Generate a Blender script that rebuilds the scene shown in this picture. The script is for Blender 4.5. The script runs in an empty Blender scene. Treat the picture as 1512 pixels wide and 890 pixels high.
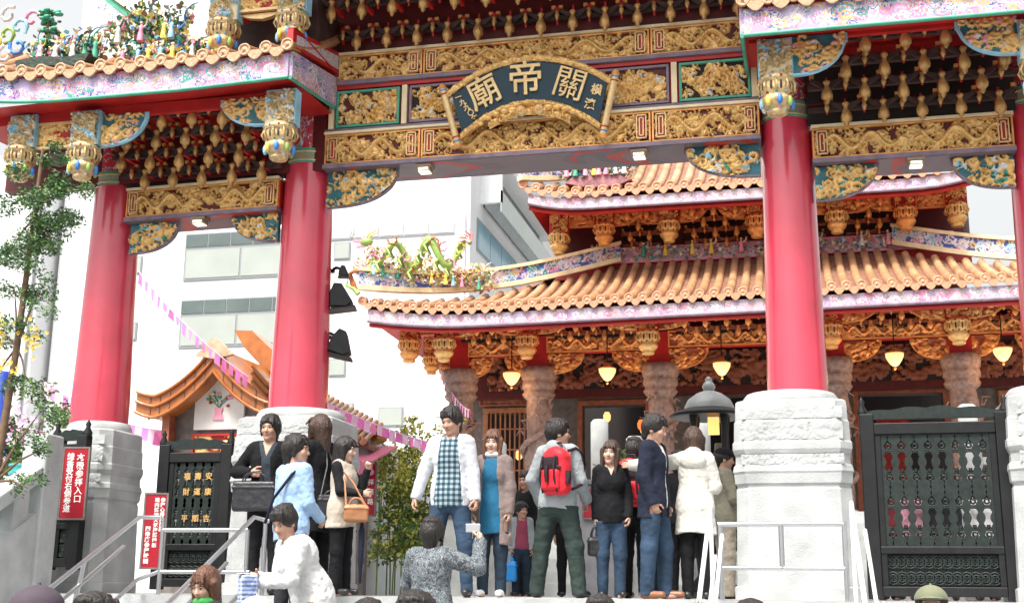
import bpy, math, random
import numpy as np
from mathutils import Vector, Matrix, Quaternion
rad = math.radians
SC = bpy.context.scene
COL = SC.collection

# ------------------------------------------------------------------ camera, sky, sun, exposure
cd = bpy.data.cameras.new("camera")
cam = bpy.data.objects.new("camera", cd)
COL.objects.link(cam)
cd.sensor_width = 36.0
cd.lens = 36.0 * 1833.0 / 1512.0
cd.clip_start = 0.1
cd.clip_end = 2000
cam.location = (0, 0, 0.04)
cam.rotation_mode = 'XYZ'
cam.matrix_world = (Matrix.Translation((0, 0, 0.04)) @ Matrix.Rotation(rad(13.0), 4, 'Z')
                    @ Matrix.Rotation(math.pi / 2 + math.atan(431 / 1833.0), 4, 'X') @ Matrix.Rotation(rad(0.54), 4, 'Z'))
SC.camera = cam

SUN_EL, SUN_AZ = 60.0, 200.0      # azimuth measured from +Y clockwise: the sun stands behind the camera, to the left
w = bpy.data.worlds.new("World")
SC.world = w
w.use_nodes = True
nt = w.node_tree
bg = nt.nodes["Background"]
sky = nt.nodes.new("ShaderNodeTexSky")
sky.sky_type = 'NISHITA'
sky.sun_disc = False
sky.sun_elevation = rad(SUN_EL)
sky.sun_rotation = rad(SUN_AZ)
sky.air_density = 2.0
sky.dust_density = 7.0
sky.ozone_density = 1.0
hs = nt.nodes.new("ShaderNodeHueSaturation")
hs.inputs["Saturation"].default_value = 0.12
nt.links.new(sky.outputs[0], hs.inputs["Color"])
nt.links.new(hs.outputs[0], bg.inputs["Color"])
bg.inputs["Strength"].default_value = 0.15

sd = bpy.data.lights.new("sun", 'SUN')
sd.energy = 2.5
sd.angle = rad(12)
sd.color = (1.0, 0.94, 0.85)
sun = bpy.data.objects.new("sun", sd)
COL.objects.link(sun)
az, el = rad(SUN_AZ), rad(SUN_EL)
sdir = Vector((math.sin(az) * math.cos(el), math.cos(az) * math.cos(el), math.sin(el)))
sun.rotation_euler = sdir.to_track_quat('Z', 'Y').to_euler()

SC.view_settings.view_transform = 'Standard'
SC.view_settings.look = 'None'
SC.view_settings.exposure = 0.93
SC.view_settings.gamma = 1.0
SC.render.engine = 'CYCLES'
SC.cycles.use_denoising = True
SC.cycles.max_bounces = 6
SC.cycles.diffuse_bounces = 3

# ------------------------------------------------------------------ materials
MATS = {}
def mat(name, col, rough=0.6, metal=0.0, coat=0.0, bump=0.0, bscale=40.0, var=0.0, vscale=6.0, spec=0.5, emit=None, estr=0.0, sheen=0.0, dirt=0.0):
    if name in MATS: return MATS[name]
    m = bpy.data.materials.new(name)
    m.use_nodes = True
    n = m.node_tree
    b = n.nodes["Principled BSDF"]
    b.inputs["Base Color"].default_value = (*col, 1)
    b.inputs["Roughness"].default_value = rough
    b.inputs["Metallic"].default_value = metal
    b.inputs["Coat Weight"].default_value = coat
    b.inputs["Coat Roughness"].default_value = 0.12
    b.inputs["Specular IOR Level"].default_value = spec
    if sheen and max(col) > .1: b.inputs["Sheen Weight"].default_value = sheen
    if emit:
        b.inputs["Emission Color"].default_value = (*emit, 1)
        b.inputs["Emission Strength"].default_value = estr
    tc = n.nodes.new("ShaderNodeTexCoord")
    if name.endswith('_hair'):
        mp = n.nodes.new("ShaderNodeMapping"); mp.inputs["Scale"].default_value = (6, 6, .5); n.links.new(tc.outputs["Object"], mp.inputs[0])
        class _T: outputs = {'Object': mp.outputs[0]}
        tc = _T
    if var > 0:
        no = n.nodes.new("ShaderNodeTexNoise"); no.inputs["Scale"].default_value = vscale; no.inputs["Detail"].default_value = 6
        n.links.new(tc.outputs["Object"], no.inputs["Vector"])
        cr = n.nodes.new("ShaderNodeValToRGB")
        lo = tuple(c * (1 - var) for c in col); hi = tuple(min(1, c * (1 + var)) for c in col)
        cr.color_ramp.elements[0].color = (*lo, 1); cr.color_ramp.elements[0].position = 0.3
        cr.color_ramp.elements[1].color = (*hi, 1); cr.color_ramp.elements[1].position = 0.7
        n.links.new(no.outputs["Fac"], cr.inputs[0]); n.links.new(cr.outputs[0], b.inputs["Base Color"])
    if bump > 0:
        nb = n.nodes.new("ShaderNodeTexNoise"); nb.inputs["Scale"].default_value = bscale; nb.inputs["Detail"].default_value = 5
        bu = n.nodes.new("ShaderNodeBump"); bu.inputs["Strength"].default_value = bump; bu.inputs["Distance"].default_value = 0.02
        n.links.new(tc.outputs["Object"], nb.inputs["Vector"])
        n.links.new(nb.outputs["Fac"], bu.inputs["Height"]); n.links.new(bu.outputs[0], b.inputs["Normal"])
    MATS[name] = m
    return m

def painted(name, cols, scale=9.0, warp=1.2, rough=0.45, freq=4.0):
    """polychrome painted scrollwork: a warped wave broken into flat bands of paint"""
    m = bpy.data.materials.new(name); m.use_nodes = True
    n = m.node_tree; L = n.links
    b = n.nodes["Principled BSDF"]; b.inputs["Roughness"].default_value = rough
    tc = n.nodes.new("ShaderNodeTexCoord")
    no = n.nodes.new("ShaderNodeTexNoise"); no.inputs["Scale"].default_value = scale; no.inputs["Detail"].default_value = 1.5
    no.inputs["Distortion"].default_value = warp
    L.new(tc.outputs["Object"], no.inputs["Vector"])
    mu = n.nodes.new("ShaderNodeMath"); mu.operation = 'MULTIPLY'; mu.inputs[1].default_value = freq
    fr = n.nodes.new("ShaderNodeMath"); fr.operation = 'FRACT'
    L.new(no.outputs["Fac"], mu.inputs[0]); L.new(mu.outputs[0], fr.inputs[0])
    cr = n.nodes.new("ShaderNodeValToRGB"); cr.color_ramp.interpolation = 'CONSTANT'
    e = cr.color_ramp.elements
    e[0].position = 0; e[0].color = (*cols[0][1], 1)
    e[1].position = cols[1][0]; e[1].color = (*cols[1][1], 1)
    for p, c in cols[2:]:
        x = e.new(p); x.color = (*c, 1)
    L.new(fr.outputs[0], cr.inputs[0]); L.new(cr.outputs[0], b.inputs["Base Color"])
    MATS[name] = m
    return m

RED = mat('red_lacquer', (0.62, 0.045, 0.085), 0.28, coat=0.9, var=0.14, vscale=2.2, bump=0.06, bscale=5)
REDM = mat('red_paint', (0.42, 0.014, 0.012), 0.5, var=0.2, vscale=5)
REDD = mat('dark_red_paint', (0.10, 0.008, 0.008), 0.55, var=0.3, vscale=7)
GOLD = mat('gold_leaf', (0.78, 0.49, 0.18), 0.42, metal=0.45, var=0.16, vscale=14)
GOLDP = mat('pale_gold_leaf', (0.74, 0.53, 0.26), 0.45, metal=0.3, var=0.14, vscale=12)
GOLDO = mat('orange_gold_leaf', (0.78, 0.36, 0.11), 0.45, metal=0.35, var=0.25, vscale=9)
TEAL = mat('teal_ground', (0.03, 0.16, 0.20), 0.55, var=0.3)
TEALD = mat('dark_teal_board', (0.004, 0.03, 0.052), 0.4, var=0.2)
DARKT = mat('dark_timber', (0.055, 0.030, 0.026), 0.6, var=0.4)
SLATE = mat('painted_grey_timber', (0.20, 0.15, 0.20), 0.5, var=0.25, vscale=9)
ANTQ = mat('antique_gold', (0.56, 0.33, 0.12), 0.42, metal=0.4, var=0.25, vscale=14)
CREAMG = mat('carved_cream_gold', (0.60, 0.44, 0.22), 0.45, metal=0.3, var=0.3, vscale=22, bump=.5, bscale=45)
UMBER = mat('umber_recess_paint', (0.06, 0.03, 0.02), .7)
GREENP = mat('green_paint', (0.06, 0.34, 0.22), 0.5, var=0.2)
BLUEP = mat('blue_paint', (0.05, 0.22, 0.62), 0.45, var=0.15)
SKYP = mat('pale_blue_paint', (0.30, 0.58, 0.74), 0.5, var=0.2)
PINKP = mat('pink_paint', (0.80, 0.30, 0.42), 0.5, var=0.2)
YELP = mat('yellow_paint', (0.85, 0.62, 0.12), 0.5, var=0.2)
LIMEP = mat('lime_glaze', (0.28, 0.42, 0.10), 0.35, var=0.25)
WHITEP = mat('white_paint', (0.70, 0.68, 0.65), 0.5, var=0.06)
CREAM = mat('cream_paint', (0.80, 0.66, 0.42), 0.5, var=0.15)
TILE = mat('tan_glazed_tile', (0.42, 0.21, 0.10), 0.33, var=0.25, vscale=8, coat=0.3)
TILEF = mat('tan_tile_face', (0.50, 0.30, 0.17), 0.5, var=0.25, vscale=30, bump=0.3, bscale=60)
TILEO = mat('orange_glazed_tile', (0.50, 0.265, 0.135), 0.38, var=0.38, vscale=3, coat=0.3)
TILEOF = mat('orange_tile_face', (0.58, 0.28, 0.16), 0.45, var=0.2, vscale=25)
TILEB = mat('tile_bed', (0.22, 0.11, 0.07), 0.6, var=0.4, vscale=12)
ORANGE = mat('orange_glaze', (0.40, 0.125, 0.022), 0.3, var=0.25, vscale=6, coat=0.4)
STONE = mat('white_granite', (0.40, 0.415, 0.417), 0.7, var=0.2, vscale=3.5, bump=0.3, bscale=60)
STONEG = mat('grey_granite', (0.46, 0.45, 0.44), 0.75, var=0.3, vscale=14, bump=0.3, bscale=50)
STONEB = mat('brown_stone', (0.26, 0.18, 0.155), 0.7, var=0.35, vscale=12, bump=0.4, bscale=40)
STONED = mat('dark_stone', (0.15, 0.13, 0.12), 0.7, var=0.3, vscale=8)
IRON = mat('black_iron', (0.010, 0.011, 0.012), 0.45, metal=0.3, var=0.3, vscale=10)
BRONZE = mat('green_bronze', (0.013, 0.021, 0.019), 0.5, metal=0.3, var=0.4, vscale=20)
STEEL = mat('brushed_steel', (0.55, 0.56, 0.58), 0.28, metal=0.9, bump=0.05, bscale=80)
PAINTW = mat('white_metal', (0.78, 0.79, 0.80), 0.35)
WALLW = mat('white_render', (0.70, 0.71, 0.72), 0.8, var=0.05, vscale=0.4)
WALLG = mat('light_grey_render', (0.72, 0.74, 0.76), 0.8, var=0.04)
WINDG = mat('window_blind', (0.10, 0.13, 0.125), 0.25, var=0.12, vscale=1.5)
WINDL = mat('window_pale_pane', (0.36, 0.39, 0.36), 0.2, var=0.06, vscale=0.8)
WINDB = mat('window_blue_pane', (0.20, 0.36, 0.44), 0.15, var=0.1, vscale=1)
WINF = mat('window_frame_grey', (0.25, 0.27, 0.28), 0.5)
WOOD = mat('red_brown_timber', (0.33, 0.10, 0.05), 0.55, var=0.3, vscale=9)
WOODO = mat('orange_timber', (0.42, 0.16, 0.07), 0.5, var=0.25, vscale=9)
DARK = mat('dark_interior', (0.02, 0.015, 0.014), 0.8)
SIGNR = mat('sign_red', (0.34, 0.006, 0.018), 0.4)
SIGNW = mat('sign_lettering', (0.85, 0.83, 0.80), 0.5)
LAMP = mat('lit_lamp_glass', (0.6, 0.42, 0.2), 0.4, emit=(1.0, 0.66, 0.24), estr=0.75)
LENS = mat('lit_lens', (0.9, 0.85, 0.75), 0.3, emit=(1.0, 0.88, 0.66), estr=0.8)
PAVE = mat('granite_paving', (0.42, 0.41, 0.40), 0.8, var=0.2, vscale=3, bump=0.2)
ASPH = mat('grey_ground', (0.16, 0.16, 0.16), 0.9, var=0.2, vscale=1)
PAPERP = mat('pink_paper', (0.86, 0.22, 0.55), 0.7, var=0.2, vscale=3)
PAPERL = mat('pale_pink_paper', (0.86, 0.55, 0.76), 0.7, var=0.1, vscale=3)
LEAFD = mat('dark_leaf', (0.06, 0.14, 0.05), 0.5, var=0.5, vscale=4)
LEAFL = mat('light_leaf', (0.14, 0.24, 0.05), 0.5, var=0.4, vscale=4)
LEAFY = mat('yellow_green_leaf', (0.52, 0.50, 0.09), 0.5, var=0.3, vscale=4)
BARK = mat('bark', (0.16, 0.10, 0.06), 0.85, var=0.3, vscale=20)
FRIEZE = painted('painted_frieze', [(0, (0.38, 0.28, 0.50)), (0.17, (0.52, 0.44, 0.56)), (0.34, (0.58, 0.14, 0.26)), (0.42, (0.50, 0.40, 0.56)),
                 (0.58, (0.06, 0.12, 0.42)), (0.64, (0.56, 0.60, 0.64)), (0.76, (0.62, 0.40, 0.10)), (0.83, (0.34, 0.30, 0.50)), (0.93, (0.04, 0.30, 0.28))], 5.5, 1.8, freq=5)
FRIEZEP = painted('pale_painted_frieze', [(0, (0.66, 0.55, 0.64)), (0.3, (0.74, 0.66, 0.70)), (0.5, (0.70, 0.42, 0.48)), (0.6, (0.66, 0.60, 0.70)), (0.85, (0.45, 0.42, 0.58))], 9, 1.4)
FRIEZEB = painted('blue_painted_frieze', [(0, (0.12, 0.16, 0.42)), (0.18, (0.74, 0.70, 0.72)), (0.36, (0.70, 0.22, 0.28)), (0.46, (0.62, 0.62, 0.72)), (0.62, (0.08, 0.14, 0.40)),
                  (0.7, (0.72, 0.66, 0.6)), (0.84, (0.2, 0.42, 0.3)), (0.9, (0.74, 0.6, 0.3))], 7, 1.6, freq=6)
CLOUDP = painted('painted_clouds', [(0, (0.50, 0.03, 0.04)), (0.35, (0.55, 0.05, 0.05)), (0.5, (0.10, 0.38, 0.36)), (0.58, (0.62, 0.62, 0.66)), (0.70, (0.48, 0.04, 0.05)), (0.9, (0.10, 0.16, 0.40))], 6, 1.5)
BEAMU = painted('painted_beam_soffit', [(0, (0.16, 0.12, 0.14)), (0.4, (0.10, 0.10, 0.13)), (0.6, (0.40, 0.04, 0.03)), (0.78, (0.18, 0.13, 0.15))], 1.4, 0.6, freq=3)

# ------------------------------------------------------------------ objects
def tag(o, label=None, cat=None, group=None, kind=None):
    if label: o["label"] = label
    if cat: o["category"] = cat
    if group: o["group"] = group
    if kind: o["kind"] = kind
    return o

def empty(name, loc=(0, 0, 0), label=None, cat=None, group=None, rz=0):
    o = bpy.data.objects.new(name, None)
    COL.objects.link(o)
    o.location = loc
    o.rotation_euler = (0, 0, rz)
    return tag(o, label, cat, group)

def copy_tree(o, parent=None):
    c = o.copy(); COL.objects.link(c); c.parent = parent
    for ch in list(o.children): copy_tree(ch, c)
    return c

class MB:
    def __init__(s):
        s.v = []; s.f = []; s.m = []; s.mats = []; s.n = 0; s.sm = []
    def mi(s, m):
        if m not in s.mats: s.mats.append(m)
        return s.mats.index(m)
    def add(s, verts, faces, m, smooth=False):
        verts = np.asarray(verts, dtype=np.float32).reshape(-1, 3)
        s.v.append(verts)
        k = s.mi(m) if not isinstance(m, (list, np.ndarray)) else None
        n0 = s.n
        for i, f in enumerate(faces):
            s.f.append([a + n0 for a in f])
            s.m.append(k if k is not None else m[i]); s.sm.append(smooth)
        s.n += len(verts)
        return s
    def box(s, x0, x1, y0, y1, z0, z1, m):
        v = [(x0, y0, z0), (x1, y0, z0), (x1, y1, z0), (x0, y1, z0), (x0, y0, z1), (x1, y0, z1), (x1, y1, z1), (x0, y1, z1)]
        return s.add(v, [(0, 3, 2, 1), (4, 5, 6, 7), (0, 1, 5, 4), (1, 2, 6, 5), (2, 3, 7, 6), (3, 0, 4, 7)], m)
    def bar(s, a, b, wx, wz, m, up=(0, 0, 1)):
        """a box beam from a to b"""
        a = Vector(a); b = Vector(b); d = (b - a).normalized()
        u = Vector(up); sx = d.cross(u)
        if sx.length < 1e-4: sx = Vector((1, 0, 0))
        sx.normalize(); uz = sx.cross(d).normalized()
        v = []
        for p in (a, b):
            for i, j in ((-1, -1), (1, -1), (1, 1), (-1, 1)):
                v.append(p + sx * i * wx / 2 + uz * j * wz / 2)
        return s.add(v, [(0, 3, 2, 1), (4, 5, 6, 7), (0, 1, 5, 4), (1, 2, 6, 5), (2, 3, 7, 6), (3, 0, 4, 7)], m)
    def prism(s, pts, y0, y1, m, axis='y'):
        """outline in (x,z) extruded in y (or in x for axis x)"""
        n = len(pts)
        if axis == 'y':
            v = [(p[0], y0, p[1]) for p in pts] + [(p[0], y1, p[1]) for p in pts]
        elif axis == 'x':
            v = [(y0, p[0], p[1]) for p in pts] + [(y1, p[0], p[1]) for p in pts]
        else:
            v = [(p[0], p[1], y0) for p in pts] + [(p[0], p[1], y1) for p in pts]
        f = [tuple(range(n)), tuple(range(2 * n - 1, n - 1, -1))]
        for i in range(n):
            j = (i + 1) % n
            f.append((i, i + n, j + n, j))
        return s.add(v, f, m)
    def lathe(s, prof, m, c=(0, 0, 0), seg=20, smooth=True, sx=1, sy=1, axis=None, rfun=None):
        """prof: (r, z) list"""
        v = []; n = len(prof)
        for (r, z) in prof:
            for k in range(seg):
                a = 2 * math.pi * k / seg
                rr = r if rfun is None else rfun(r, z, a)
                v.append((rr * math.cos(a) * sx, rr * math.sin(a) * sy, z))
        if axis is not None:
            q = Vector((0, 0, 1)).rotation_difference(Vector(axis)).to_matrix()
            v = [q @ Vector(p) for p in v]
        v = [(p[0] + c[0], p[1] + c[1], p[2] + c[2]) for p in v]
        f = []
        for i in range(n - 1):
            for k in range(seg):
                k2 = (k + 1) % seg
                f.append((i * seg + k, i * seg + k2, (i + 1) * seg + k2, (i + 1) * seg + k))
        s.add(v, f, m, smooth)
        s.add(v[:seg], [tuple(range(seg - 1, -1, -1))], m)
        return s.add(v[-seg:], [tuple(range(seg))], m)
    def ball(s, c, r, m, seg=10, sq=(1, 1, 1)):
        v = []; f = []
        rings = max(4, seg // 2 + 1)
        for i in range(rings + 1):
            t = math.pi * i / rings
            for k in range(seg):
                a = 2 * math.pi * k / seg
                v.append((c[0] + r * sq[0] * math.sin(t) * math.cos(a), c[1] + r * sq[1] * math.sin(t) * math.sin(a), c[2] + r * sq[2] * math.cos(t)))
        for i in range(rings):
            for k in range(seg):
                k2 = (k + 1) % seg
                f.append((i * seg + k, (i + 1) * seg + k, (i + 1) * seg + k2, i * seg + k2))
        return s.add(v, f, m, True)
    def tube(s, pts, r, m, seg=8, caps=True):
        pts = [Vector(p) for p in pts]; n = len(pts)
        rs = r if isinstance(r, (list, tuple)) else [r] * n
        v = []; f = []
        ref = Vector((0.13, 0.21, 0.97)).normalized()
        for i, p in enumerate(pts):
            d = (pts[min(i + 1, n - 1)] - pts[max(i - 1, 0)])
            if d.length < 1e-9: d = Vector((0, 0, 1))
            d.normalize()
            a = d.cross(ref)
            if a.length < 0.05: a = d.cross(Vector((1, 0, 0)))
            a.normalize(); b = d.cross(a)
            for k in range(seg):
                t = 2 * math.pi * k / seg
                v.append(p + (a * math.cos(t) + b * math.sin(t)) * rs[i])
        for i in range(n - 1):
            for k in range(seg):
                k2 = (k + 1) % seg
                f.append((i * seg + k, i * seg + k2, (i + 1) * seg + k2, (i + 1) * seg + k))
        s.add(v, f, m, True)
        if caps:
            s.add(v[:seg], [tuple(range(seg - 1, -1, -1))], m); s.add(v[-seg:], [tuple(range(seg))], m)
        return s
    def build(s, name, parent=None, loc=(0, 0, 0), rz=0, bevel=0):
        me = bpy.data.meshes.new(name)
        V = np.concatenate(s.v) if s.v else np.zeros((0, 3), np.float32)
        lens = np.array([len(f) for f in s.f], dtype=np.int32)
        flat = np.fromiter((a for f in s.f for a in f), dtype=np.int32, count=int(lens.sum()))
        me.vertices.add(len(V)); me.vertices.foreach_set("co", V.ravel())
        me.loops.add(len(flat)); me.loops.foreach_set("vertex_index", flat)
        me.polygons.add(len(lens))
        me.polygons.foreach_set("loop_start", np.concatenate([[0], np.cumsum(lens)[:-1]]).astype(np.int32))
        for m in s.mats: me.materials.append(m)
        me.polygons.foreach_set("material_index", np.array(s.m, dtype=np.int32))
        me.polygons.foreach_set("use_smooth", np.array(s.sm, dtype=bool))
        me.update(calc_edges=True)
        me.validate()
        o = bpy.data.objects.new(name, me)
        COL.objects.link(o)
        o.location = loc; o.rotation_euler = (0, 0, rz)
        if parent is not None: o.parent = parent
        if bevel:
            bm = o.modifiers.new("bevel", 'BEVEL'); bm.width = bevel; bm.segments = 2; bm.limit_method = 'ANGLE'
        return o

def arrmesh(name, V, F, mats, midx=None, smooth=True, parent=None, loc=(0, 0, 0), rz=0):
    """quads from numpy arrays"""
    me = bpy.data.meshes.new(name)
    me.vertices.add(len(V)); me.vertices.foreach_set("co", np.ascontiguousarray(V, dtype=np.float32).ravel())
    me.loops.add(F.size); me.loops.foreach_set("vertex_index", np.ascontiguousarray(F, dtype=np.int32).ravel())
    me.polygons.add(len(F)); me.polygons.foreach_set("loop_start", (np.arange(len(F)) * F.shape[1]).astype(np.int32))
    for m in mats: me.materials.append(m)
    if midx is not None: me.polygons.foreach_set("material_index", midx.astype(np.int32))
    me.polygons.foreach_set("use_smooth", np.full(len(F), smooth, dtype=bool))
    me.update(calc_edges=True)
    o = bpy.data.objects.new(name, me)
    COL.objects.link(o); o.location = loc; o.rotation_euler = (0, 0, rz)
    if parent is not None: o.parent = parent
    return o

def vnoise(P, seed=0):
    """cheap smooth noise on (...,3) points, about -1..1"""
    r = np.random.RandomState(seed); out = 0
    for i in range(5):
        k = r.normal(size=3); k /= np.linalg.norm(k)
        fq = 1.0 + 0.45 * i
        out = out + np.sin((P @ k) * fq * 6.28 + r.uniform(0, 6.28) + 1.3 * np.sin((P @ np.roll(k, 1)) * fq * 5.1 + i))
    return out / 3.2
# ------------------------------------------------------------------ carved relief panels (real displaced geometry)
def scroll_field(W, H, sc, seed, res=0.012, dens=1.0, motif=None):
    rs = np.random.RandomState(abs(int(seed)) + 1)
    nx, nz = max(3, int(W / res)), max(3, int(H / res))
    h = np.zeros((nx + 1, nz + 1), np.float32)
    X = np.linspace(0, W, nx + 1); Z = np.linspace(0, H, nz + 1)
    dx, dz = W / nx, H / nz
    n = int(W * H / (sc * sc) * 1.95 * dens) + 1
    big = []
    if motif == 'dragon':
        k = max(1, int(W / (H * 3.2))); L = W / k
        for q in range(k):
            dr = 1 if q < k / 2 else -1
            for j in range(90):
                t = j / 89; px = L * q + L * (.1 + .78 * (t if dr > 0 else 1 - t)); pz = H * (.5 + .27 * math.sin(t * 12.5 + q)); big.append((px, pz, H * (.055 + .05 * math.sin(math.pi * min(1, t * 1.1))), .92 + .08 * math.cos(j * 2.0)))
                if j % 14 == 6:
                    for a in range(6): big.append((px + H * .05 * a * dr, pz - H * .045 * a * math.copysign(1, pz - H / 2), H * .035, .85))
                if j % 3 == 0: big.append((px, pz + H * .11, H * .022, .8))
            hx = L * q + L * (.90 if dr > 0 else .1)
            for a, b, r in ((0, 0, .13), (.10, -.03, .09), (.19, -.06, .06), (-.08, .13, .05), (-.15, .2, .04), (.12, .1, .05), (-.1, -.13, .06)): big.append((hx + a * H * dr, H * (.5 + b), H * r, 1.0))
    if motif == 'flower':
        for q in range(rs.randint(3, 6)):
            cx, cz = rs.uniform(.15, .85) * W, rs.uniform(.2, .8) * H; R = H * rs.uniform(.12, .2)
            big.append((cx, cz, R * .42, 1.0))
            for a in range(7): big.append((cx + R * math.cos(a * .9), cz + R * math.sin(a * .9), R * .42, .9))
            for a in range(10): big.append((cx + R * (1.4 + .25 * a), cz - R * .25 * a, R * .18, .8))
    for (px, pz, wd, amp) in big:
        i0, i1 = max(0, int((px - wd) / dx)), min(nx, int((px + wd) / dx) + 1); k0, k1 = max(0, int((pz - wd) / dz)), min(nz, int((pz + wd) / dz) + 1)
        if i1 < i0 or k1 < k0: continue
        d2 = ((X[i0:i1 + 1, None] - px) ** 2 + (Z[None, k0:k1 + 1] - pz) ** 2) / (wd * wd)
        h[i0:i1 + 1, k0:k1 + 1] = np.maximum(h[i0:i1 + 1, k0:k1 + 1], 1.5 * amp * np.sqrt(np.clip(1 - d2, 0, 1)))
    for i in range(n):
        cx, cz = rs.uniform(0, W), rs.uniform(0, H)
        R = sc * rs.uniform(0.45, 0.95); a0 = rs.uniform(0, 6.28); dr = rs.choice((-1, 1)); amp = rs.uniform(0.6, 1.0)
        turns = rs.uniform(0.5, 1.25); w0 = sc * rs.uniform(0.13, 0.22)
        ns = 16
        for j in range(ns):
            t = j / (ns - 1)
            r = R * (1 - 0.8 * t); a = a0 + dr * t * 6.28 * turns
            px, pz = cx + r * math.cos(a), cz + r * math.sin(a) * 0.85
            wd = w0 * (0.55 + 0.6 * t)
            i0, i1 = max(0, int((px - wd) / dx)), min(nx, int((px + wd) / dx) + 1)
            k0, k1 = max(0, int((pz - wd) / dz)), min(nz, int((pz + wd) / dz) + 1)
            if i1 < i0 or k1 < k0: continue
            d2 = ((X[i0:i1 + 1, None] - px) ** 2 + (Z[None, k0:k1 + 1] - pz) ** 2) / (wd * wd)
            h[i0:i1 + 1, k0:k1 + 1] = np.maximum(h[i0:i1 + 1, k0:k1 + 1], amp * np.sqrt(np.clip(1 - d2, 0, 1)))
    return h

def relief(name, parent, x0, x1, z0, z1, y, gold=None, ground=None, sc=0.11, depth=0.035, seed=1, res=0.012, mask=None,
           accents=(), acc=0.0, z0r=None, z1r=None, dens=1.0, flip=False, xplane=None, thick=0.03, motif=None):
    """a carved board facing -Y; z0r/z1r give the right end's heights; mask(u,v) in 0..1 keeps the board"""
    gold = gold or GOLD; ground = ground or REDD
    W, H = x1 - x0, z1 - z0
    h = scroll_field(W, H, sc, seed, res, dens, motif)
    nx, nz = h.shape[0] - 1, h.shape[1] - 1
    U, Vv = np.meshgrid(np.linspace(0, 1, nx + 1), np.linspace(0, 1, nz + 1), indexing='ij')
    a0 = z0 + ((z0r if z0r is not None else z0) - z0) * U
    a1 = z1 + ((z1r if z1r is not None else z1) - z1) * U
    XX = x0 + U * W; ZZ = a0 + (a1 - a0) * Vv; YY = y - h * depth
    V = np.stack([XX, YY, ZZ], -1).reshape(-1, 3)
    if xplane is not None:      # lie on a plane of constant x instead: x0..x1 is then a range of y
        V = np.stack([xplane + h * depth * flip, XX, ZZ], -1).reshape(-1, 3)
    idx = np.arange((nx + 1) * (nz + 1)).reshape(nx + 1, nz + 1)
    F = np.stack([idx[:-1, :-1], idx[1:, :-1], idx[1:, 1:], idx[:-1, 1:]], -1).reshape(-1, 4)
    hm = ((h[:-1, :-1] + h[1:, :-1] + h[1:, 1:] + h[:-1, 1:]) / 4).reshape(-1)
    um = ((U[:-1, :-1] + U[1:, 1:]) / 2).reshape(-1); vm = ((Vv[:-1, :-1] + Vv[1:, 1:]) / 2).reshape(-1)
    mi = (hm > 0.20).astype(np.int32)
    mats = [ground, gold]
    if accents:
        P = np.stack([um * W * 3.0, vm * H * 3.0, np.full_like(um, seed)], -1)
        q = vnoise(P * 1.7, seed + 5)
        for k, am in enumerate(accents):
            mats.append(am)
            q2 = vnoise(P * 1.3 + k * 3.1, seed + 9 + k)
            sel = (hm > 0.22) & (q2 > 1 - acc * 2)
            mi[sel] = 2 + k
    if mask is not None:
        keep = mask(um, vm); F = F[keep]; mi = mi[keep]
    o = arrmesh(name, V, F, mats, mi, True, parent)
    return o

def framed(name, parent, x0, x1, z0, z1, y, frame=None, fw=0.03, zr=0.0, back=0.04, bmat=None, **kw):
    """relief panel with a raised picture frame; zr tilts the right end"""
    o = relief(name, parent, x0 + fw, x1 - fw, z0 + fw, z1 - fw, y, z0r=z0 + fw + zr, z1r=z1 - fw + zr, **kw)
    fr = MB(); fm = frame or GOLDP
    t = 0.045
    for (a, b) in (((x0, z0 + fw / 2), (x1, z0 + fw / 2 + zr)), ((x0, z1 - fw / 2), (x1, z1 - fw / 2 + zr))):
        fr.bar((a[0], y - t / 2 + .01, a[1]), (b[0], y - t / 2 + .01, b[1]), t, fw, fm)
    for (x, dz) in ((x0 + fw / 2, 0), (x1 - fw / 2, zr)):
        fr.box(x - fw / 2, x + fw / 2, y - t * .9, y + .008, z0 + fw + dz, z1 - fw + dz, fm)
    f = fr.build('frame', o)
    bk = MB(); bk.prism([(x0, z0), (x1, z0 + zr), (x1, z1 + zr), (x0, z1)], y + 0.011, y + back + .011, bmat or REDM)
    bk.build('backing_board', o)
    return o

def crescent(side):
    """mask for a carved bracket board: full depth on its pillar side, curving up to nothing at the other"""
    def f(u, v):
        uu = u if side > 0 else 1 - u
        return v > 1 - np.sqrt(np.clip(1 - (uu * 0.98) ** 2.6, 0, 1)) * 1.0
    return f
def fan(u, v):
    return v > 0.62 * (np.abs(u - .5) * 2) ** 1.5 * 1.0 - .01

def rim(side, x0, x1, z0, z1, y, m, w=0.02, t=0.05):
    """the painted edge that follows a crescent board"""
    mb = MB(); pts = []
    for i in range(15):
        uu = i / 14 * 0.999
        v = 1 - math.sqrt(max(0, 1 - (uu * 0.98) ** 2.6))
        x = x0 + (x1 - x0) * (uu if side > 0 else 1 - uu)
        pts.append((x, y, z0 + (z1 - z0) * v))
    pts.append((pts[-1][0], y, z1))
    for a, b in zip(pts[:-1], pts[1:]): mb.bar(a, b, t, w, m, up=(0, -1, 0) if abs(a[0] - b[0]) < 1e-6 else (0, 0, 1))
    return mb

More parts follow.
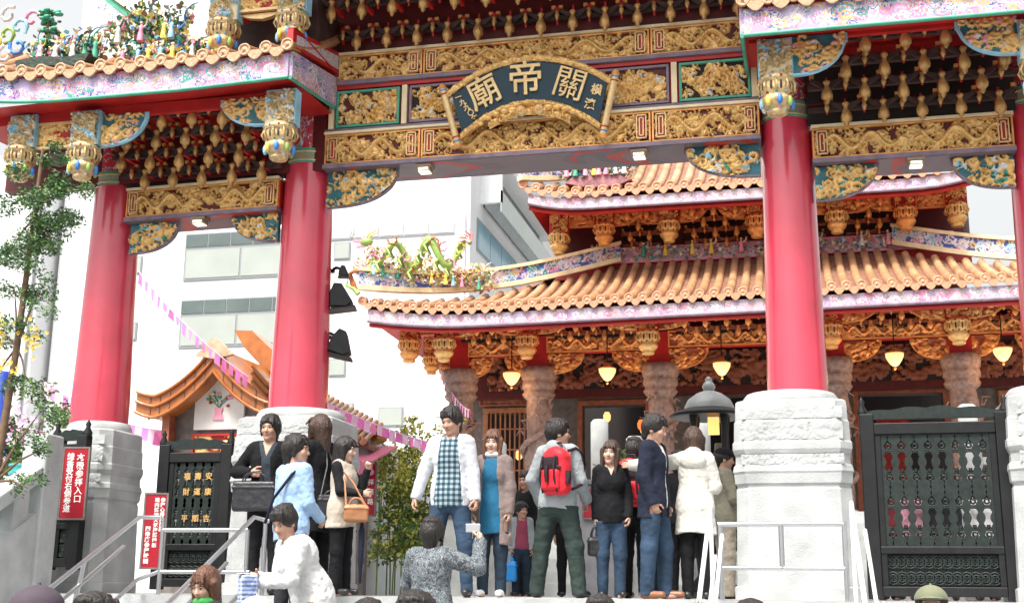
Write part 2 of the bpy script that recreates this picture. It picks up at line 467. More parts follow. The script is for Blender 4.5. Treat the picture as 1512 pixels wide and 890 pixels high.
def bracket_board(name, parent, x0, x1, z0, z1, y, side, seed, ground=None, gold=None, rimm=None, accents=(), acc=0.0, sc=0.09, res=0.011, depth=0.04):
    o = relief(name, parent, x0, x1, z0, z1, y, gold=gold or GOLD, ground=ground or TEAL, sc=sc, seed=seed, mask=crescent(side), accents=accents, acc=acc, res=res, depth=depth)
    rim(side, x0, x1, z0, z1, y + .005, rimm or SLATE).build('edge_strip', o)
    n = 12; pts = []
    for i in range(n + 1):
        uu = i / n; v = 1 - math.sqrt(max(0, 1 - (uu * 0.98) ** 2.6))
        pts.append((x0 + (x1 - x0) * (uu if side > 0 else 1 - uu), z0 + (z1 - z0) * v))
    pts += [(x1 if side > 0 else x0, z1), (x0 if side > 0 else x1, z1)]
    MB().prism(pts, y + .012, y + .06, ground or TEAL).build('backing_board', o)
    return o

# hanging gilded pendant of a bracket set
def pendant_mesh():
    mb = MB()
    mb.lathe([(0.012, 0.0), (0.03, -0.008), (0.034, -0.02), (0.02, -0.035), (0.022, -0.055), (0.042, -0.085), (0.05, -0.115), (0.044, -0.14), (0.02, -0.155), (0.024, -0.165), (0.008, -0.185)],
             ANTQ, seg=10, rfun=lambda r, z, a: r * (1 + 0.16 * math.cos(5 * a)) if z < -0.05 else r)
    return mb

def bracket_bay(parent, x0, x1, zb, zt, yb, yt, cols, rows, pend, name='bracket_array', arm=None, red=None, zr=0.0, wall=None, pendants=True, pgold=None):
    """rows of stacked cantilever brackets, stepping forward as they rise, with gilded pendants"""
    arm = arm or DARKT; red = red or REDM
    mb = MB()
    px = (x1 - x0) / cols
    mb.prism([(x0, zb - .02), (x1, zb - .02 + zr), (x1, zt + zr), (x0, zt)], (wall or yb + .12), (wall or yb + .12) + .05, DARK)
    spots = []
    for r in range(rows):
        t = r / max(1, rows - 1)
        y = yb + (yt - yb) * t
        z = zb + (zt - zb) * (r + 0.55) / rows
        mb.bar((x0, y + .07, z), (x1, y + .07, z + zr), .05, .045, arm)
        mb.bar((x0, y + .10, z + .075), (x1, y + .10, z + .075 + zr), .04, .022, REDD)
        for c in range(cols + 1):
            x = x0 + c * px
            if x > x1 - .02 or x < x0 + .02: continue
            zz = z + zr * (x - x0) / (x1 - x0)
            if (c + r) % 2 == 0:
                # forward arm and boat-shaped cross arm
                mb.box(x - .022, x + .022, y - .05, y + .3, zz - .025, zz + .035, red)
                w = px * 0.86
                pts = [(x - w, zz + .075), (x - w, zz + .04), (x - w * .75, zz + .012), (x - w * .35, zz - .03), (x + w * .35, zz - .03), (x + w * .75, zz + .012), (x + w, zz + .04), (x + w, zz + .075), (x + w * .4, zz + .035), (x - w * .4, zz + .035)]
                mb.prism(pts, y - .012, y + .022, arm)
                for s in (-1, 1):
                    mb.box(x + s * w * .9 - .022, x + s * w * .9 + .022, y - .022, y + .03, zz + .077, zz + .112, GOLDO)
                spots.append((x, y - .05, zz + .03))
            else:
                mb.lathe([(.008, zz + .05), (.026, zz + .035), (.018, zz + .015), (.030, zz - .012), (.022, zz - .04), (.006, zz - .07)], ANTQ if pendants else GOLDO, (x, y - .03, 0), seg=7)
                mb.box(x - .03, x + .03, y - .03, y + .02, zz + .055, zz + .08, red)
            mb.box(x - .011, x + .011, y - .012, y + .01, zz - (zt - zb) / rows * .5, zz + (zt - zb) / rows * .5, red)
    o = mb.build(name, parent)
    if pendants:
        for s in spots:
            c = bpy.data.objects.new('pendant', pend); COL.objects.link(c); c.parent = o; c.location = s
            c.rotation_euler = (0, 0, random.uniform(0, 3)); c.scale = (1.08, 1.08, random.uniform(1.35, 1.6))
    return o, spots

def drum_post(parent, x, y, zb, s=1.0, name='hanging_post', seed=0, gold=None, petals=True, plate=True):
    """hanging column end: carved figure plate above a gilded drum with coloured petals"""
    rs = random.Random(seed)
    g = gold or CREAMG
    mb = MB()
    prof = [(0.05, 0.0), (0.085, 0.01), (0.10, 0.04), (0.085, 0.065), (0.11, 0.08), (0.145, 0.13), (0.155, 0.16), (0.14, 0.19), (0.13, 0.21), (0.155, 0.24), (0.165, 0.30), (0.155, 0.345), (0.175, 0.36), (0.175, 0.40), (0.13, 0.42), (0.12, 0.44)]
    mb.lathe([(r * s, z * s) for r, z in prof], g, (x, y, zb), seg=24, rfun=lambda r, z, a: r * (1 + 0.13 * abs(math.sin(5 * a))))
    o = mb.build(name, parent)
    orn = MB()
    pal = [BLUEP, LIMEP, PINKP, WHITEP, SKYP, YELP]
    for k in range(8):
        a = k * math.pi / 4 + .2
        cx, cy = x + math.cos(a) * .160 * s, y + math.sin(a) * .160 * s
        if petals:
            orn.ball((cx, cy, zb + .13 * s), .030 * s, pal[k % 6], 8, (1, 1, 2.1))
            orn.ball((cx * .5 + x * .5, cy * .5 + y * .5, zb + .06 * s), .03 * s, pal[(k + 2) % 6], 8, (1, 1, 1.2))

    for k in range(10):
        a = (k + 0) * math.pi / 5
        cx, cy = x + math.cos(a) * .158 * s, y + math.sin(a) * .158 * s
        orn.ball((cx, cy, zb + .295 * s), .024 * s, UMBER, 6, (.9, .9, 2.4))
        orn.ball((x + math.cos(a) * .175 * s, y + math.sin(a) * .175 * s, zb + .385 * s), .020 * s, (GREENP, BLUEP, REDM)[k % 3] if petals else UMBER, 6, (1, 1, .8)); orn.ball((x + math.cos(a + .3) * .150 * s, y + math.sin(a + .3) * .150 * s, zb + .225 * s), .018 * s, (REDM, GREENP, SKYP)[k % 3] if petals else UMBER, 6, (1, 1, .9))
        a += .314; cx, cy = x + math.cos(a) * .182 * s, y + math.sin(a) * .182 * s
        orn.tube([(cx, cy, zb + .36 * s), (cx * 1 + (cx - x) * .12, cy + (cy - y) * .12, zb + .30 * s), (cx, cy, zb + .24 * s)], [.012 * s, .016 * s, .006 * s], g, 5)
    orn.build('petal_ornament', o)
    if plate:
        W = .17 * s
        relief('figure_plate', o, x - W, x + W, zb + .43 * s, zb + .84 * s, y - .03, gold=g, ground=CREAM if petals else REDM, sc=.08 * s, seed=seed + 3, res=.011,
               accents=(WHITEP, SKYP) if petals else (), acc=.22, depth=.07)
        MB().box(x - W - .012, x + W + .012, y - .025, y + .12, zb + .43 * s, zb + .86 * s, SKYP if petals else REDM).build('plate_back', o)
    return o

# ------------------------------------------------------------------ tiled roofs
def tiled_roof(parent, x0, x1, ye, zfun, yend, n, r, tmat, fmat, name='tiled_roof', drip=True, nv=8, flipy=1):
    """tile ridges run from the eave at ye (height zfun(x, y)) back to yend(x)"""
    bed = MB(); tl = MB()
    xs = [x0 + (x1 - x0) * i / (n * 2) for i in range(n * 2 + 1)]
    rows = []
    for x in xs:
        y1 = yend(x)
        rows.append([(x, ye + (y1 - ye) * j / nv, zfun(x, ye + (y1 - ye) * j / nv)) for j in range(nv + 1)])
    V = [p for rr in rows for p in rr]
    F = []
    for i in range(len(rows) - 1):
        for j in range(nv):
            a = i * (nv + 1) + j
            F.append((a, a + nv + 1, a + nv + 2, a + 1))
    bed.add(V, F, TILEB, True)
    bed.add([(p[0], p[1], p[2] - .05) for p in V], [tuple(reversed(f)) for f in F], REDM, True)
    pitch = (x1 - x0) / n
    for i in range(n + 1):
        x = x0 + pitch * i
        y1 = yend(x)
        if abs(y1 - ye) < .08: continue
        pts = [(x, ye + (y1 - ye) * j / nv, zfun(x, ye + (y1 - ye) * j / nv) + r * .35) for j in range(nv + 1)]
        pts[0] = (x, ye - .03 * flipy, pts[0][2])
        tl.tube(pts, r, tmat, seg=10)
        # round end tile with a raised rim
        z = pts[0][2]
        tl.lathe([(r * 1.12, 0), (r * 1.12, .018), (r * .85, .020), (r * .8, .010), (r * .35, .012), (r * .3, .02), (.001, .02)], fmat, (x, ye - .028 * flipy, z), seg=14, axis=(0, -flipy, 0))
        if drip and i < n:
            xm = x + pitch / 2; zz = zfun(xm, ye)
            w = pitch * .46
            pp = []
            for k in range(9):
                t = k / 8; pp.append((xm - w + 2 * w * t, zz - r * 1.65 * math.sin(math.pi * t)))
            for k in range(8, -1, -1):
                t = k / 8; pp.append((xm - w + 2 * w * t, zz + .02 - r * .30 * math.sin(math.pi * t)))
            ya, yb = (ye - .045, ye - .02) if flipy > 0 else (ye + .02, ye + .045)
            tl.prism(pp, ya, yb, fmat)
    o = tl.build(name, parent)
    bed.build('roof_deck', o)
    return o

def sweep_strip(path, hts, y0off, m, thick=.1, zoff=0.0):
    """a vertical strip along a 3-D path: hts = height at each point"""
    mb = MB(); n = len(path); v = []; f = []
    for i, p in enumerate(path):
        p = Vector(p)
        d = Vector(path[min(i + 1, n - 1)]) - Vector(path[max(i - 1, 0)]); d.z = 0; d.normalize()
        s = Vector((d.y, -d.x, 0)) * thick / 2
        hh = hts[i] if isinstance(hts, (list, tuple)) else hts
        for q in (p - s, p + s):
            v.append((q.x, q.y, p.z + zoff)); v.append((q.x, q.y, p.z + zoff + hh))
    for i in range(n - 1):
        a = i * 4; b = a + 4
        f += [(a, b, b + 1, a + 1), (a + 2, a + 3, b + 3, b + 2), (a + 1, b + 1, b + 3, a + 3), (a, a + 2, b + 2, b)]
    f += [(0, 1, 3, 2), ((n - 1) * 4, (n - 1) * 4 + 2, (n - 1) * 4 + 3, (n - 1) * 4 + 1)]
    mb.add(v, f, m)
    return mb

def figurine_cluster(parent, pts, seed, name='porcelain_figures', s=1.0, pal=None):
    """cut-porcelain figures, rocks and little trees standing on a roof"""
    rs = random.Random(seed); mb = MB()
    pal = pal or [GREENP, LEAFD, LEAFD, STONEB, SKYP, WHITEP, PINKP, TEAL, BLUEP, CREAM, LIMEP, STONEB, LEAFD, YELP]
    for (x, y, z, hgt) in pts:
        n = int(60 * hgt / .4) + 20
        for i in range(n):
            t = rs.random()
            c = (x + rs.uniform(-.16, .16) * s, y + rs.uniform(-.1, .1) * s, z + t * hgt)
            q_ = Vector((rs.gauss(0, 1), rs.gauss(0, .6), rs.gauss(0, 1))).normalized() * rs.uniform(.03, .08) * s; w_ = Vector((rs.gauss(0, 1), rs.gauss(0, 1), rs.gauss(0, 1))).cross(q_).normalized() * rs.uniform(.012, .026) * s; c = Vector(c); mb.add([c - w_, c + q_ * .5 - w_ * 1.6, c + q_, c + q_ * .5 + w_ * 1.6, c + w_, c + Vector((0, .02, 0)) * s], [(0, 1, 2, 3, 4), (0, 5, 1), (1, 5, 2), (2, 5, 3), (3, 5, 4)], rs.choice(pal))
        for i in range(3):
            # little curling ribbons and branches
            a = rs.uniform(0, 6.28); q = [(x, y, z + hgt * .3)]
            L = rs.uniform(.1, .25) * s
            for k in range(7):
                tt = (k + 1) / 7
                q.append((x + math.cos(a) * L * tt + .04 * math.sin(tt * 7), y + .03 * math.cos(tt * 5), z + hgt * (.3 + .7 * tt) + .03 * math.sin(tt * 9)))
            mb.tube(q, [.016 * s * (1.2 - .1 * k) for k in range(8)], rs.choice(pal), 6)
        if rs.random() < .8:
            # a standing figure: robe, chest, arms, head
            c = rs.choice([PINKP, SKYP, YELP, WHITEP, GREENP])
            fx = x + rs.uniform(-.08, .08)
            mb.lathe([(.045 * s, 0), (.038 * s, .08 * s), (.026 * s, .14 * s), (.034 * s, .18 * s), (.012 * s, .215 * s)], c, (fx, y - .08 * s, z), seg=8)
            mb.ball((fx, y - .08 * s, z + .24 * s), .022 * s, CREAM, 8)
            mb.tube([(fx - .03 * s, y - .08 * s, z + .18 * s), (fx - .07 * s, y - .1 * s, z + .14 * s), (fx - .05 * s, y - .13 * s, z + .17 * s)], .012 * s, rs.choice(pal), 6)
            mb.tube([(fx + .03 * s, y - .08 * s, z + .18 * s), (fx + .08 * s, y - .1 * s, z + .2 * s), (fx + .09 * s, y - .11 * s, z + .26 * s)], .012 * s, rs.choice(pal), 6)
    return mb.build(name, parent)

def dragon(parent, x, y, z, L, direction, seed, name='dragon_ornament', body=None, loc_s=1.0):
    """coiling roof dragon: waving tapered body with fins, legs, horned head and tail flames"""
    rs = random.Random(seed); body = body or LIMEP
    o_body = MB(); pts = []; n = 46
    for i in range(n):
        t = i / (n - 1)
        xx = x + direction * L * (1 - t) * 0.9
        zz = z + L * (.15 + .12 * math.sin(t * 6.28 * 3.1 + .6) * (1 - .3 * t) + .22 * max(0, t - .8) * 4 * .35)
        yy = y + .05 * L * math.sin(t * 14)
        pts.append((xx, yy, zz))
    rr = [L * (.007 + .025 * math.sin(math.pi * min(1, .12 + .82 * (i / (n - 1))) ** .8)) for i in range(n)]
    o_body.tube(pts, rr, body, 9)
    o = o_body.build(name, parent)
    fins = MB()
    for i in range(2, n - 2, 1):
        p = Vector(pts[i]); d = (Vector(pts[i + 1]) - Vector(pts[i - 1])).normalized()
        up = Vector((-d.z, 0, d.x)); up = up if up.z > 0 else -up
        q = p + up * (rr[i] + L * .035)
        fins.add([p + d * L * .014 + Vector((0, .006, 0)), p - d * L * .014 + Vector((0, .006, 0)), p + d * L * .014 - Vector((0, .006, 0)), p - d * L * .014 - Vector((0, .006, 0)), q],
                 [(0, 1, 4), (3, 2, 4), (1, 3, 4), (2, 0, 4)], rs.choice([YELP, PINKP, ORANGE]))
    fins.build('fins', o)
    hd = MB(); hx, hy, hz = pts[-1]
    s = L * .042; dd = -direction
    hd.ball((hx, hy, hz), s * 1.15, body, 10, (1.2, .8, .85))
    hd.prism([(hx + dd * s * .4, hz + s * .5), (hx + dd * s * 2.6, hz + s * .55), (hx + dd * s * 2.8, hz + s * .15), (hx + dd * s * .5, hz - s * .1)], hy - s * .45, hy + s * .45, PINKP)
    hd.prism([(hx + dd * s * .2, hz - s * .3), (hx + dd * s * 2.1, hz - s * .75), (hx + dd * s * 2.0, hz - s * 1.05), (hx, hz - s * .85)], hy - s * .4, hy + s * .4, PINKP)
    for sgn in (-1, 1):
        hd.ball((hx + dd * s * .6, hy + sgn * s * .55, hz + s * .6), s * .28, WHITEP, 6)
        hd.tube([(hx, hy + sgn * s * .4, hz + s * .6), (hx - dd * s * .8, hy + sgn * s * .6, hz + s * 1.6), (hx - dd * s * 1.9, hy + sgn * s * .6, hz + s * 1.9), (hx - dd * s * 2.2, hy + sgn * s * .6, hz + s * 2.6)], [s * .2, s * .16, s * .1, s * .04], YELP, 6)
        hd.tube([(hx + dd * s * 2.4, hy + sgn * s * .3, hz + s * .4), (hx + dd * s * 3.3, hy + sgn * s * .5, hz + s * 1.2), (hx + dd * s * 2.9, hy + sgn * s * .6, hz + s * 2.2)], s * .06, ORANGE, 5)
    hd.build('dragon_head', o)
    lg = MB()
    for i in (4, 8, 12, 16, 20, 24, 28, 32, 36, 40):
        p = Vector(pts[i])
        for sgn in (-1, 1):
            k = p + Vector((dd * L * .04, sgn * L * .04, -L * .05)); ft = p + Vector((dd * L * .01, sgn * L * .05, -L * .11))
            lg.tube([p, k, ft], [L * .018, L * .014, L * .010], body, 6)
            for a in (-1, 0, 1):
                lg.tube([ft, ft + Vector((dd * L * .03, a * L * .012, -L * .012))], [L * .006, L * .002], YELP, 4)
        # flame and cloud curls beside the body
        a0 = rs.uniform(0, 6.28); c = p + Vector((rs.uniform(-.05, .05), -.03, rs.uniform(-.05, .1))) * L
        q = [c + Vector((math.cos(a0 + t * .9), 0, math.sin(a0 + t * .9))) * L * .05 * (1 - t * .1) for t in range(7)]
        lg.tube(q, [L * .009] * 5 + [L * .006, L * .003], rs.choice([PINKP, ORANGE, YELP, SKYP, WHITEP]), 5)
    for k in range(5):
        a = 1.2 + k * .35; p = Vector(pts[0])
        lg.tube([p, p + Vector((direction * math.cos(a) * .05, 0, math.sin(a) * .07)) * L, p + Vector((direction * math.cos(a + .5) * .11, 0, math.sin(a + .5) * .13)) * L], [L * .012, L * .010, L * .003], ORANGE if k % 2 else PINKP, 5)
    lg.build('dragon_leg_and_flames' if False else 'legs_and_flames', o)
    return o

def scroll_paint(L, H, sc, res, seed, ncol, dens=1.0):
    """painted cloud scrolls as a map of paint numbers, 0 = ground"""
    rs = np.random.RandomState(abs(int(seed)) + 7); nx, nz = max(4, int(L / res)), max(3, int(H / res))
    M = np.zeros((nx, nz), np.int32); X = (np.arange(nx) + .5) * L / nx; Z = (np.arange(nz) + .5) * H / nz
    for i in range(int(L * H / (sc * sc) * 1.5 * dens) + 1):
        cx, cz = rs.uniform(0, L), rs.uniform(0, H); R = sc * rs.uniform(.5, 1.1); a0 = rs.uniform(0, 6.28); dr = rs.choice((-1, 1)); c = rs.randint(1, ncol); c2 = rs.randint(1, ncol); w0 = sc * rs.uniform(.10, .17)
        for ps in (0, 1):
            for j in range(26):
                t = j / 25; r = R * (1 - .85 * t); a = a0 + dr * t * 8.0; px, pz = cx + r * math.cos(a) * 1.25, cz + r * math.sin(a) * .8
                wd = w0 * (1.25 - .5 * t) * (1.0 if ps == 0 else .45)
                i0, i1 = max(0, int((px - wd) / L * nx)), min(nx, int((px + wd) / L * nx) + 2); k0, k1 = max(0, int((pz - wd) / H * nz)), min(nz, int((pz + wd) / H * nz) + 2)
                if i1 <= i0 or k1 <= k0: continue
                m = ((X[i0:i1, None] - px) ** 2 + (Z[None, k0:k1] - pz) ** 2) < wd * wd
                M[i0:i1, k0:k1][m] = c if ps == 0 else c2
    return M
PALF = None
def painted_strip(name, parent, path, hts, off, seed, pal, sc=.085, res=.0125, inset=0.0):
    """a painted face laid on the outer side of a swept board"""
    P = np.array([tuple(p) for p in path], float); seg = np.linalg.norm(np.diff(P, axis=0), axis=1); cum = np.concatenate([[0], np.cumsum(seg)]); L = cum[-1]
    Hh = np.array(hts if isinstance(hts, (list, tuple)) else [hts] * len(P), float); H = Hh.mean()
    M = scroll_paint(L, H, sc, res, seed, len(pal)); nx, nz = M.shape
    u = np.linspace(0, L, nx + 1); Q = np.stack([np.interp(u, cum, P[:, k]) for k in range(3)], -1); hh = np.interp(u, cum, Hh)
    d = np.gradient(Q, axis=0); d[:, 2] = 0; d /= np.linalg.norm(d, axis=1)[:, None] + 1e-9; n = np.stack([d[:, 1], -d[:, 0], d[:, 0] * 0], -1)
    v = np.linspace(0, 1, nz + 1); V = np.repeat(Q[:, None, :] + n[:, None, :] * off, nz + 1, 1); V[:, :, 2] += inset + (hh[:, None] - 2 * inset) * v[None]
    idx = np.arange((nx + 1) * (nz + 1)).reshape(nx + 1, nz + 1); F = np.stack([idx[:-1, :-1], idx[1:, :-1], idx[1:, 1:], idx[:-1, 1:]], -1).reshape(-1, 4)
    return arrmesh(name, V.reshape(-1, 3), F, pal, M.reshape(-1), False, parent)
LAV = mat('lavender_paint', (0.42, 0.33, 0.52), .5, var=.12, vscale=5); MAUVE = mat('mauve_paint', (0.50, 0.42, 0.58), .5, var=.1); ROSE = mat('rose_paint', (0.62, 0.20, 0.34), .5, var=.1)
NAVYP = mat('navy_paint', (0.05, 0.09, 0.32), .5, var=.1); OFFW = mat('off_white_paint', (0.66, 0.62, 0.62), .5, var=.08); OCHR = mat('ochre_paint', (0.60, 0.40, 0.10), .5, var=.1); JADE = mat('jade_paint', (0.05, 0.32, 0.27), .5, var=.1)
PAL_F = [LAV, MAUVE, ROSE, OFFW, NAVYP, MAUVE, OCHR, OFFW, JADE, ROSE, LAV]
PAL_B = [NAVYP, OFFW, ROSE, OFFW, MAUVE, LAV, OCHR, SKYP, OFFW, JADE]
PAL_T = [mat('pale_mauve_paint', (0.52, 0.42, 0.46), .5, var=.1), OFFW, MAUVE, ROSE, OFFW, LAV, mat('dusty_pink_paint', (0.58, 0.36, 0.38), .5)]
random.seed(7)
# ------------------------------------------------------------------ ground and platform
g = MB(); g.box(-180, 180, -60, 300, -2.1, -1.6, ASPH); tag(g.build('ground'), kind='structure')
pf = MB(); pf.box(-14, 12, 11.3, 60, -1.59, 0.0, STONE); tag(pf.build('platform'), kind='structure')
pv = MB(); pv.box(-13.9, 11.9, 11.7, 59, 0.001, 0.005, PAVE); tag(pv.build('platform_paving'), kind='structure')
st = MB()
for i in range(1, 10):
    st.box(-9.0, 4.0, 11.3 - .3 * i, 11.3 - .3 * (i - 1) - .001, -1.59, -.16 * i, STONE)
tag(st.build('stairs', bevel=.01), kind='structure')

# ------------------------------------------------------------------ the gate
gate = empty('temple_gate', (0, 12.8, 0), 'great red and gold memorial gate with four lacquered pillars on white stone pedestals', 'gate')
gate.location = (0, 0, 0)
GY = 12.8
PX = [-7.82, -5.38, 0.03, 2.50]
PEND = pendant_mesh().build('pendant', None)
PENDM = PEND.data
bpy.data.objects.remove(PEND)

def pillar(x, z0, zc0, zc1, r0, r1, top):
    mb = MB()
    mb.lathe([(r0 * 1.0, z0), (r0, z0 + .3), ((r0 + r1) / 2, (z0 + zc0) / 2), (r1, zc0), (r1, zc1)], RED, (x, GY, 0), seg=56)
    o = mb.build('pillar', gate)
    c = MB()
    h = zc1 - zc0
    for (a, b, m, e) in ((0, .12, GREENP, .012), (.12, .2, GOLDP, .018), (.2, .72, CLOUDB, .009), (.72, .8, GOLDP, .018), (.8, 1, GREENP, .012)):
        c.lathe([(r1 + e, zc0 + a * h), (r1 + e, zc0 + b * h)], m, (x, GY, 0), seg=48)
    c.build('pillar_band', o)
    u = MB(); u.lathe([(r1 * .98, zc1), (r1 * .98, top)], CLOUDP, (x, GY, 0), seg=32)
    u.build('pillar_head', o)
    return o
CLOUDB = painted('painted_green_band', [(0, (0.20, 0.30, 0.22)), (0.3, (0.36, 0.24, 0.12)), (0.55, (0.16, 0.34, 0.28)), (0.8, (0.40, 0.30, 0.16))], 10, 1.0)
pillar(PX[0], 1.85, 4.70, 4.86, .325, .265, 5.25)
pillar(PX[1], 1.95, 4.80, 4.97, .325, .275, 6.9)
pillar(PX[2], 1.98, 4.93, 5.11, .30, .262, 6.9)
pillar(PX[3], 1.98, 4.90, 5.08, .30, .262, 5.5)

def pedestal(x, w, zt, yc=GY - .05, d=1.06):
    """white stone pedestal: chamfered block, carved bands, cushion top"""
    mb = MB()
    def octo(hw, hd, ch):
        return [(-hw + ch, -hd), (hw - ch, -hd), (hw, -hd + ch), (hw, hd - ch), (hw - ch, hd), (-hw + ch, hd), (-hw, hd - ch), (-hw, -hd + ch)]
    hw, hd = w / 2, d / 2
    prof = [(0, 1.04), (.12, 1.04), (.13, 1.0), (1.02, .965), (1.04, .95), (1.06, .95), (1.08, .985), (1.17, 1.0), (1.19, 1.015), (1.24, 1.0), (1.26, .97), (1.34, .965), (1.36, .985), (1.40, 1.01), (1.46, 1.01), (1.48, .985),
            (1.66, .975), (1.68, .955), (1.80, .95), (1.86, .94), (1.88, .90)]
    k = zt / 2.0
    V = []; F = []
    for (z, s) in prof:
        for (a, b) in octo(hw * s, hd * s, .11): V.append((x + a, yc + b, z * k))
    for i in range(len(prof) - 1):
        for j in range(8):
            j2 = (j + 1) % 8
            F.append((i * 8 + j, i * 8 + j2, (i + 1) * 8 + j2, (i + 1) * 8 + j))
    F.append(tuple(range((len(prof) - 1) * 8, len(prof) * 8)))
    mb.add(V, F, STONE)
    r = w * .42
    mb.lathe([(r, 1.87 * k), (r * 1.03, 1.90 * k), (r * 1.0, 1.95 * k), (r * .93, 1.99 * k), (r * .8, 2.0 * k)], STONE, (x, yc + .05, 0), seg=40)
    o = mb.build('pedestal', gate)
    yf = yc - hd
    relief('carved_band', o, x - hw * .86, x + hw * .86, 1.25 * k, 1.35 * k, yf + .008, gold=STONE, ground=STONE, sc=.05, depth=.010, seed=int(x * 10) + 60, res=.01)
    relief('carved_band', o, x - hw * .86, x + hw * .86, 1.49 * k, 1.65 * k, yf + .008, gold=STONE, ground=STONE, sc=.07, depth=.010, seed=int(x * 10) + 80, res=.012)
    relief('carved_band', o, x - hw * .86, x + hw * .86, 1.69 * k, 1.80 * k, yf + .022, gold=STONE, ground=STONE, sc=.06, depth=.008, seed=int(x * 10) + 90, res=.012)
    return o
pedestal(-7.80, .84, 1.90, d=.9); pedestal(PX[1] + .04, 1.14, 1.98); pedestal(-.05, 1.12, 2.03); pedestal(2.48, 1.12, 2.03)

def beam(x0, x1, z0, z1, y, d, zr=0.0, panels=1, soff=BEAMU, seed=1, key=False):
    mb = MB()
    mb.prism([(x0, z0), (x1, z0 + zr), (x1, z1 + zr), (x0, z1)], y + .05, y + d, REDM)
    # grey painted lip under the carving and a thin red one over it
    mb.prism([(x0, z0 - .05), (x1, z0 - .05 + zr), (x1, z0 - .002 + zr), (x0, z0 - .002)], y - .03, y + d + .02, SLATE)
    mb.prism([(x0, z1 + .002), (x1, z1 + .002 + zr), (x1, z1 + .03 + zr), (x0, z1 + .03)], y - .02, y + d, CREAM)
    o = mb.build('beam', gate)
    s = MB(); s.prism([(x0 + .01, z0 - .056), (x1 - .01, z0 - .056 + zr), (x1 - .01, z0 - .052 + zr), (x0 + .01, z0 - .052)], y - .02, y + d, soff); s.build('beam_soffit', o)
    W = x1 - x0
    cuts = [0] + ([.235, .765] if panels == 3 else []) + [1]
    for i, (a, b) in enumerate(zip(cuts[:-1], cuts[1:])):
        xa, xb = x0 + W * a, x0 + W * b
        framed('carved_panel', o, xa + .008, xb - .008, z0 + .005 + zr * a, z1 - .005 + zr * a, y + .04, fw=.018, zr=zr * (b - a), frame=GOLDO, seed=seed + i, sc=.066, depth=.05, ground=REDD, res=.010, motif='dragon')
        # key-fret ends
        for xe in (xa + .055, xb - .055 - .10):
            k = MB(); zc = (z0 + z1) / 2 + zr * (a + b) / 2; hh = (z1 - z0) * .36
            for q in (0, .03):
                k.bar((xe + q, y - .012, zc - hh + q), (xe + .10 - q, y - .012, zc - hh + q), .02, .012, GOLDP)
                k.bar((xe + q, y - .012, zc + hh - q), (xe + .10 - q, y - .012, zc + hh - q), .02, .012, GOLDP)
                k.box(xe + q - .006, xe + q + .006, y - .022, y - .002, zc - hh + q, zc + hh - q, GOLDP)
                k.box(xe + .10 - q - .006, xe + .10 - q + .006, y - .022, y - .002, zc - hh + q, zc + hh - q, GOLDP)
            k.box(xe + .015, xe + .085, y - .006, y + .012, zc - hh + .01, zc + hh - .01, REDM)
            k.build('key_fret', o)
    return o
YB = 12.52
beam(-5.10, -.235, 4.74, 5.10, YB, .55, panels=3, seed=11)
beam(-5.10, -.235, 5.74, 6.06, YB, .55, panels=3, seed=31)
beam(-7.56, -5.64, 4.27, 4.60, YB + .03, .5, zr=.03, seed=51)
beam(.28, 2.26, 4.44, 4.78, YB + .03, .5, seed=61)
# middle register: green and red rails, posts and square panels
mid = MB()
mid.box(-5.10, -.235, YB + .07, YB + .5, 5.135, 5.735, REDM)
mid.box(-5.10, -.235, YB + .0, YB + .07, 5.64, 5.685, REDM); mid.box(-5.10, -.235, YB - .012, YB + .06, 5.688, 5.712, GREENP)
mid.box(-5.10, -.235, YB + .0, YB + .07, 5.137, 5.165, SLATE)
mo = mid.build('middle_register', gate)
xs = [(-4.97, -4.22), (-4.10, -3.40), (-1.98, -1.18), (-1.07, -.32)]
for i, (a, b) in enumerate(xs):
    framed('square_panel', mo, a, b, 5.18, 5.62, YB + .035, fw=.026, frame=SLATE if i % 3 else GREENP, seed=71 + i, sc=.075, res=.010, depth=.05, motif='flower', ground=DARK if i % 2 else REDD, accents=(WHITEP,), acc=.12)
for x in (-5.03, -4.16, -1.125, -.28):
    MB().box(x - .03, x + .03, YB - .005, YB + .065, 5.17, 5.635, CREAM).build('short_post', mo)
# carved spandrels under the beams
SY = YB + .12
for (x0, x1, z0, z1, sd, sg) in ((-5.08, -4.26, 4.27, 4.68, 1, 81), (-1.02, -.25, 4.33, 4.68, -1, 82), (-7.52, -6.92, 3.86, 4.21, 1, 83), (-6.22, -5.66, 3.92, 4.24, -1, 84),
                                 (.30, .92, 4.02, 4.38, 1, 85), (1.66, 2.24, 4.04, 4.38, -1, 86)):
    bracket_board('spandrel', gate, x0, x1, z0, z1, SY, sd, sg, ground=TEAL, accents=(GREENP, WHITEP, SKYP), acc=.10, sc=.11, depth=.06)
# bracket arrays
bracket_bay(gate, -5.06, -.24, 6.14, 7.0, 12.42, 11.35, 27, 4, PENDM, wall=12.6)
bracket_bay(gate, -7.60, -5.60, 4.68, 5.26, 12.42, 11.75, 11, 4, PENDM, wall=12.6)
bracket_bay(gate, .26, 2.30, 4.86, 5.48, 12.42, 11.75, 11, 4, PENDM, wall=12.6)
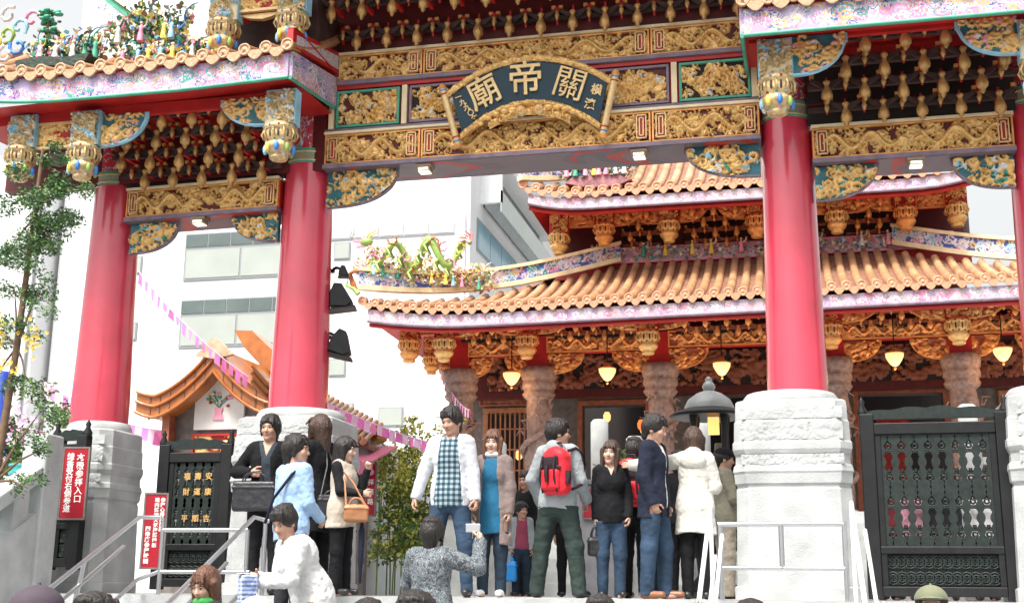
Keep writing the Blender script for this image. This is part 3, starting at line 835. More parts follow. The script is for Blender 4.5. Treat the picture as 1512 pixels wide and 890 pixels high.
# side-bay soffits, inner fascia
sf = MB()
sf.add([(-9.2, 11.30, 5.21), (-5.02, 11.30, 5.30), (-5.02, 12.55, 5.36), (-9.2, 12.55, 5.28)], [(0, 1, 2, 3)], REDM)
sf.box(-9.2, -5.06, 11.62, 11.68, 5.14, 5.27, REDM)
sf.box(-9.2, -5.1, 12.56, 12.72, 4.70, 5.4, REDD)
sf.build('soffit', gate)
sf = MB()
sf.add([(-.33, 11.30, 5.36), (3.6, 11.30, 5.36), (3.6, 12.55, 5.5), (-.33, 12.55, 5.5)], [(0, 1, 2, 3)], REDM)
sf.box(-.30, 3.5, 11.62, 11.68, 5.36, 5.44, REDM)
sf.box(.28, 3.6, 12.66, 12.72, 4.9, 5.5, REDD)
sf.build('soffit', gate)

# wing roofs
def wz_l(x, y):     # left wing: eave sweeps up towards its far left end
    t = max(0, (-7.6 - x) / 1.8)
    s = max(0.0, y - 11.22)
    return 5.545 + .22 * t * t + .04 * max(0, min(1, (x + 6.2) / 1.2)) + .30 * s + .16 * s * s + .0
def wz_r(x, y):
    t = max(0, (x - 2.7) / 1.8); s = max(0.0, y - 11.22)
    return 5.60 + .3 * t * t + .30 * s + .16 * s * s
lw = tiled_roof(gate, -9.35, -5.02, 11.22, wz_l, lambda x: 12.75, 18, .062, TILE, TILEF, name='wing_roof')
rw = tiled_roof(gate, -.33, 4.2, 11.22, wz_r, lambda x: 12.75, 19, .062, TILE, TILEF, name='wing_roof')
for (xa, xb, fz, par) in ((-9.35, -5.02, wz_l, lw), (-.33, 4.2, wz_r, rw)):
    n = 24
    path = [(xa + (xb - xa) * i / n, 11.26, fz(xa + (xb - xa) * i / n, 11.22) - .315) for i in range(n + 1)]
    f = sweep_strip(path, .265, 0, FRIEZE, .04)
    fo = f.build('painted_fascia', par)
    painted_strip('scroll_painting', fo, path, .265, .024, int(xa * 3) + 50, PAL_F)
    tb = MB(); tb.tube([(p[0], p[1] - .01, p[2] - .004) for p in path], .02, GREENP, 8); tb.build('green_moulding', fo)
    rb = MB(); rb.tube([(p[0], p[1], p[2] + .282) for p in path], .022, REDM, 6); rb.build('red_moulding', fo)
# inner gable ends of the wings
for (x, s, fz, par) in ((-5.0, 1, wz_l, lw), (-.35, -1, wz_r, rw)):
    gb = MB(); z0 = fz(x, 11.22)
    gb.prism([(11.26, z0 - .32), (12.62, z0 - .14), (12.62, z0 + .22), (11.26, z0 - .03)], x - .02, x + .02, FRIEZE, axis='x')
    go = gb.build('gable_board', par)
    gp_ = [(x, 11.26, z0 - .32), (x, 12.62, z0 - .14)]; gh_ = [.29, .36]
    painted_strip('scroll_painting', go, gp_ if s > 0 else gp_[::-1], gh_ if s > 0 else gh_[::-1], .024, 77, PAL_F)
    gm = MB(); gm.tube([(x, 11.25, z0 - .325), (x, 12.62, z0 - .145)], .02, GREENP, 8)
    gm.box(x - .05, x + .05, 11.24, 12.62, z0 + .225, z0 + .235, REDM)
    gm.build('green_moulding', go)
    gp = MB(); gp.prism([(11.2, z0 + .0), (12.7, z0 + .30), (12.7, z0 + .56), (11.2, z0 + .20)], x - .035, x + .035, REDM, axis='x'); gp.build('red_verge_board', go)
    gi = MB(); gi.prism([(11.3, z0 + .06), (12.5, z0 + .30), (12.5, z0 + .46), (11.3, z0 + .17)], x + s * .036 - .002, x + s * .036 + .002, FRIEZEB, axis='x'); gi.build('painted_inlay', go)
# wing ridges with porcelain figures and dragons
rp = [(-5.9 - .18 * i, 12.72, 6.22 + .006 * i * i) for i in range(20)]
r1 = sweep_strip(rp, .10, 0, GREENP, .10); ro = r1.build('ridge', lw)
sweep_strip(rp, .05, 0, CREAM, .16, zoff=.10).build('ridge_cap', ro)
sweep_strip([(p[0], p[1] - .0, p[2]) for p in rp], .16, 0, FRIEZEB, .08, zoff=-.17).build('painted_ridge_band', ro)
shelf = MB(); shelf.prism([(-8.62, 5.88), (-8.5, 5.86), (-8.2, 5.90), (-7.9, 5.88), (-7.75, 5.92), (-7.7, 6.02), (-8.0, 5.99), (-8.35, 6.03), (-8.66, 6.0)], 11.75, 12.15, mat('dark_rock_glaze', (0.014, 0.03, 0.018), .5, var=.5, bump=.6, bscale=20))
so = shelf.build('rock_shelf', lw)
figurine_cluster(so, [(-8.5, 11.95, 6.03, .3), (-8.36, 11.95, 6.02, .42), (-8.2, 11.95, 6.0, .3), (-8.06, 11.95, 5.99, .36), (-7.9, 11.95, 6.0, .42), (-7.78, 11.95, 6.0, .3)], 5)
figurine_cluster(lw, [(-7.55 + .17 * i, 12.3, 6.02 - .0 * i, .22 + .05 * (i % 3)) for i in range(9)], 6)
figurine_cluster(lw, [(-7.9 + .2 * i, 12.62, 6.5, .35 + .12 * ((i * 7) % 3)) for i in range(5)], 16)
tr = MB(); tr.tube([(-8.4, 11.95, 6.0), (-8.38, 11.95, 6.25), (-8.42, 11.95, 6.5), (-8.36, 11.95, 6.66)], .018, BARK, 6)
for i in range(60):
    a = random.uniform(0, 6.28); tr.ball((-8.4 + random.uniform(-.13, .13), 11.95 + random.uniform(-.08, .08), random.choice([6.28, 6.42, 6.58, 6.66]) + random.uniform(-.03, .03)), random.uniform(.02, .04), random.choice([GREENP, LEAFD, GREENP]), 6, (1.4, 1, .7))
tr.build('porcelain_pine', so)
dragon(lw, -8.1, 12.72, 6.5, 1.25, 1, 3)
# far left corner ornament: curling cloud and ribbon
co = MB()
for k in range(9):
    a0 = k * .9; c = Vector((-9.0 + .12 * (k % 4), 11.6 + .05 * k, 5.85 + .11 * k))
    co.tube([c + Vector((math.cos(a0 + t * .8), 0, math.sin(a0 + t * .8))) * .12 * (1 - t * .09) for t in range(8)], .024, [SKYP, PINKP, WHITEP, BLUEP, YELP, LIMEP][k % 6], 6)
co.tube([(-9.3, 11.6, 5.75), (-9.0, 11.6, 5.82), (-8.75, 11.6, 5.80), (-8.6, 11.6, 5.7)], .035, ORANGE, 8)
co.tube([(-9.3, 11.6, 5.98), (-8.98, 11.6, 5.95), (-8.7, 11.6, 5.85)], .04, BLUEP, 8)
co.build('cloud_ornament', lw)

# hanging posts and crescent brackets of the wings
for i, (x, y, zb, s) in enumerate(((-5.21, 11.55, 4.46, .93), (-7.52, 11.55, 4.40, .93), (-8.34, 11.6, 4.46, .9), (-.05, 11.62, 4.58, .93), (2.36, 11.6, 4.55, .93))):
    drum_post(gate, x, y, zb, s, seed=i + 2)
for i, (x, y, zb, s) in enumerate(((-5.92, 11.5, 5.70, .93), (-5.12, 11.5, 5.72, .93), (-.2, 11.5, 5.72, .93), (.6, 11.5, 5.72, .93))):
    drum_post(gate, x, y, zb, s, seed=i + 22)
for (x0, x1, z0, z1, sd, sg) in ((-5.92, -5.36, 4.90, 5.22, -1, 91), (-7.36, -6.82, 4.80, 5.16, 1, 92), (.10, .62, 4.98, 5.38, 1, 93), (1.66, 2.2, 5.02, 5.40, -1, 94)):
    bracket_board('crescent_bracket', gate, x0, x1, z0, z1, 11.6, sd, sg, ground=TEAL, accents=(WHITEP, PINKP), acc=.07, sc=.10, rimm=SKYP)
framed('corner_panel', gate, -8.22, -7.68, 4.83, 5.14, 11.66, fw=.03, frame=GOLDP, seed=95, sc=.1, ground=REDM)
cb = MB(); cb.prism([(-8.25, 4.8), (-8.1, 4.70), (-7.95, 4.66), (-7.8, 4.70), (-7.65, 4.8)], 11.68, 11.78, DARKT); cb.build('arched_brace', gate)
# corner brace between the central drums
framed('corner_panel', gate, -5.78, -5.28, 6.20, 6.50, 11.55, fw=.03, frame=GOLDP, seed=96, sc=.1, ground=REDM)
cbx = MB(); cbx.prism([(-5.8, 6.19), (-5.65, 6.14), (-5.5, 6.12), (-5.4, 6.14), (-5.26, 6.19)], 11.56, 11.62, GOLDP)
cbx.box(-6.0, -5.0, 11.9, 12.6, 5.95, 6.5, DARKT); cbx.build('corner_brace', gate)
gr = MB(); gr.box(-6.06, -5.85, 11.52, 11.62, 6.15, 6.9, SKYP); gr.box(-5.82, -5.70, 11.6, 11.7, 6.15, 6.9, REDM); gr.build('upper_post', gate)
# central roof (above the frame, shades the brackets)
def cz(x, y):
    t = max(0, abs(x + 2.66) - 2.4); s = max(0, y - 10.75)
    return 7.25 + .05 * t * t + .32 * s + .16 * s * s
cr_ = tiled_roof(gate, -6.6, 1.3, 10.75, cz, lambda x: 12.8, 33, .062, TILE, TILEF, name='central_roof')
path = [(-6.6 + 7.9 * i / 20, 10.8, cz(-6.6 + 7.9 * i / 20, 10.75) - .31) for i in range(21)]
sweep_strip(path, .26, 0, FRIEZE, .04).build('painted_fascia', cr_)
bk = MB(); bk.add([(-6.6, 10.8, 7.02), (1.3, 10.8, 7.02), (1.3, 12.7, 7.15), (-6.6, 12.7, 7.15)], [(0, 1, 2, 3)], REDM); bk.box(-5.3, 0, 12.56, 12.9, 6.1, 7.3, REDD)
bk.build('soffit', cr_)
# backs of the roofs so they read from the side
bb = MB()
for (xa, xb, z, fz) in ((-9.35, -5.02, 6.1, wz_l), (-.33, 4.2, 6.2, wz_r), (-6.6, 1.3, 8.3, cz)):
    ya = 12.8; zt = fz((xa + xb) / 2, 12.75)
    bb.add([(xa, 12.75, zt), (xb, 12.75, zt), (xb, 14.3, zt - .8), (xa, 14.3, zt - .8)], [(0, 1, 2, 3), (3, 2, 1, 0)][:1], TILEB)
bb.build('rear_roof', gate)

# name plaque: fan-shaped scroll
plq = empty('name_plaque', (-2.68, 12.32, 5.25), 'fan-shaped dark teal name board with three big gold characters hung on the gate beam', 'sign')
TILT = rad(-9)
def arcpt(s, v, e=0.0):
    x = s * (.76 + .10 * v + e); z = -.30 * s * s + .42 * v
    return x, z
def arc_poly(s0, s1, v0, v1, n=22, e=0.0):
    a = [arcpt(s0 + (s1 - s0) * i / n, v0, e) for i in range(n + 1)]
    b = [arcpt(s1 + (s0 - s1) * i / n, v1, e) for i in range(n + 1)]
    return a, b
def arc_slab(s0, s1, v0, v1, y0, y1, m, name, e=0.0):
    a, b = arc_poly(s0, s1, v0, v1, e=e); n = len(a); mb = MB()
    b = b[::-1]
    V = [(p[0], y0, p[1]) for p in a] + [(p[0], y0, p[1]) for p in b] + [(p[0], y1, p[1]) for p in a] + [(p[0], y1, p[1]) for p in b]
    F = []
    for i in range(n - 1):
        F += [(i, i + 1, n + i + 1, n + i), (2 * n + i, 3 * n + i, 3 * n + i + 1, 2 * n + i + 1), (i, 2 * n + i, 2 * n + i + 1, i + 1), (n + i, n + i + 1, 3 * n + i + 1, 3 * n + i)]
    F += [(0, n, 3 * n, 2 * n), (n - 1, 3 * n - 1, 4 * n - 1, 2 * n - 1)]
    mb.add(V, F, m); return mb.build(name, plq)
arc_slab(-1, 1, 0, 1, 0, .05, TEALD, 'board')
# carved gold borders above and below, in swept relief
def arc_relief(s0, s1, v0, v1, y, seed, name, sc=.06, depth=.035, scallop=0.0, gm=GOLD):
    L, H = abs(s1 - s0) * .9, (v1 - v0) * .42
    h = scroll_field(L, H, sc, seed, .011); nx, nz = h.shape
    V = []
    for i in range(nx):
        for k in range(nz):
            s = s0 + (s1 - s0) * i / (nx - 1); v = v0 + (v1 - v0) * k / (nz - 1)
            if scallop and v1 <= .01: v = v1 + (v0 - v1) * (1 - k / (nz - 1)) * (1 + scallop * math.sin(s * 9)) * (1 - .75 * s * s)
            x, z = arcpt(s, v); V.append((x, y - h[i, k] * depth - .02 * math.sin(math.pi * k / (nz - 1)), z))
    idx = np.arange(nx * nz).reshape(nx, nz)
    F = np.stack([idx[:-1, :-1], idx[1:, :-1], idx[1:, 1:], idx[:-1, 1:]], -1).reshape(-1, 4)
    return arrmesh(name, np.array(V), F, [gm], None, True, plq)
arc_relief(-1.05, 1.05, 1.0, 1.17, .0, 101, 'carved_top_border'); arc_relief(-1.03, 1.03, -.16, 0.0, .0, 102, 'carved_lower_border')
arc_relief(-.62, .62, -.42, -.16, .01, 103, 'dragon_mask_carving', sc=.09, depth=.07, scallop=.0)
arc_slab(-1.05, 1.05, 1.0, 1.17, .003, .05, GOLDO, 'border_back'); arc_slab(-1.03, 1.03, -.16, 0.0, .003, .05, GOLDO, 'border_back')
for sx in (-1, 1):
    dm = MB()
    dm.ball((sx * .10 + .02, -.04, -.125), .06, GOLDP, 12); dm.ball((sx * .10 + .02, -.085, -.125), .028, GOLDO, 8)
    for k in range(5): dm.ball((sx * (.2 + k * .09) + .02, -.02, -.10 - .008 * k * k), .045 - .004 * k, GOLD, 8, (1.3, .8, .9))
    dm.build('dragon_mask_eye', plq)
for sx in (-1, 1):
    ed = MB()
    a = Vector((sx * .80, -.02, -.44)); b = Vector((sx * .96, -.02, .20))
    ed.tube([a, b], .036, GOLDP, 14); ed.tube([a - (b - a) * .06, a], [.03, .05], GOLDO, 10); ed.tube([b, b + (b - a) * .07], [.05, .02], GOLDO, 10)
    for t in (.05, .12, .88, .95): ed.tube([a + (b - a) * t, a + (b - a) * (t + .02)], .042, BLUEP if t < .1 or t > .9 else REDM, 12)
    ed.build('scroll_end', plq)
plq.rotation_euler = (rad(9), 0, 0)

def text(s, size, loc, m, parent, name='lettering', rot=0.0, off=0.0, ext=.012, rx=math.pi / 2, rz=0.0, vertical=False, gap=1.0, sx=1.0):
    cu = bpy.data.curves.new(name, 'FONT'); cu.body = ("\n".join(s) if vertical else s)
    cu.size = size; cu.align_x = 'CENTER'; cu.align_y = 'CENTER'; cu.extrude = ext; cu.offset = off
    cu.space_line = gap; cu.resolution_u = 4
    o = bpy.data.objects.new(name, cu); COL.objects.link(o)
    dg = bpy.context.evaluated_depsgraph_get()
    me = bpy.data.meshes.new_from_object(o.evaluated_get(dg))
    bpy.data.objects.remove(o)
    me.materials.clear(); me.materials.append(m)
    o = bpy.data.objects.new(name, me); COL.objects.link(o); o.parent = parent
    o.matrix_local = Matrix.Translation(loc) @ Matrix.Rotation(rz, 4, 'Z') @ Matrix.Rotation(rx, 4, 'X') @ Matrix.Rotation(rot, 4, 'Z') @ Matrix.Diagonal((sx, 1, 1, 1))
    return o
for ch, s, rt, sz in (('廟', -.60, 24, .37), ('帝', -.03, 0, .40), ('關', .56, -20, .37)):
    x, z = arcpt(s, .5); text(ch, sz, (x, -.012, z), GOLDP, plq, rot=rad(rt), off=.0 if ch == '關' else .003, ext=.022)
for i, ch in enumerate('横濱'):
    x, z = arcpt(.90 - .05 * i, .68 - .42 * i); text(ch, .12, (x, -.008, z), GOLDP, plq, rot=rad(-14), off=.003, ext=.008)
for i, ch in enumerate('一九九〇年'):
    x, z = arcpt(-.93 + .035 * i, .82 - .19 * i); text(ch, .075, (x, -.008, z), GOLDP, plq, rot=rad(14), off=.002, ext=.006)

# spotlights under the beams
def spotlight(x, y, z, lab):
    t = empty('spotlight', (x, y, z), lab, 'lamp', 'small spotlights under the gate beams')
    mb = MB(); mb.box(-.09, .09, -.08, .08, -.035, 0.0, mat('spot_housing', (.28, .2, .13), .5)); mb.box(-.075, .075, -.07, .07, -.075, -.036, mat('spot_housing', (.28, .2, .13))); mb.build('housing', t, bevel=.006)
    l = MB(); l.box(-.06, .06, -.058, .058, -.085, -.076, LENS); l.box(-.055, .055, -.0765, -.071, -.07, -.045, LENS); l.build('lens', t)
spotlight(-3.92, 12.6, 4.682, 'small square spotlight under the left half of the wide central beam')
spotlight(-1.52, 12.6, 4.682, 'small square spotlight under the right half of the wide central beam')
spotlight(-6.62, 12.6, 4.232, 'small square spotlight under the narrow beam of the left side bay')
spotlight(1.30, 12.6, 4.388, 'small square spotlight under the narrow beam of the right side bay')

# black floodlights on the second pillar
def floodlight(x, y, z, s, ang, lab, tilt=0.0):
    t = empty('floodlight', (x, y, z), lab, 'lamp', 'black floodlights beside the second pillar')
    hs_ = MB(); a = math.cos(tilt); 
    hs_.prism([(-.14 * s, -.13 * s), (.08 * s, -.16 * s), (.17 * s, -.10 * s), (.05 * s, .16 * s), (-.05 * s, .18 * s), (-.12 * s, .05 * s)], -.14 * s, .14 * s, IRON)
    hs_.build('housing', t, bevel=.012 * s)
    vz = MB(); vz.box(-.16 * s, .20 * s, -.15 * s, .15 * s, -.185 * s, -.165 * s, IRON); vz.build('visor', t)
    br = MB(); br.tube([(-.12 * s, 0, .1 * s), (-.22 * s, 0, .12 * s), (-.32 * s, .05, .1 * s)], .018, IRON, 8); br.build('arm', t)
    t.rotation_euler = (0, ang, rad(15))
floodlight(-5.00, 12.95, 3.30, .85, rad(-8), 'upper black floodlight hanging beside the second red pillar')
floodlight(-4.97, 12.95, 2.76, .85, rad(12), 'lower black floodlight hanging beside the second red pillar')
floodlight(-4.97, 12.95, 3.60, .38, rad(0), 'smallest black lamp, topmost beside the second red pillar')
# the stainless conduit post the lamps hang from
pp = MB(); pp.tube([(-5.20, 13.05, 2.05), (-5.20, 13.05, 4.7)], .02, IRON, 8)
for z in (2.84, 3.38, 3.62): pp.box(-5.3, -5.12, 13.02, 13.07, z, z + .04, IRON)
tag(pp.build('conduit_pole'), 'thin black conduit pole carrying floodlights on the second pillar', 'pole')
# ------------------------------------------------------------------ the temple
temple = empty('temple', (0, 0, 0), 'red and gold temple hall with two tiers of orange tiled roof behind the gate', 'temple')
TCX = -.85
# podium
pod = MB(); pod.box(-9.5, 8, 20.5, 40, 0, 1.35, STONEG)
for i in range(7): pod.box(-4.4, 2.6, 20.5 - .3 * (7 - i), 20.5 - .001, .19 * i, .19 * (i + 1) - .001, STONE)
pod.build('podium', temple)
# walls
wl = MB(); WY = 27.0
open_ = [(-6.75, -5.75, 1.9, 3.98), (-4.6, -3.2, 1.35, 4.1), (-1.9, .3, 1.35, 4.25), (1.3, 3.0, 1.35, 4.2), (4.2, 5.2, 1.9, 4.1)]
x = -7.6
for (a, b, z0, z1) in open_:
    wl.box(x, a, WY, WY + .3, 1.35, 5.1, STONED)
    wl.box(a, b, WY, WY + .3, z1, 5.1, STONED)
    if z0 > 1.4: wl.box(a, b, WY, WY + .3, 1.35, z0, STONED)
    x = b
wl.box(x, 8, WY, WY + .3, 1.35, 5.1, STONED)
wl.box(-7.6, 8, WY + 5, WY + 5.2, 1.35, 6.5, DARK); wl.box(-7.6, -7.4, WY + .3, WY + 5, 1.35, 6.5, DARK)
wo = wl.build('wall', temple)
for i, (a, b, z0, z1) in enumerate(open_):
    f = MB(); t = .11
    m = WOODO if i in (0, 4) else WOOD
    f.box(a - t, a, WY - .08, WY + .05, z0, z1 + t, m); f.box(b, b + t, WY - .08, WY + .05, z0, z1 + t, m); f.box(a, b, WY - .08, WY + .05, z1, z1 + t, m)
    if i in (0, 4):
        f.box(a, b, WY - .08, WY + .05, z0 - .1, z0, m)
        for k in range(9): f.box(a + (k + .5) * (b - a) / 9 - .018, a + (k + .5) * (b - a) / 9 + .018, WY - .02, WY + .02, z0, z1, WOODO)
        for k in range(4): f.box(a, b, WY - .021, WY + .021, z0 + (k + .7) * (z1 - z0) / 4.5, z0 + (k + .7) * (z1 - z0) / 4.5 + .03, WOODO)
    f.build('window' if i in (0, 4) else 'door_frame', temple)
    # carved lintel panel over each opening, gilded name boards inside
    framed('lintel_carving', temple, a - .2, b + .2, z1 + .16, z1 + .48, WY - .06, fw=.03, frame=WOODO, gold=WOOD, ground=WOOD, sc=.16, seed=120 + i, res=.03)
# red altar drapes and small altar lamps deep inside
dr = MB(); dr.box(1.8, 2.5, WY + 2.5, WY + 2.6, 2.0, 4.2, mat('red_silk', (.5, .02, .015), .4, var=.4, vscale=6)); dr.build('altar_drape', temple)
for k, (x, z) in enumerate(((-4.3, 3.95), (-3.5, 3.75), (-1.2, 3.8), (1.5, 3.3), (2.7, 3.5), (-6.1, 3.3), (-6.4, 3.1))):
    t = MB(); t.lathe([(.03, 0), (.08, .05), (.09, .16), (.05, .24)], LAMP if k % 2 == 0 else mat('red_altar_lamp', (.8, .1, .03), .4, emit=(1, .15, .03), estr=1.2), (x, WY + 1.6, z), seg=10); t.tube([(x, WY + 1.6, z + .24), (x, WY + 1.6, 5.0)], .008, IRON, 4)
    tag(t.build('altar_lamp', None), ('small lit altar lamp glowing inside the temple ' + ['behind the second carved column, upper', 'left doorway, red', 'middle doorway', 'right doorway, low and red', 'right doorway, by its right jamb', 'lattice window, right, red', 'lattice window, left'][k]), 'lamp', 'altar lamps inside the temple')

# carved stone columns
COLX = [-6.58, -4.97, -2.55, .74, 3.03, 4.7]
def column(x):
    mb = MB(); rs = np.random.RandomState(int(x * 10) + 200)
    def rf(r, z, a):
        if z < 3.75:
            P = np.array([[math.cos(a) * 1.6, math.sin(a) * 1.6, z * 1.3 + x]])
            return r * (1 + .10 * float(vnoise(P, 3)[0]) + .10 * max(0, math.sin(a * 1 + z * 4.2)) ** 3)
        return r * (1 + .035 * (math.sin(a * 12) * math.sin(z * 60)))
    prof = [(.24, 1.5 + i * .06) for i in range(38)] + [(.23, 3.78), (.30, 3.84), (.33, 3.9), (.30, 3.94), (.30, 4.0), (.34, 4.03), (.33, 4.12), (.31, 4.16), (.34, 4.2), (.36, 4.3), (.36, 4.42), (.30, 4.44)]
    mb.lathe(prof, STONEB, (x, 24, 0), seg=40, rfun=rf)
    o = mb.build('carved_column', temple)
    b = MB(); b.lathe([(.42, 1.35), (.42, 1.45), (.34, 1.52), (.36, 1.56), (.28, 1.6)], STONEG, (x, 24, 0), seg=24); b.build('column_base', o)
    k = MB(); k.box(x - .2, x + .2, 23.85, 24.15, 4.44, 5.05, REDM); k.build('column_head', o)
    # the dragon wound round the shaft
    d = MB(); pts = []
    for i in range(60):
        t = i / 59; a = -2.4 + t * 11; r = .30 - .02 * math.sin(t * 20)
        pts.append((x + math.cos(a) * r, 24 + math.sin(a) * r, 1.8 + 1.9 * t))
    d.tube(pts, [.03 + .03 * math.sin(3.14 * i / 59) for i in range(60)], STONEB, 7)
    for k in range(12):
        a = rs.uniform(2.9, 6.5); z = rs.uniform(2.9, 3.75); c = Vector((x + math.cos(a) * .3, 24 + math.sin(a) * .3, z))
        d.tube([c, c + Vector((rs.uniform(-.1, .1), -.06, .08)), c + Vector((rs.uniform(-.2, .2), -.08, rs.uniform(-.05, .15)))], [.03, .02, .008], STONEB, 5)
    d.build('carved_dragon', o)
for x in COLX: column(x)

# beams between columns, spandrels, inner carvings
pmesh = PENDM
spans = [(COLX[i], COLX[i + 1]) for i in range(5)]
for i, (a, b) in enumerate(spans):
    z = 4.68 + .03 * i
    framed('carved_beam', temple, a + .18, b - .18, z, z + .33, 23.86, fw=.03, frame=GOLDO, gold=GOLDO, ground=WOOD, sc=.11, seed=140 + i, res=.018, depth=.06, back=.2, motif='dragon')
    wsp = min(.75, (b - a) * .3)
    for sd, (p, q) in ((1, (a + .18, a + .18 + wsp)), (-1, (b - .18 - wsp, b - .18))):
        bracket_board('spandrel', temple, p, q, z - .42, z - .02, 23.9, sd, 150 + i * 2 + sd, gold=GOLDO, ground=WOOD, rimm=GOLDO, sc=.13, res=.022, depth=.06)
    relief('inner_carving', temple, a, b, 4.35, 5.1, 26.2, gold=WOOD, ground=DARK, sc=.2, seed=170 + i, res=.035, depth=.1)
ib = MB(); ib.box(-7.4, 7, 26.25, 26.5, 4.2, 5.3, REDD); ib.box(-7.4, 7, 24, 26.3, 5.3, 5.35, REDD); ib.build('inner_beam', temple)
# bracket band under the lower eave
def bay_simple(x0, x1, zb, zt, yb, yt, cols, rows, gold, par, name, s=1.2):
    o, spots = bracket_bay(par, x0, x1, zb, zt, yb, yt, cols, rows, pmesh, name=name, arm=WOOD, red=REDM, pendants=False)
    mb = MB()
    for (x, y, z) in spots:
        mb.lathe([(0.012 * s, z), (0.034 * s, z - .02 * s), (0.02 * s, z - .04 * s), (0.05 * s, z - .10 * s), (0.044 * s, z - .14 * s), (.01 * s, z - .18 * s)], gold, (x, y, 0), seg=7)
    tag(mb.build('gilded_pendants', o), kind='stuff')
for i, (a, b) in enumerate([(-6.9, -4.97), (-4.97, -2.55), (-2.55, .74), (.74, 3.03), (3.03, 5.4)]):
    bay_simple(a + .35, b - .35, 5.0, 5.35, 23.7, 23.0, max(4, int((b - a) / .24)), 3, GOLDO, temple, 'bracket_array')
DP = [(-7.25, 22.6), (-6.55, 22.6), (-4.92, 22.6), (-2.62, 22.6), (.68, 22.6), (2.85, 22.6), (4.6, 22.6)]
for i, (x, y) in enumerate(DP):
    drum_post(temple, x, y, 4.36, 1.1, seed=60 + i, gold=GOLD if i % 2 else GOLDO, petals=False)
    for sd in (-1, 1):
        if i == 0 and sd == 1: continue
        if i == 1 and sd == -1: continue
        if i == 0: continue
        p, q = (x + .2, x + .85) if sd > 0 else (x - .85, x - .2)
        bracket_board('crescent_bracket', temple, p, q, 4.86, 5.22, 22.66, sd, 200 + i * 2 + sd, gold=GOLD if i % 2 else GOLDO, ground=WOOD, rimm=GOLDO, sc=.13, res=.022, depth=.06)
framed('corner_panel', temple, -7.07, -6.74, 4.9, 5.18, 22.66, fw=.03, frame=GOLDO, gold=GOLDO, ground=WOOD, sc=.12, seed=230, res=.02)
# side (left) brackets, seen past the corner
for k in range(2):
    drum_post(temple, -7.1, 23.6 + k * 1.2, 4.3, .9, seed=80 + k, gold=GOLDO, petals=False)

# lower roof
EX0, EX1, EY = -7.95, 6.3, 21.8
def lz(x, y):
    t = max(0, (-5.7 - x) / 2.25); t2 = max(0, (x - 4.2) / 2.2); s = max(0, y - EY)
    return 5.27 + .22 * t * t + .24 * t2 * t2 + .02 * (x + .85) * .6 + .28 * s + .055 * s * s
def lend(x):
    k = min(25.0, EY + .12 + (x - EX0) * .68, EY + .12 + (EX1 - x) * .68)
    return max(EY + .02, k)
lr = tiled_roof(temple, EX0, EX1, EY, lz, lend, 56, .078, TILEO, TILEOF, name='lower_roof')
def eave_fascia(par, xa, xb, ye, fz, h, m, drop=.40):
    path = [(xa + (xb - xa) * i / 30, ye + .05, fz(xa + (xb - xa) * i / 30, ye) - drop) for i in range(31)]
    fo = sweep_strip(path, h, 0, m, .05).build('painted_fascia', par)
    painted_strip('scroll_painting', fo, path, h, .028, 9, PAL_T, sc=.11, res=.022)
    e = MB(); e.tube([(p[0], p[1] - .02, p[2] - .01) for p in path], .03, SLATE, 6); e.tube([(p[0], p[1] + .12, p[2] - .05) for p in path], .05, REDM, 6); e.build('eave_moulding', fo)
eave_fascia(lr, EX0 + .1, EX1, EY, lz, .22, FRIEZEP, drop=.33)
sf = MB()
nn = 24
V = []; F = []
for i in range(nn + 1):
    x = EX0 + .15 + (EX1 - .3 - EX0) * i / nn
    V += [(x, EY + .08, lz(x, EY) - .31), (x + (.8 if i == 0 else 0), 24.0, 5.38)]
for i in range(nn): F.append((2 * i, 2 * i + 1, 2 * i + 3, 2 * i + 2))
sf.add(V, F, REDM)
# left flank of the lower roof
V = []
for j in range(9):
    y = EY + .1 + j * .9
    V += [(EX0 + .1, y, 5.49 + .25 * 0 - .22 * min(1, j / 3)), (EX0 + .1 + min(3.0, j * .9 / .68 + .0), y, lz(-3, min(y, 24.9)) if j > 2 else lz(EX0 + .1 + j * .9 / .68, min(y, 24.8)))]
sf.add(V, [(2 * j, 2 * j + 1, 2 * j + 3, 2 * j + 2) for j in range(8)], TILEB)
sf.add([(EX0 + .1, EY + .1, 5.1), (EX0 + .1, 29, 4.9), (EX0 + .1, 29, 5.25), (EX0 + .1, EY + .1, 5.45)], [(0, 1, 2, 3)], FRIEZEP)
sf.add([(EX0 + .12, EY + .1, 5.08), (EX0 + .12, 29, 4.9), (-6.6, 29, 5.3), (-6.6, 24, 5.36)], [(0, 1, 2, 3)], REDM)
sf.build('soffit', lr)
# hip ridges, sweeping from the corners up to the upper storey
def hip(par, path, h, dh=.07):
    o = sweep_strip(path, h, 0, FRIEZEB, .10).build('hip_ridge', par)
    painted_strip('scroll_painting', o, path if path[0][0] < path[-1][0] else path[::-1], h, .054, 31, PAL_B, sc=.13, res=.024)
    c = sweep_strip([(p[0], p[1], p[2] + h + .002) for p in path], .07, 0, CREAM, .2).build('ridge_cap', o)
    sweep_strip([(p[0], p[1], p[2] - .10) for p in path], .098, 0, CREAM, .16).build('ridge_foot', o)
    return o
def hp(t, x0, y0, x1, y1, z0, z1, sag):
    return (x0 + (x1 - x0) * t, y0 + (y1 - y0) * t, z0 + (z1 - z0) * t - sag * math.sin(math.pi * t) ** 1.0 * (1 - .35 * t))
hL = hip(lr, [hp(i / 20, -8.02, 21.72, -3.45, 24.85, 5.74, 6.88, .34) for i in range(21)], .26)
hR = hip(lr, [hp(i / 20, 6.5, 21.72, 2.05, 24.85, 5.95, 6.95, .42) for i in range(21)], .26)
dragon(lr, -8.0, 21.9, 5.98, 2.35, 1, 9)
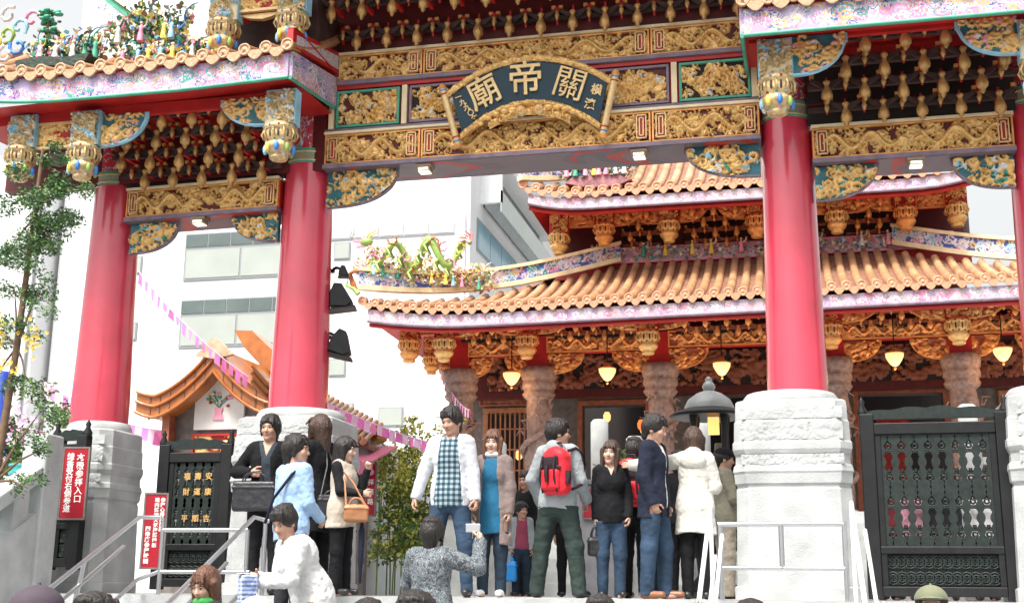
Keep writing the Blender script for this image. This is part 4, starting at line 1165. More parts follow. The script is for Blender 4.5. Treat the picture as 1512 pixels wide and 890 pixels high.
figurine_cluster(lr, [(-7.95 + .15 * i, 21.8 + .09 * i, 5.96 - .01 * i, .30 + .25 * ((i * 5) % 3) / 2) for i in range(15)], 31, s=1.0, pal=[LIMEP, WHITEP, PINKP, YELP, CREAM, CREAM, ORANGE])
tip = MB(); tip.tube([(-8.05, 21.7, 5.62), (-8.12, 21.7, 5.75), (-8.2, 21.7, 5.95), (-8.1, 21.7, 6.02), (-7.95, 21.7, 6.0)], [.03, .06, .05, .05, .03], ORANGE, 8)
tip.tube([(-8.0, 21.68, 5.55), (-8.1, 21.68, 5.66), (-8.25, 21.68, 5.72), (-8.22, 21.68, 5.88)], [.05, .04, .03, .01], LIMEP, 8); tip.build('ridge_tip', lr)

# upper storey
us = MB(); us.box(-4.75, 3.4, 25.2, 31, 5.3, 8.4, REDD); us.box(-4.85, 3.5, 25.05, 25.2, 6.5, 6.95, REDM); us.box(3.42, 3.55, 25.3, 31, 6.5, 8.6, DARKT)
uo = us.build('upper_wall', temple)
framed('painted_parapet', uo, -4.2, 3.2, 6.78, 7.12, 25.0, fw=.04, frame=PINKP, gold=PINKP, ground=FRIEZEB, sc=.25, seed=240, res=.035, accents=(SKYP, WHITEP, GREENP), acc=.25, depth=.05)
figurine_cluster(uo, [(-4.0 + .5 * i, 24.9, 6.85, .2) for i in range(15)], 44, name='parapet_figures', s=1.2, pal=[PINKP, SKYP, WHITEP, CREAM, SLATE])
UP = [-4.62, -3.68, -2.35, -.6, .95, 2.25, 3.2]
for i, x in enumerate(UP):
    drum_post(temple, x, 24.3, 6.98 - (.15 if i == 0 else 0), 1.12, seed=90 + i, gold=GOLDO if i % 2 else GOLD, petals=False)
    for sd in (-1, 1):
        if (i == 0) or (i == 1 and sd < 0) or (i == 6) or (i == 5 and sd > 0): continue
        p, q = (x + .2, x + .78) if sd > 0 else (x - .78, x - .2)
        bracket_board('crescent_bracket', temple, p, q, 7.42, 7.8, 24.36, sd, 260 + i * 2 + sd, gold=GOLDO, ground=WOOD, rimm=GOLDO, sc=.13, res=.024, depth=.06)
for (a, b) in ((-4.42, -3.88), (2.45, 3.0)):
    framed('corner_panel', temple, a, b, 7.42, 7.78, 24.36, fw=.03, frame=GOLDO, gold=GOLDO, ground=WOOD, sc=.12, seed=int(a * 10) + 300, res=.022)
for (a, b) in ((-3.4, -2.6), (-2.1, -.8), (-.4, .75), (1.15, 2.0)):
    bay_simple(a, b, 7.1, 7.75, 25.0, 24.3, max(4, int((b - a) / .2)), 4, GOLDO, temple, 'bracket_array')
# upper roof
UX0, UX1, UY = -5.15, 3.7, 23.2
def uz(x, y):
    t = max(0, (-3.9 - x) / 1.3); t2 = max(0, (x - 2.3) / 1.4); s = max(0, y - UY)
    return 7.80 + .22 * t * t + .25 * t2 * t2 + .38 * s + .07 * s * s
def uend(x): return max(UY + .02, min(26.5, UY + .15 + (x - UX0) * 1.3, UY + .15 + (UX1 - x) * 1.3))
ur = tiled_roof(temple, UX0, UX1, UY, uz, uend, 33, .082, TILEO, TILEOF, name='upper_roof')
eave_fascia(ur, UX0 + .1, UX1 - .05, UY, uz, .20, FRIEZEP, drop=.32)
s2 = MB(); V = []; F = []
for i in range(17):
    x = UX0 + .15 + (UX1 - .3 - UX0) * i / 16
    V += [(x, UY + .08, uz(x, UY) - .31), (max(-4.7, min(3.3, x)), 25.2, 7.95)]
s2.add(V, [(2 * i, 2 * i + 1, 2 * i + 3, 2 * i + 2) for i in range(16)], REDM)
s2.add([(UX0 + .1, UY + .1, 7.6), (UX0 + .1, 30, 7.5), (-4.7, 30, 7.9), (-4.7, 25.2, 7.95)], [(0, 1, 2, 3)], REDM)
s2.add([(UX0 + .1, UY + .1, 7.6), (UX0 + .1, UY + .1, 7.95), (UX0 + .1, 30, 7.8), (UX0 + .1, 30, 7.5)], [(0, 1, 2, 3)], FRIEZEP)
s2.build('soffit', ur)
hip(ur, [hp(i / 16, -5.2, 23.1, -2.9, 25.9, 8.2, 9.6, .25) for i in range(17)], .24)
hip(ur, [hp(i / 16, 3.75, 23.1, 1.5, 25.9, 8.25, 9.6, .25) for i in range(17)], .24)
rk = MB(); rk.prism([(-4.35, 8.12), (-3.9, 8.0), (-3.3, 8.0), (-3.0, 8.12), (-3.3, 8.24), (-4.2, 8.24)], 23.5, 23.9, mat('mauve_rock_glaze', (0.30, 0.12, 0.14), .5, var=.5, bump=.6, bscale=20)); ro2 = rk.build('rock_shelf', ur)
figurine_cluster(ro2, [(-4.3 + .17 * i, 23.6, 8.24, .35) for i in range(8)], 51, s=1.3)
# hidden main ridge closing the roof
mr = MB(); mr.box(-3.2, 1.8, 26.4, 26.7, 9.0, 9.9, FRIEZEB); mr.add([(UX0, 30, 7.7), (UX1, 30, 7.7), (1.8, 26.6, 9.5), (-3.2, 26.6, 9.5)], [(0, 1, 2, 3)], TILEB); mr.build('main_ridge', ur)

# hanging lanterns
def lantern(x, y, z, i, lab):
    t = empty('hanging_lantern', (x, y, z), lab, 'lantern', 'lit lanterns under the temple eave')
    mb = MB(); mb.lathe([(.02, -.15), (.07, -.12), (.12, -.05), (.16, .03), (.165, .08), (.10, .12), (.03, .14)], LAMP, seg=12, rfun=lambda r, z, a: r * (1 + .10 * abs(math.sin(4 * a)))); mb.build('glass_shade', t)
    f = MB(); f.lathe([(.17, .085), (.178, .10), (.06, .15), (.03, .2)], GOLDO, seg=12); f.tube([(0, 0, .2), (0, 0, 1.0)], .012, IRON, 6); f.ball((0, 0, -.19), .025, GOLDO, 8); f.build('gilt_frame', t)
    ld = bpy.data.lights.new('lantern_light', 'POINT'); ld.energy = 8; ld.color = (1.0, .55, .25); ld.shadow_soft_size = .15
    lo_ = bpy.data.objects.new('lantern_light', ld); COL.objects.link(lo_); lo_.parent = t; lo_.location = (0, 0, -.32)
for i, (x, z, l) in enumerate(((-5.42, 4.14, 'leftmost lit yellow lantern, hanging left of the second carved column'), (-3.52, 4.17, 'lit yellow lantern hanging between the second and third carved columns'), (-1.33, 4.21, 'lit yellow lantern hanging above the domed incense burner'),
                               (1.82, 4.29, 'lit yellow lantern seen above the iron gate panel, left of the fifth carved column'), (3.70, 4.32, 'rightmost lit yellow lantern, by the right edge of the picture'))):
    lantern(x, 23.5, z + .03, i, l)
lp = empty('hanging_lantern', (-3.05 * .95, 25.2, 3.2), 'lit yellow bowl lantern low in the dark doorway behind the white posts', 'lantern', 'lit lanterns under the temple eave')
mb = MB(); mb.lathe([(.02, -.12), (.1, -.06), (.2, .06), (.21, .1), (.03, .14)], LAMP, seg=12); mb.build('glass_shade', lp)
f = MB(); f.tube([(0, 0, .14), (0, 0, 1.8)], .012, IRON, 6); f.build('gilt_frame', lp)

# white marble balustrades in front of the hall
def balustrade(x0, x1, y, z, n, lab, hgt=.75, post_h=1.15):
    t = empty('marble_balustrade', (x0, y, z), lab, 'balustrade', 'white marble balustrades before the temple')
    L = x1 - x0
    for i in range(n + 1):
        px = L * i / n
        mb = MB(); mb.box(px - .1, px + .1, -.1, .1, 0, post_h * .72, STONE); mb.lathe([(.07, post_h * .72), (.10, post_h * .75), (.085, post_h * .8), (.1, post_h * .84), (.1, post_h), (.06, post_h * 1.03)], STONE, seg=14); mb.build('post', t, bevel=.01)
    for i in range(n):
        a, b = L * i / n + .1, L * (i + 1) / n - .1
        mb = MB(); mb.box(a, b, -.05, .05, hgt - .1, hgt, STONE); mb.box(a, b, -.035, .035, .05, hgt * .55, STONE); mb.box(a, b, -.06, .06, 0, .05, STONE)
        for k in range(3): mb.box(a + (b - a) * (k + .5) / 3 - .05, a + (b - a) * (k + .5) / 3 + .05, -.03, .03, hgt * .55, hgt - .1, STONE)
        mb.build('rail_panel', t, bevel=.008)
balustrade(-8.2, -4.4, 18.4, 1.2, 3, 'white marble balustrade left of the temple steps')
balustrade(2.4, 6.4, 18.4, 1.2, 3, 'white marble balustrade right of the temple steps')
for (xa, xb) in ((-8.6, -4.2), (2.2, 7)):
    ped = MB(); ped.box(xa, xb, 18.2, 20.5, 0, 1.2, STONE); ped.box(xa - .05, xb + .05, 18.15, 20.5, 1.2, 1.26, STONE); ped.box(xa - .05, xb + .05, 18.15, 20.5, 0, .18, STONE); ped.build('terrace', temple)
def marble_post(x, y, z, h, lab, r=.13):
    t = empty('marble_post', (x, y, 0), lab, 'post', 'tall white marble posts on the temple steps')
    mb = MB(); mb.box(-r * 1.5, r * 1.5, -r * 1.5, r * 1.5, 0, z * .72, STONE); mb.build('base', t, bevel=.015)
    mb = MB(); mb.lathe([(r, z * .72), (r, z * .74), (r * .82, z * .75), (r * .82, z * .78), (r, z * .8), (r, z + h), (r * .7, z + h + .04)], STONE, seg=18); mb.build('shaft', t)
marble_post(-2.82, 18.0, 1.95, .55, 'tallest white marble post, behind the smiling woman in black')
marble_post(-2.38, 18.6, 1.9, .42, 'white marble post under the low bowl lantern in the doorway')
marble_post(-1.33, 18.0, 2.0, .55, 'white marble post beneath the domed roof of the incense burner', .12)
marble_post(-4.35, 18.0, 1.7, .5, 'white marble post to the right of the woman in the brown cardigan')
marble_post(2.31, 18.0, 2.05, .55, 'white marble post showing above the iron gate panel')

# incense burner pavilion
ib_ = empty('incense_burner', (-1.12, 16.6, 0), 'round domed incense burner pavilion with wide black brim and grey dome', 'incense burner')
m1 = mat('grey_lead_dome', (0.34, 0.37, 0.36), .45, metal=.2, var=.2)
mb = MB(); mb.lathe([(.33, 2.44), (.33, 2.48), (.28, 2.58), (.17, 2.66), (.07, 2.70)], m1, seg=28); mb.build('dome', ib_)
mb = MB(); mb.lathe([(.26, 2.36), (.50, 2.34), (.54, 2.36), (.50, 2.39), (.34, 2.45), (.2, 2.46)], IRON, seg=32); mb.build('brim', ib_)
mb = MB(); mb.lathe([(.03, 2.69), (.07, 2.71), (.09, 2.76), (.06, 2.81), (.04, 2.83), (.05, 2.86), (.02, 2.89)], m1, seg=14, rfun=lambda r, z, a: r * (1 + .12 * math.sin(5 * a))); mb.build('finial', ib_)
for a in (45, 135, 225, 315):
    mb = MB(); x, y = .28 * math.cos(rad(a)), .28 * math.sin(rad(a)); mb.lathe([(.05, .9), (.04, 1.0), (.04, 2.2), (.06, 2.36)], IRON, (x, y, 0), seg=10); mb.build('post', ib_)
mb = MB(); mb.lathe([(.30, 0), (.34, .1), (.2, .3), (.22, .5), (.42, .75), (.46, .98), (.48, 1.02), (.42, 1.02)], BRONZE, seg=28); mb.build('bowl', ib_)
mb = MB(); mb.box(-.02, .12, -.07, .07, 2.12, 2.34, mat('amber_lit_panel', (.9, .5, .2), .4, emit=(1, .42, .12), estr=1.0)); mb.build('amber_lamp', ib_)
mb = MB(); mb.lathe([(.05, 1.0), (.09, 1.3), (.11, 1.5), (.07, 1.75), (.04, 2.0)], mat('aged_bronze', (.2, .18, .12), .5, var=.4), (.1, 0, 0), seg=12, rfun=lambda r, z, a: r * (1 + .15 * math.sin(4 * a + z * 20))); mb.build('guardian_figure', ib_)

# ------------------------------------------------------------------ city buildings behind
def window(par, x, y, z, w, h, m, n=1, axis='y', frame=.05, name='window', split=True):
    mb = MB()
    if axis == 'y':
        mb.box(x, x + w, y - .05, y - .001, z, z + h, WINF if split else m)
        o = mb.build(name, par)
        p = MB(); pw = (w - frame * (n + 1)) / n
        for i in range(n): a = x + frame + i * (pw + frame); p.box(a, a + pw, y - .07, y - .051, z + frame, z + h - frame, m)
    else:
        mb.box(x + .001, x + .05, y, y + w, z, z + h, WINF); o = mb.build(name, par)
        p = MB(); pw = (w - frame * (n + 1)) / n
        for i in range(n): a = y + frame + i * (pw + frame); p.box(x + .051, x + .07, a, a + pw, z + frame, z + h - frame, m)
    p.build('pane', o)
    return o
bA = empty('office_building', (0, 0, 0), 'white office building with wide banded windows behind the gate', 'building')
mb = MB(); mb.box(-30, -12.1, 45, 80, -1.6, 26, WALLW); mb.build('wall', bA)
window(bA, -17.9, 45, 13.72, 5.2, .5, mat('pale_louvre', (.42, .44, .45), .5), 5, split=False)
mb = MB(); mb.tube([(-12.3, 44.9, -1), (-12.3, 44.9, 14.6)], .05, WALLG, 6); mb.build('drainpipe', bA)
for (z0, h) in ((14.2 - 1.75, 1.2), (9.65, 1.2), (5.2, 1.2)):
    window(bA, -24.2, 45, z0 - .1, 5.0, 1.35, WINDL, 2, frame=.09, name='pale_window')
    window(bA, -24.2, 45, z0 + 1.26, 5.0, .62, WINDG, 5, frame=.05, name='banded_window')
    for xx in (-28.6, -27.0 + .3): window(bA, xx, 45, z0 + .3, .6, .75, WINDL, 1, name='small_window')
for z in (12.9, 8.2, 4.6): window(bA, -21.0 + 3.3, 45, z, .7, .7, WINDL, 1, name='small_window')
for (x, z) in ((-19.4, 13.6), (-17.6, 6.4), (-15.6, 6.2), (-18.9, 9.8)): window(bA, x, 45, z, 1.0, .75, WINDL, 1, name='small_window')
# right flank: balcony recess and slanting bands
window(bA, -12.1, 46.0, 13.3, 10.0, 1.35, WINDB, 5, axis='x', frame=.08, name='flank_window')
mb = MB(); mb.box(-12.1 - .0, -11.2, 46.5, 59, 17.3, 17.6, WALLG); mb.box(-12.09, -12.02, 47, 58, 15.4, 17.3, WINDG); mb.box(-12.1, -11.2, 46.5, 46.7, 15.4, 17.3, WALLG); mb.box(-11.25, -11.2, 46.5, 59, 15.0, 15.9, WINDL); mb.build('balcony', bA)
window(bA, -12.1, 60.0, 12.0, 1.0, 1.6, WINDG, 1, axis='x', name='flank_window')
bB = empty('apartment_block', (0, 0, 0), 'plain white block with tiny square windows left of the banded office', 'building')
mb = MB(); mb.box(-44, -30.2, 44, 70, -1.6, 18, WALLW); mb.build('wall', bB)
mb = MB(); mb.tube([(-30.4, 43.9, -1), (-30.4, 43.9, 18)], .06, WINF, 6); mb.build('drainpipe', bB)
for z in (13.2, 9.8, 6.4): window(bB, -31.6, 44, z, .7, .8, WINDL, 1, name='small_window')
bD = empty('distant_tower', (0, 0, 0), 'grey glazed tower end showing behind the top of the leftmost pillar', 'building')
mb = MB(); mb.box(-40.6, -38.0, 60, 70, -1.6, 23, WALLG); mb.build('wall', bD); window(bD, -40.2, 60, 19.2, 1.8, 3.0, WINDG, 2, name='window')

# ------------------------------------------------------------------ small gatehouse with orange roofs
gh = empty('side_hall', (0, 0, 0), 'small grey side hall with thick orange gable eaves between the two left pillars', 'building')
def gable(par, cx, y, zc, hw, hgt, d, th, name, skew=0.0, left=True, right=True, wall=STONED):
    def curve(t):   # t from 0 at the apex to 1 at the eave
        return -hgt * (1 - (1 - t) ** 1.7) * (1 - .18 * t) + .12 * hgt * max(0, t - .75) * 4
    n = 16; mb = MB()
    for sd in ((-1,) if left and not right else (1,) if right and not left else (-1, 1)):
        up = [(cx + sd * hw * i / n, zc + curve(i / n) + th * .0) for i in range(n + 1)]
        lo = [(cx + sd * (hw * i / n - (.0 if i else 0)), zc + curve(i / n) - th * (1.15 - .3 * i / n)) for i in range(n, -1, -1)]
        mb.prism(up + lo, y, y + d, ORANGE)
    o = mb.build(name, par)
    # rim mouldings
    r = MB()
    for sd in ((-1,) if left and not right else (1,) if right and not left else (-1, 1)):
        for dz in (0, -th * .5, -th * 1.05):
            r.tube([(cx + sd * hw * i / n, y - .02, zc + curve(i / n) + dz * (1 - .2 * i / n)) for i in range(n + 1)], .025, ORANGE, 6)
        for k in range(1, 7):
            i = k * n // 7; p = (cx + sd * hw * i / n, zc + curve(i / n)); r.box(p[0] - .012, p[0] + .012, y - .012, y + .0, p[1] - th, p[1], TILEB)
    r.build('eave_moulding', o)
    return o
G1 = gable(gh, -8.33, 16.6, 3.56, 1.22, .92, 2.2, .36, 'gable_roof')
cr = MB(); cr.prism([(-8.62, 3.42), (-8.5, 3.52), (-8.42, 3.62), (-8.33, 3.68), (-8.22, 3.62), (-8.12, 3.52), (-8.0, 3.42), (-8.3, 3.36)], 16.52, 16.62, mat('buff_carving', (.6, .42, .28), .5, var=.3, bump=.5)); cr.build('apex_carving', gh)
wb = MB(); wb.prism([(-9.12, 0), (-7.5, 0), (-7.5, 2.72), (-7.9, 3.0), (-8.3, 3.3), (-8.75, 3.0), (-9.12, 2.72)], 16.9, 20, STONED); wb.build('wall', gh)
pn = MB(); pn.prism([(-8.72, 2.36), (-7.93, 2.36), (-7.93, 2.80), (-8.06, 2.98), (-8.2, 3.06), (-8.28, 3.16), (-8.37, 3.16), (-8.45, 3.06), (-8.6, 2.98), (-8.72, 2.80)], 16.84, 16.899, WHITEP)
pno = pn.build('white_gable_panel', gh)
fl = MB(); rs = random.Random(3)
for k in range(26):
    a = rs.uniform(0, 6.28); r = rs.uniform(.03, .2); fl.ball((-8.33 + math.cos(a) * r * 1.2, 16.83, 2.80 + math.sin(a) * r * .6), rs.uniform(.012, .028), rs.choice([REDM, REDM, PINKP, GREENP, CREAM]), 6, (1.3, .4, 1))
fl.prism([(-8.42, 2.5), (-8.24, 2.5), (-8.28, 2.6), (-8.26, 2.68), (-8.4, 2.68), (-8.38, 2.6)], 16.82, 16.84, PINKP)
for k in range(6):
    a = rs.uniform(.2, 2.9); fl.tube([(-8.33, 16.83, 2.68), (-8.33 + .1 * math.cos(a), 16.83, 2.76 + .04 * math.sin(a)), (-8.33 + .22 * math.cos(a), 16.83, 2.78 + .1 * math.sin(a))], .007, GREENP, 4)
fl.build('flower_vase_painting', pno)
framed('gilded_carving', gh, -8.74, -7.9, 1.98, 2.30, 16.88, fw=.035, frame=REDM, seed=310, sc=.12, res=.016, ground=REDM)
framed('gilded_carving', gh, -8.74, -7.9, 1.78, 1.94, 16.87, fw=.02, frame=REDM, seed=311, sc=.08, res=.016, ground=REDM)
cn = MB(); cn.box(-9.16, -9.04, 16.7, 17.2, 1.7, 2.6, WOOD); cn.build('corner_bracket', gh)
# second hall: ridge end and the right eave behind the second pillar
gh2 = empty('rear_hall', (0, 0, 0), 'orange tiled rear hall roof sloping down right of the second pillar above a pink awning', 'building')
rb = MB(); rb.prism([(-8.92, 4.20), (-8.6, 4.18), (-8.35, 3.95), (-7.95, 3.62), (-7.6, 3.42), (-7.6, 3.15), (-8.0, 3.28), (-8.5, 3.68), (-8.7, 3.88)], 18.4, 18.9, ORANGE)
rb.build('ridge_end', gh2)
wc = MB(); wc.prism([(-8.5, 3.8), (-8.3, 3.72), (-7.9, 3.4), (-7.7, 3.2), (-7.7, 3.0), (-8.5, 3.2)], 18.5, 18.8, WHITEP); wc.build('white_gable_wall', gh2)
G2 = gable(gh2, -7.25, 15.6, 3.05, 1.85, 1.22, .35, .20, 'gable_roof', left=False)
def sz(x, y): return 0
tl = MB()
for k in range(15):
    t = k / 14; x = -6.35 + 1.0 * t; z = 2.42 - .52 * t
    tl.tube([(x, 14.9, z), (x - .12, 15.9, z + .35)], .034, TILEO, 8); tl.lathe([(.05, 0), (.05, .02), (.001, .02)], TILEOF, (x, 14.88, z), seg=10, axis=(0, -1, 0))
tl.prism([(-6.45, 2.36), (-5.3, 1.80), (-5.3, 1.86), (-6.45, 2.44)], 14.95, 15.6, TILEB); tl.build('tile_rows', gh2)
wb = MB(); wb.box(-6.9, -5.75, 15.8, 18, 0, 2.1, WALLG); wb.build('wall', gh2)
rp_ = MB(); rp_.box(-5.43, -5.33, 15.0, 15.12, 0, 1.95, STONED); rp_.build('dark_post', gh2)
aw = MB(); aw.prism([(14.6, 1.62), (15.6, 1.92), (15.6, 1.90), (14.6, 1.60)], -5.75, -5.12, mat('pink_awning', (.62, .16, .26), .7), axis='x'); aw.box(-5.75, -5.12, 14.58, 14.61, 1.46, 1.62, mat('pink_awning', (.62, .16, .26))); aw.build('awning', gh2)
# ------------------------------------------------------------------ iron gates
def lattice_gate(name, x0, x1, y, z0, z1, lab, rz=0.0, goldback=False, zb=None):
    t = empty(name, (x0, y, z0), lab, 'gate')
    W, H = x1 - x0, z1 - z0
    f = MB(); s = .13
    f.box(0, s, -.05, .05, 0, H + .03, IRON); f.box(W - s, W, -.05, .05, 0, H + .03, IRON)
    f.box(s, W - s, -.045, .045, H - .17, H - .06, IRON); f.box(s, W - s, -.045, .045, .03, .12, IRON); f.box(s, W - s, -.04, .04, .42, .49, IRON)
    f.box(s, s + .06, -.03, .03, .12, H - .17, IRON); f.box(W - s - .06, W - s, -.03, .03, .12, H - .17, IRON)
    f.build('frame', t, bevel=.008)
    c = MB(); n = 24; pts = [(0, H - .02)]
    for i in range(n + 1):
        u = i / n; pts.append((u * W, H - .02 + .05 + .05 * math.sin(math.pi * u) + .022 * abs(math.sin(u * 14))))
    pts.append((W, H - .02)); c.prism(pts, -.03, .03, BRONZE)
    for sx in (.03, W - .03): c.lathe([(.045, H + .03), (.05, H + .06), (.02, H + .12), (.03, H + .15), (.005, H + .2)], IRON, (sx, 0, 0), seg=8)
    c.build('crest', t)
    # lattice: six columns of pierced ornament in two registers
    a, b = s + .06, W - s - .06
    cols = 8 if W > 1 else 5
    px = (b - a) / cols
    L = MB()
    for reg, (za, zc) in enumerate(((.49, (H - .17 + .49) / 2), ((H - .17 + .49) / 2, H - .17))):
        hh = zc - za
        for k in range(cols + 1):
            x = a + px * k
            pts = []
            for j in range(21):
                v = j / 20; wv = .014 + .030 * max(0, math.cos(v * 6.28 * 1)) ** 3 + .016 * abs(math.sin(v * 6.28 * 2.5))
                pts.append((wv * 1.35, za + hh * v))
            L.prism([(max(a - .01, x - w_), z_) for w_, z_ in pts] + [(min(b + .01, x + w_), z_) for w_, z_ in pts[::-1]], -.018, .018, BRONZE)
        for k in range(cols):
            cx = a + px * (k + .5)
            for (zz, sg) in ((za + .012, 1), (zc - .012, -1)):
                # trefoil heads
                for dx, dz, r in ((-px * .25, .05, px * .2), (px * .25, .05, px * .2), (0, .10, px * .18), (-px * .12, .15, px * .10), (px * .12, .15, px * .10)):
                    q = [(cx + dx + r * math.cos(t_ * .785), zz + sg * dz + r * math.sin(t_ * .785)) for t_ in range(9)]
                    L.tube([(p[0], 0, p[1]) for p in q], .011, BRONZE, 5, caps=False)
                L.box(cx - px / 2, cx + px / 2, -.012, .012, zz - .02, zz + .02, BRONZE)
            L.tube([(cx, 0, za + .17), (cx, 0, za + .20)], .02, BRONZE, 6)
    L.build('pierced_lattice', t)
    P = MB()
    for k in range(int(cols * 1.5)):
        for j in range(2):
            cx = a + (b - a) * (k + .5) / int(cols * 1.5); cz = .12 + .30 * (j + .5) / 2
            for r in (.06, .035):
                P.tube([(cx + r * math.cos(i * .785), 0, cz + r * math.sin(i * .785)) for i in range(9)], .009, BRONZE, 5, caps=False)
            P.bar((cx - .06, 0, cz - .06), (cx + .06, 0, cz + .06), .012, .012, BRONZE); P.bar((cx - .06, 0, cz + .06), (cx + .06, 0, cz - .06), .012, .012, BRONZE)
    P.box(a, b, .015, .025, .12, .42, IRON)
    P.build('lower_panel', t)
    t.rotation_euler = (0, 0, rz)
    return t
lattice_gate('iron_gate', .60, 1.97, 12.5, .02, 1.74, 'dark pierced iron gate panel at the right between two white pedestals')
lg = lattice_gate('iron_gate', -6.98, -6.10, 12.75, .05, 1.60, 'dark iron gate panel with gilded characters between the two left pedestals')
# gilt characters on the left gate
for i, col in enumerate(('福財平', '壽運順', '安康吉')):
    for j, ch in enumerate(col):
        text(ch, .082, (.36 + .13 * i, -.03, 1.22 - .17 * j - (.12 if j == 2 else 0)), GOLD, lg, ext=.006, off=.001, name='gilt_lettering')
lattice_gate('iron_gate', -7.84, -7.38, 12.0, .24, 1.62, 'narrow dark iron gate leaf behind the red sign board at far left', rz=rad(-8))

# red sign boards
def sign(x, y, z0, z1, w, cols, lab, rz=0.0, sizes=.085, lean=0.0):
    t = empty('sign_board', (x, y, z0), lab, 'sign', 'red boards with white characters')
    H = z1 - z0
    b = MB(); b.box(-w / 2, w / 2, -.015, .015, 0, H, SIGNR); b.build('board', t)
    f = MB(); e = .018
    f.box(-w / 2 - e, -w / 2, -.02, .02, -e, H + e, STONED); f.box(w / 2, w / 2 + e, -.02, .02, -e, H + e, STONED); f.box(-w / 2, w / 2, -.02, .02, H, H + e, STONED); f.box(-w / 2, w / 2, -.02, .02, -e, 0, STONED); f.build('frame', t)
    for (cx, s, sz, zt, pitch) in cols:
        for i, ch in enumerate(s):
            text(ch, sz, (cx * w, -.017, H - zt - pitch * i), SIGNW, t, ext=.001, off=.0012)
    t.rotation_euler = (0, lean, rz)
    return t
sign(-7.47, 11.86, .77, 1.50, .26, ((.2, '本殿参拝入口', .088, .10, .087), (-.22, '線香受付右側参道', .082, .09, .078)), 'red sign board with two columns of white characters on the far left iron gate', rz=rad(8))
sign(-6.58, 12.0, .27, 1.02, .21, ((.33, '参拝心得静粛願', .05, .06, .05), (.05, '境内禁煙火気厳禁撮影', .05, .06, .052), (-.30, '関帝廟参拝時間', .055, .36, .055)), 'red notice board with small white writing beside the handrails', rz=rad(20))
sign(-5.23, 14.9, .98, 1.60, .11, ((0, '参拝順路', .08, .10, .12),), 'narrow red sign strip with white characters on the dark post under the pink awning')
sign(-2.52, 15.2, .95, 1.30, .12, ((0, '福', .09, .12, .1),), 'small red square sign on a grey box behind the woman with the handbag')
bx = MB(); bx.box(-2.72, -2.22, 15.25, 15.75, .0, 1.36, mat('grey_box', (.22, .22, .24), .6, var=.2)); bx.box(-2.75, -2.19, 15.22, 15.78, 1.36, 1.42, mat('grey_box', (.22, .22, .24))); tag(bx.build('offering_box', bevel=.01), 'grey box-shaped stand behind the woman with the handbag', 'box')

# ------------------------------------------------------------------ steel railings
def rail(name, pts_list, lab, m=STEEL, r=.022, posts=()):
    t = empty(name, Vector(pts_list[0][0]), lab, 'railing', 'steel handrails at the top of the stairs')
    o = Vector(pts_list[0][0])
    for i, p in enumerate(pts_list):
        MB().tube([Vector(q) - o for q in p], r if i == 0 else r * .9, m, 10).build('handrail' if i == 0 else 'lower_rail', t)
    for (a, b) in posts: MB().tube([Vector(a) - o, Vector(b) - o], r, m, 10).build('post', t)
    return t
def slope(x, y0, z0, y1): return (x, y1, z0 - (y0 - y1) * .533)
YR = 11.38
rail('railing', [[(-.72, YR, .66), (.37, YR, .66)], [(-.72, YR, .28), (.37, YR, .28)]], 'level steel railing with two rails in front of the right white pedestal', posts=[((-.70, YR, 0), (-.70, YR, .66)), ((-.17, YR, .28), (-.17, YR, .66)), ((.37, YR, 0), (.37, YR, .68))])
for (x, l, zz) in ((-.78, 'white sloping handrail descending left of the right pedestal', .80), (.44, 'white sloping handrail descending right of the right pedestal', .84)):
    p = [(x, YR + .05, zz - .15), (x, YR, zz - .02), (x, YR - .06, zz), slope(x, YR - .06, zz, 8.6)]
    p2 = [(x + .03, YR - .02, zz - .42), slope(x + .03, YR - .1, zz - .40, 8.6)]
    p3 = [(x + .10, YR - .05, zz - .28), (x + .10, YR - .12, zz - .24), slope(x + .10, YR - .12, zz - .24, 9.0)]
    rail('handrail', [p, p2, p3], l, m=PAINTW, r=.019, posts=[((x, YR, 0), (x, YR, zz - .03)), (slope(x, YR - .1, -.1, 9.6), slope(x, YR - .1, zz, 9.6))])
rail('railing', [[(-6.15, YR, .62), (-5.24, YR, .62)], [(-6.15, YR, .22), (-5.20, YR, .22)]], 'level steel railing with two rails in front of the left iron gate', posts=[((-6.15, YR, 0), (-6.15, YR, .74)), ((-5.24, YR, 0), (-5.24, YR, .62))])
rail('handrail', [[(-6.17, YR - .02, .74), (-6.34, YR - .12, .74), slope(-6.45, YR - .12, .74, 9.6)], [(-6.16, YR, .22), (-6.30, YR - .15, .14), slope(-6.34, YR - .15, .14, 9.8)], [(-6.5, YR - .1, .46), slope(-6.55, YR - .1, .44, 10.2)]], 'leftmost steel handrail sloping down from the post beside the red notice board', posts=[((-6.62, 10.6, -.4), (-6.50, 10.6, .30))])
rail('handrail', [[(-5.02, YR, .70), (-5.16, YR - .05, .74), slope(-5.22, YR - .08, .74, 9.0)], [(-5.1, YR, .22), slope(-5.14, YR - .1, .20, 9.2)], [(-5.3, YR - .3, .30), slope(-5.3, YR - .5, .22, 9.4)]], 'steel handrail sloping down between the man with the briefcase and the seated man', posts=[((-5.06, YR, 0), (-5.06, YR, .70)), ((-5.22, 9.6, -.9), (-5.22, 9.6, -.22))])

